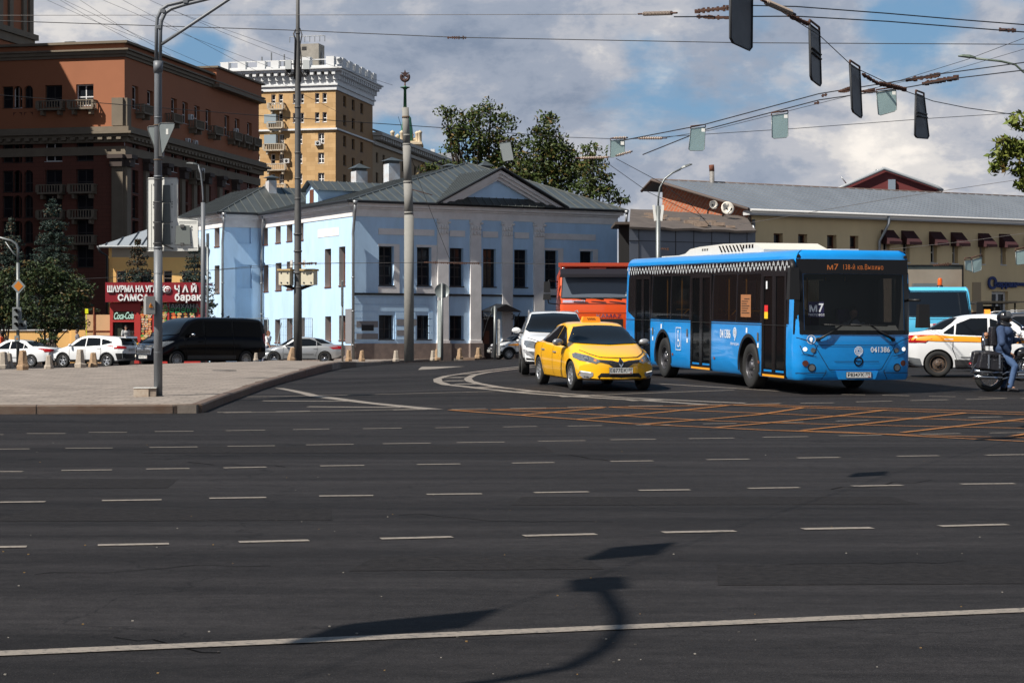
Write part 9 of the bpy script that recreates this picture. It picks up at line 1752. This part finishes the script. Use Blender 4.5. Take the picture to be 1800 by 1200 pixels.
def walker(label, g, face, shirt, trousers, hairc, h=1.72, phase=.0, sleeves='short', long_hair=False, cap=False, bag=False, lean=.0):
 T = thing('person', label, 'person', g, face); k = h / 1.75; st = .22 * phase
 hipz, kz, shz = .90 * k, .48 * k, 1.42 * k
 J = dict(hl=(0, .09, hipz), hr=(0, -.09, hipz), kl=(.13 * phase + .03, .10, kz), kr=(-.02 - .08 * phase, -.10, kz), al=(st, .10, .08), ar=(-st - .04, -.10, .10 + .05 * phase), sl=(lean, .19 * k, shz), sr=(lean, -.19 * k, shz), el=(lean - .05 - .1 * phase, .25, 1.13 * k), er=(lean + .03 + .1 * phase, -.25, 1.13 * k), wl=(lean + .02 - .08 * phase, .24, .90 * k), wr=(lean + .16 + .12 * phase, -.24, .93 * k)); hc = (lean + .03, 0, 1.63 * k)
 def body(mb):
  mb.blob((0, 0, .95 * k), (.11, .16, .14), 10); mb.blob((lean * .5, 0, 1.12 * k), (.10, .145, .18), 10); mb.blob((lean, 0, 1.32 * k), (.11, .18, .16), 10); limb(mb, [(lean, 0, 1.42 * k), (lean + .015, 0, 1.56 * k)], [.06, .052]); head(mb, hc, (1, 0, 0))
  for s in 'lr':
   limb(mb, [J['s' + s], J['e' + s], J['w' + s]], [.052, .041, .028]); limb(mb, [J['h' + s], J['k' + s], J['a' + s]], [.082, .055, .036]); a = Vector(J['a' + s]); limb(mb, [a + Vector((-.04, 0, -.03)), a + Vector((.14, 0, -.045))], [.035, .028]); hand(mb, J['w' + s], (.15, 0, -1), (1, 0, 0), (0, -1 if s == 'l' else 1, 0), .5)
 solid('body', body, SKIN, T, .0095, 2); eyes(hc, (1, 0, 0), T)
 def sh_(mb):
  mb.blob((0, 0, .97 * k), (.135, .185, .15), 10); mb.blob((lean * .5, 0, 1.12 * k), (.125, .17, .18), 10); mb.blob((lean, 0, 1.31 * k), (.135, .205, .17), 10)
  for s in 'lr':
   S, E, Wr = (Vector(J[q + s]) for q in 'sew'); limb(mb, [S, E.lerp(S, .1) if sleeves == 'short' else E] + ([] if sleeves == 'short' else [Wr]), [.075, .066] + ([] if sleeves == 'short' else [.048]))
 solid('shirt', sh_, shirt, T, .016)
 def tr(mb):
  mb.blob((0, 0, .90 * k), (.13, .175, .13), 10)
  for s in 'lr': limb(mb, [J['h' + s], J['k' + s], J['a' + s]], [.105, .078, .062])
 solid('trousers', tr, trousers, T, .018)
 def shoes(mb):
  for s in 'lr': a = Vector(J['a' + s]); limb(mb, [a + Vector((-.05, 0, -.035)), a + Vector((.16, 0, -.05))], [.045, .036])
 solid('shoes', shoes, M_TYRE, T, .014, 2)
 def hair(mb):
  mb.blob((hc[0] - .022, 0, hc[2] + .045), (.108, .09, .105), 10)
  if long_hair: mb.blob((hc[0] - .07, 0, hc[2] - .03), (.06, .085, .12), 10)
  if cap: mb.blob((hc[0] + .08, 0, hc[2] + .06), (.08, .06, .014), 8)
 solid('cap' if cap else 'hair', hair, hairc, T, .012, 2)
 if bag: b = MB(); b.box(lean + .0, -.36, .62, lean + .3, -.27, .86, 0, .02); b.build('handbag', [M_TYRE], T)
 return T
def people():
 c = lambda n, v: mat(n, v, .85, var=.08, scale=9, bump=.15, bscale=25)
 D = 104.0; x = X(466, D - 2); walker('auburn haired woman in a white top walking beside the tail of the black van', (X(470, 107), 107, H(X(466, 107), 107) + .0), R(-28), c('cloth_white', (.62, .62, .64)), c('cloth_lilac_grey', (.16, .17, .24)), mat('hair_auburn', (.13, .045, .02), .8), 1.74, .8, long_hair=True, lean=.06)
 D = 115.0; walker('dark haired man in a grey t-shirt standing behind the white crossover', (X(136, D), D, .27), R(200), c('cloth_grey', (.16, .15, .17)), c('cloth_dark', (.03, .03, .035)), mat('hair_black', (.012, .010, .009), .8), 1.78)
 D = 121.2; walker('man in a black cap and white shirt standing in the kiosk doorway', (X(221, D), D, .55), R(-60), c('cloth_offwhite', (.42, .42, .42)), c('cloth_dark', (.03, .03, .035)), mat('cap_black', (.012, .012, .012), .8), 1.76, cap=True, sleeves='short')
 walker('dark dressed person at the right side of the kiosk doorway', (X(232, D), D + .3, .2), R(-110), c('cloth_black', (.015, .014, .014)), c('cloth_dark', (.03, .03, .035)), mat('hair_black', (.012, .010, .009), .8), 1.72, sleeves='long')
 D = 108.0; walker('person in an orange red work jacket at the very left edge', (X(2, D), D, .12), R(180), c('cloth_orange_red', (.55, .07, .02)), c('cloth_orange_red', (.55, .07, .02)), mat('hair_black', (.012, .010, .009), .8), 1.75, sleeves='long')
people()
# ================================================================ motorcycle and rider
def moto():
 D = 43.2; u = D / F; bx = X(1739, D); g = Vector((bx, D, H(bx, D))); lx = lambda px: (px - 1739) * u; lz = lambda py: Z(py, D) - g.z
 T = thing('motorcycle', 'black cruiser motorcycle with studded leather saddlebag and chrome engine at the right edge', 'motorcycle', g, R(4)); BP = mat('moto_black', (.012, .012, .013), .18, coat=1); LE = mat('leather_black', (.014, .013, .016), .42, bump=.35, bscale=18, var=.2)
 wb = 1.66
 for x, w in ((0, .15), (wb, .11)):
  k = MB(); k.lathe([(.24, -w * .42), (.30, -w * .5), (.325, -w * .25), (.33, 0), (.325, w * .25), (.30, w * .5), (.24, w * .42)], 40, 0, 'Y'); o = k.build('wheel', [M_TYRE], T); o.location = (x, 0, .33); k = MB(); k.lathe([(.24, -w * .42), (.21, -w * .3), (.21, w * .3), (.24, w * .42)], 32, 0, 'Y')
  for i in range(18):
   a = 2 * math.pi * i / 18; k.tube([(.05 * math.cos(a + .5), .03 * (-1) ** i, .05 * math.sin(a + .5)), (.22 * math.cos(a), 0, .22 * math.sin(a))], .004, 4)
  k.lathe([(.001, -.08), (.05, -.08), (.06, 0), (.05, .08), (.001, .08)], 14, 0, 'Y'); k.build('rim', [M_CHROME], o)
 k = MB(); r = .40
 for s0, s1 in ((-.1, .1),):
  n = 18
  for i in range(n):
   a, b = R(20) + R(150) * i / n, R(20) + R(150) * (i + 1) / n; k.add([(r * math.cos(a), s0, .33 + r * math.sin(a)), (r * math.cos(b), s0, .33 + r * math.sin(b)), (r * math.cos(b), s1, .33 + r * math.sin(b)), (r * math.cos(a), s1, .33 + r * math.sin(a))], [(0, 1, 2, 3)], 0, True)
   for y in (s0, s1): k.add([(r * math.cos(a), y, .33 + r * math.sin(a)), (r * math.cos(b), y, .33 + r * math.sin(b)), ((r - .06) * math.cos(b), y, .33 + (r - .06) * math.sin(b)), ((r - .06) * math.cos(a), y, .33 + (r - .06) * math.sin(a))], [(0, 1, 2, 3)])
 k.build('rear_mudguard', [BP], T)
 for s in (-1, 1):
  def bag(mb): o = mb.M; mb.M = Matrix.Translation((-.05, s * .27, .68)) @ Matrix.Rotation(R(8), 4, 'Y'); mb.box(-.28, -.13, -.22, .26, .13, .12, 0, .03); mb.blob((-.01, 0, .12), (.28, .14, .08), 10); mb.M = o
  b = solid('saddlebag', bag, LE, T, .016, 3); k = MB();
  for i in range(9):
   for zz in (.72, .80): k.blob((-.28 + i * .06, s * .408, zz - i * .008), (.009, .006, .009), 5)
  for xx in (-.16, .08): k.box(xx, min(s * .405, s * .412), .50, xx + .035, max(s * .405, s * .412), .80); k.blob((xx + .017, s * .415, .58), (.022, .008, .018), 6)
  k.build('stud', [M_CHROME], b)
 k = MB(); k.tube([(-.12, .0, .72), (-.14, .0, 1.0), (-.13, 0, 1.22)], .02, 6); k.tube([(-.12, -.1, .75), (-.14, -.1, 1.15), (-.13, 0, 1.26), (-.14, .1, 1.15), (-.12, .1, .75)], .014, 6); k.build('sissy_bar', [M_CHROME], T)
 def pad(mb): mb.box(-.13, -.12, .98, -.05, .12, 1.16, 0, .01)
 solid('backrest', pad, LE, T, .014, 3); k = MB(); k.blob((-.07, 0, 1.22), (.055, .06, .06), 8); k.build('tan_roll', [mat('tan_leather', (.33, .16, .09), .6)], T)
 def seat(mb): mb.blob((.10, 0, .76), (.26, .13, .08), 10); mb.blob((.42, 0, .72), (.26, .17, .09), 10)
 solid('seat', seat, LE, T, .016, 3)
 def tank(mb): mb.blob((.88, 0, .83), (.34, .16, .15), 12); mb.blob((.72, 0, .78), (.2, .12, .1), 10)
 solid('fuel_tank', tank, BP, T, .014, 3)
 k = MB(); k.tube([(.0, -.13, .34), (.30, -.13, .40), (.55, -.1, .62), (1.05, 0, .80)], .022, 8); k.tube([(.0, .13, .34), (.30, .13, .40), (.55, .1, .62), (1.05, 0, .80)], .022, 8); k.tube([(.30, -.13, .36), (.9, -.13, .22), (1.15, -.06, .5), (1.1, 0, .95)], .022, 8); k.tube([(.30, .13, .36), (.9, .13, .22), (1.15, .06, .5), (1.1, 0, .95)], .022, 8); k.build('frame', [BP], T)
 k = MB()
 for a in (-.42, .35):
  c0 = Vector((.72, 0, .38)); d = Vector((math.sin(a), 0, math.cos(a)))
  for i in range(8): p = c0 + d * (.08 + i * .032); k.tube([p - d * .010, p + d * .008], .095 - .002 * i, 16)
  k.tube([c0, c0 + d * .34], .065, 14); k.tube([c0 + d * .33, c0 + d * .38], .075, 14)
 k.build('engine_cylinders', [M_CHROME], T); k = MB(); k.blob((.70, 0, .36), (.22, .17, .14), 12); k.lathe([(.001, -.2), (.10, -.2), (.13, -.17), (.13, .17), (.1, .2), (.001, .2)], 24, 0, 'Y', c=(.66, 0, .36)); k.lathe([(.001, -.22), (.07, -.22), (.085, -.19), (.085, -.1)], 20, 0, 'Y', c=(.80, 0, .55)); k.build('crankcase', [M_CHROME], T)
 for z0, z1 in ((.30, .27), (.42, .36)): k = MB(); k.tube([(.95, -.12, .52), (.98, -.2, z0 + .08), (.80, -.24, z0), (.30, -.25, z0), (.2, -.25, z1)], .022, 10); k.tube([(.2, -.25, z0), (-.42, -.26, z0 + .02)], [.036, .05], 12); k.build('exhaust_pipe', [M_CHROME], T)
 k = MB(); k.tube([(1.10, -.09, 1.0), (wb, -.09, .33)], .026, 8); k.tube([(1.10, .09, 1.0), (wb, .09, .33)], .026, 8); k.build('fork', [M_CHROME], T); k = MB(); k.tube([(.78, -.42, 1.10), (.92, -.38, 1.12), (1.05, -.18, 1.10), (1.08, 0, 1.04), (1.05, .18, 1.10), (.92, .38, 1.12), (.78, .42, 1.10)], .014, 8); k.build('handlebar', [M_CHROME], T); k = MB(); k.tube([(.76, -.43, 1.10), (.88, -.40, 1.12)], .02, 8); k.tube([(.76, .43, 1.10), (.88, .40, 1.12)], .02, 8); k.build('grip', [M_PLAST], T)
 for s in (-1, 1): k = MB(); k.tube([(.90, s * .39, 1.12), (.80, s * .46, 1.24), (.62, s * .50, 1.34)], .007, 5); k.blob((.56, s * .50, 1.37), (.03, .08, .055), 8); k.build('mirror', [M_CHROME], T)
 k = MB(); k.blob((1.25, 0, .92), (.10, .09, .09), 10); k.build('headlight', [M_CHROME], T); k = MB(); k.blob((-.42, 0, .60), (.03, .05, .03), 8); k.build('tail_light', [M_RED], T); k = MB(); k.tube([(.42, .0, .3), (.46, .26, .02)], .012, 5); k.build('side_stand', [BP], T)
 # rider
 Rr = thing('person', 'motorcyclist in a black helmet, blue denim jacket and jeans with one foot down', 'person', g, R(4)); f = Vector((.78, -.62, 0)).normalized(); hc = Vector((.34, -.03, 1.56)); DEN = mat('denim_jacket', (.024, .048, .11), .85, var=.22, scale=12, bump=.5, bscale=14); JE = mat('denim_jeans', (.03, .068, .16), .85, var=.3, scale=10, bump=.4, bscale=18, col2=(.055, .10, .20))
 J = dict(sr=(.20, -.17, 1.33), er=(.18, -.33, 1.04), wr=(.34, -.31, .84), sl=(.42, .17, 1.33), el=(.62, .30, 1.10), wl=(.78, .40, 1.12), hr=(.28, -.12, .82), hl=(.30, .12, .82), kr=(.46, -.34, .54), kl=(.52, .34, .52), ar=(.34, -.38, .11), al=(.42, .36, .11))
 def body(mb):
  mb.blob((.28, 0, .86), (.13, .17, .13), 10); mb.blob((.29, 0, 1.05), (.11, .15, .18), 10); mb.blob((.31, 0, 1.24), (.12, .18, .16), 10); limb(mb, [(.32, 0, 1.36), (.335, -.02, 1.50)], [.06, .055]); head(mb, hc, f)
  for s in 'lr': limb(mb, [J['s' + s], J['e' + s], J['w' + s]], [.055, .043, .029]); limb(mb, [J['h' + s], J['k' + s], J['a' + s]], [.09, .058, .04])
  hand(mb, J['wr'], (.75, -.1, -.45), (.2, -.9, .2), (-.3, .3, -.9), .75); hand(mb, J['wl'], (.3, .5, -.2), (-.6, .3, 0), (.2, -.3, -1), 1.2)
  for s in 'lr': a = Vector(J['a' + s]); limb(mb, [a, a + Vector((.12, -.05 if s == 'r' else .03, -.07))], [.04, .03])
 solid('body', body, SKIN, Rr, .0075, 2); eyes(hc, f, Rr)
 def jacket(mb):
  mb.blob((.28, -.02, .94), (.20, .24, .17), 12); mb.blob((.31, -.02, 1.10), (.195, .235, .19), 12); mb.blob((.33, -.02, 1.27), (.19, .255, .17), 12); limb(mb, [(.32, -.01, 1.36), (.33, -.015, 1.44)], [.09, .08])
  for s in 'lr': a, b, c = (Vector(J[q + s]) for q in 'sew'); limb(mb, [a, a.lerp(b, .5), b, b.lerp(c, .5), c.lerp(b, .08)], [.10, .092, .08, .066, .052])
  for i in range(5): mb.blob((.27 + .015 * i, -.1 + .05 * i, .84 + .05 * (i % 2)), (.15, .14, .03), 8)
 solid('jacket', jacket, DEN, Rr, .013, 3)
 def jeans(mb):
  mb.blob((.28, 0, .82), (.15, .19, .11), 10)
  for s in 'lr': a, b, c = (Vector(J[q + s]) for q in 'hka'); limb(mb, [a, a.lerp(b, .5), b, b.lerp(c, .5), c], [.115, .098, .078, .066, .062])
 solid('jeans', jeans, JE, Rr, .014, 3)
 def boots(mb):
  for s in 'lr': a = Vector(J['a' + s]); limb(mb, [a + Vector((0, 0, .04)), a + Vector((-.01, 0, -.05)), a + Vector((.15, -.07 if s == 'r' else .04, -.068))], [.055, .05, .04]); mb.blob(a + Vector((-.03, 0, -.085)), (.045, .042, .025), 8)
 solid('boots', boots, LE, Rr, .012, 2)
 def helm(mb): mb.M = Matrix.Translation(hc) @ Matrix.Rotation(math.atan2(f.y, f.x), 4, 'Z'); mb.blob((-.02, 0, .035), (.165, .145, .16), 14); mb.blob((-.05, 0, -.06), (.12, .135, .12), 12); limb(mb, [(-.02, -.105, -.06), (.08, -.075, -.115), (.115, 0, -.125), (.08, .075, -.115), (-.02, .105, -.06)], [.035, .036, .038, .036, .035]); mb.M = Matrix.Identity(4)
 ho = solid('helmet', helm, mat('helmet_black', (.008, .008, .009), .22, coat=1), Rr, .009, 2)
 # face opening reads through a raised visor
 k = MB(); k.M = Matrix.Translation(hc) @ Matrix.Rotation(math.atan2(f.y, f.x), 4, 'Z')
 rows = []
 for j in range(5):
  el = R(12 + j * 12)
  rows.append([(.175 * math.cos(el) * math.cos(a), .158 * math.cos(el) * math.sin(a), .03 + .172 * math.sin(el)) for a in [R(-62 + 124 * i / 12) for i in range(13)]])
 vs = [v for r_ in rows for v in r_]; k.add(vs, [(j * 13 + i, j * 13 + i + 1, (j + 1) * 13 + i + 1, (j + 1) * 13 + i) for j in range(4) for i in range(12)], 0, True); k.build('visor', [mat('visor_smoke', (.10, .105, .11), .08, spec=1, metal=.4)], ho)
 k = MB(); k.M = Matrix.Translation(hc) @ Matrix.Rotation(math.atan2(f.y, f.x), 4, 'Z'); k.blob((.092, 0, -.008), (.05, .072, .05), 12, 0); k.blob((.142, 0, -.022), (.016, .013, .026), 6, 0)
 for s in (-1, 1): k.blob((.136, s * .030, .006), (.008, .014, .006), 6, 1); k.blob((.134, s * .030, .022), (.008, .020, .005), 6, 1)
 k.build('face', [SKIN, M_INK], Rr)
 for s in (-1, 1):
  k = MB(); k.tube([(.20, s * .14 - .01, 1.47), (.36 if s < 0 else .42, s * .16, 1.42), (.43 if s < 0 else .47, s * .15, 1.25), (.40, s * .17, 1.08), (.24, s * .2, .98)], .026, 6); k.build('backpack_strap', [LE], Rr)
 def bp(mb): mb.box(-.02, -.15, .98, .14, .15, 1.40, 0, .03)
 solid('backpack', bp, LE, Rr, .018, 3); k = MB(); k.tube([(.44, -.14, 1.2), (.47, .14, 1.2)], .014, 5); k.build('chest_strap', [LE], Rr)
moto()
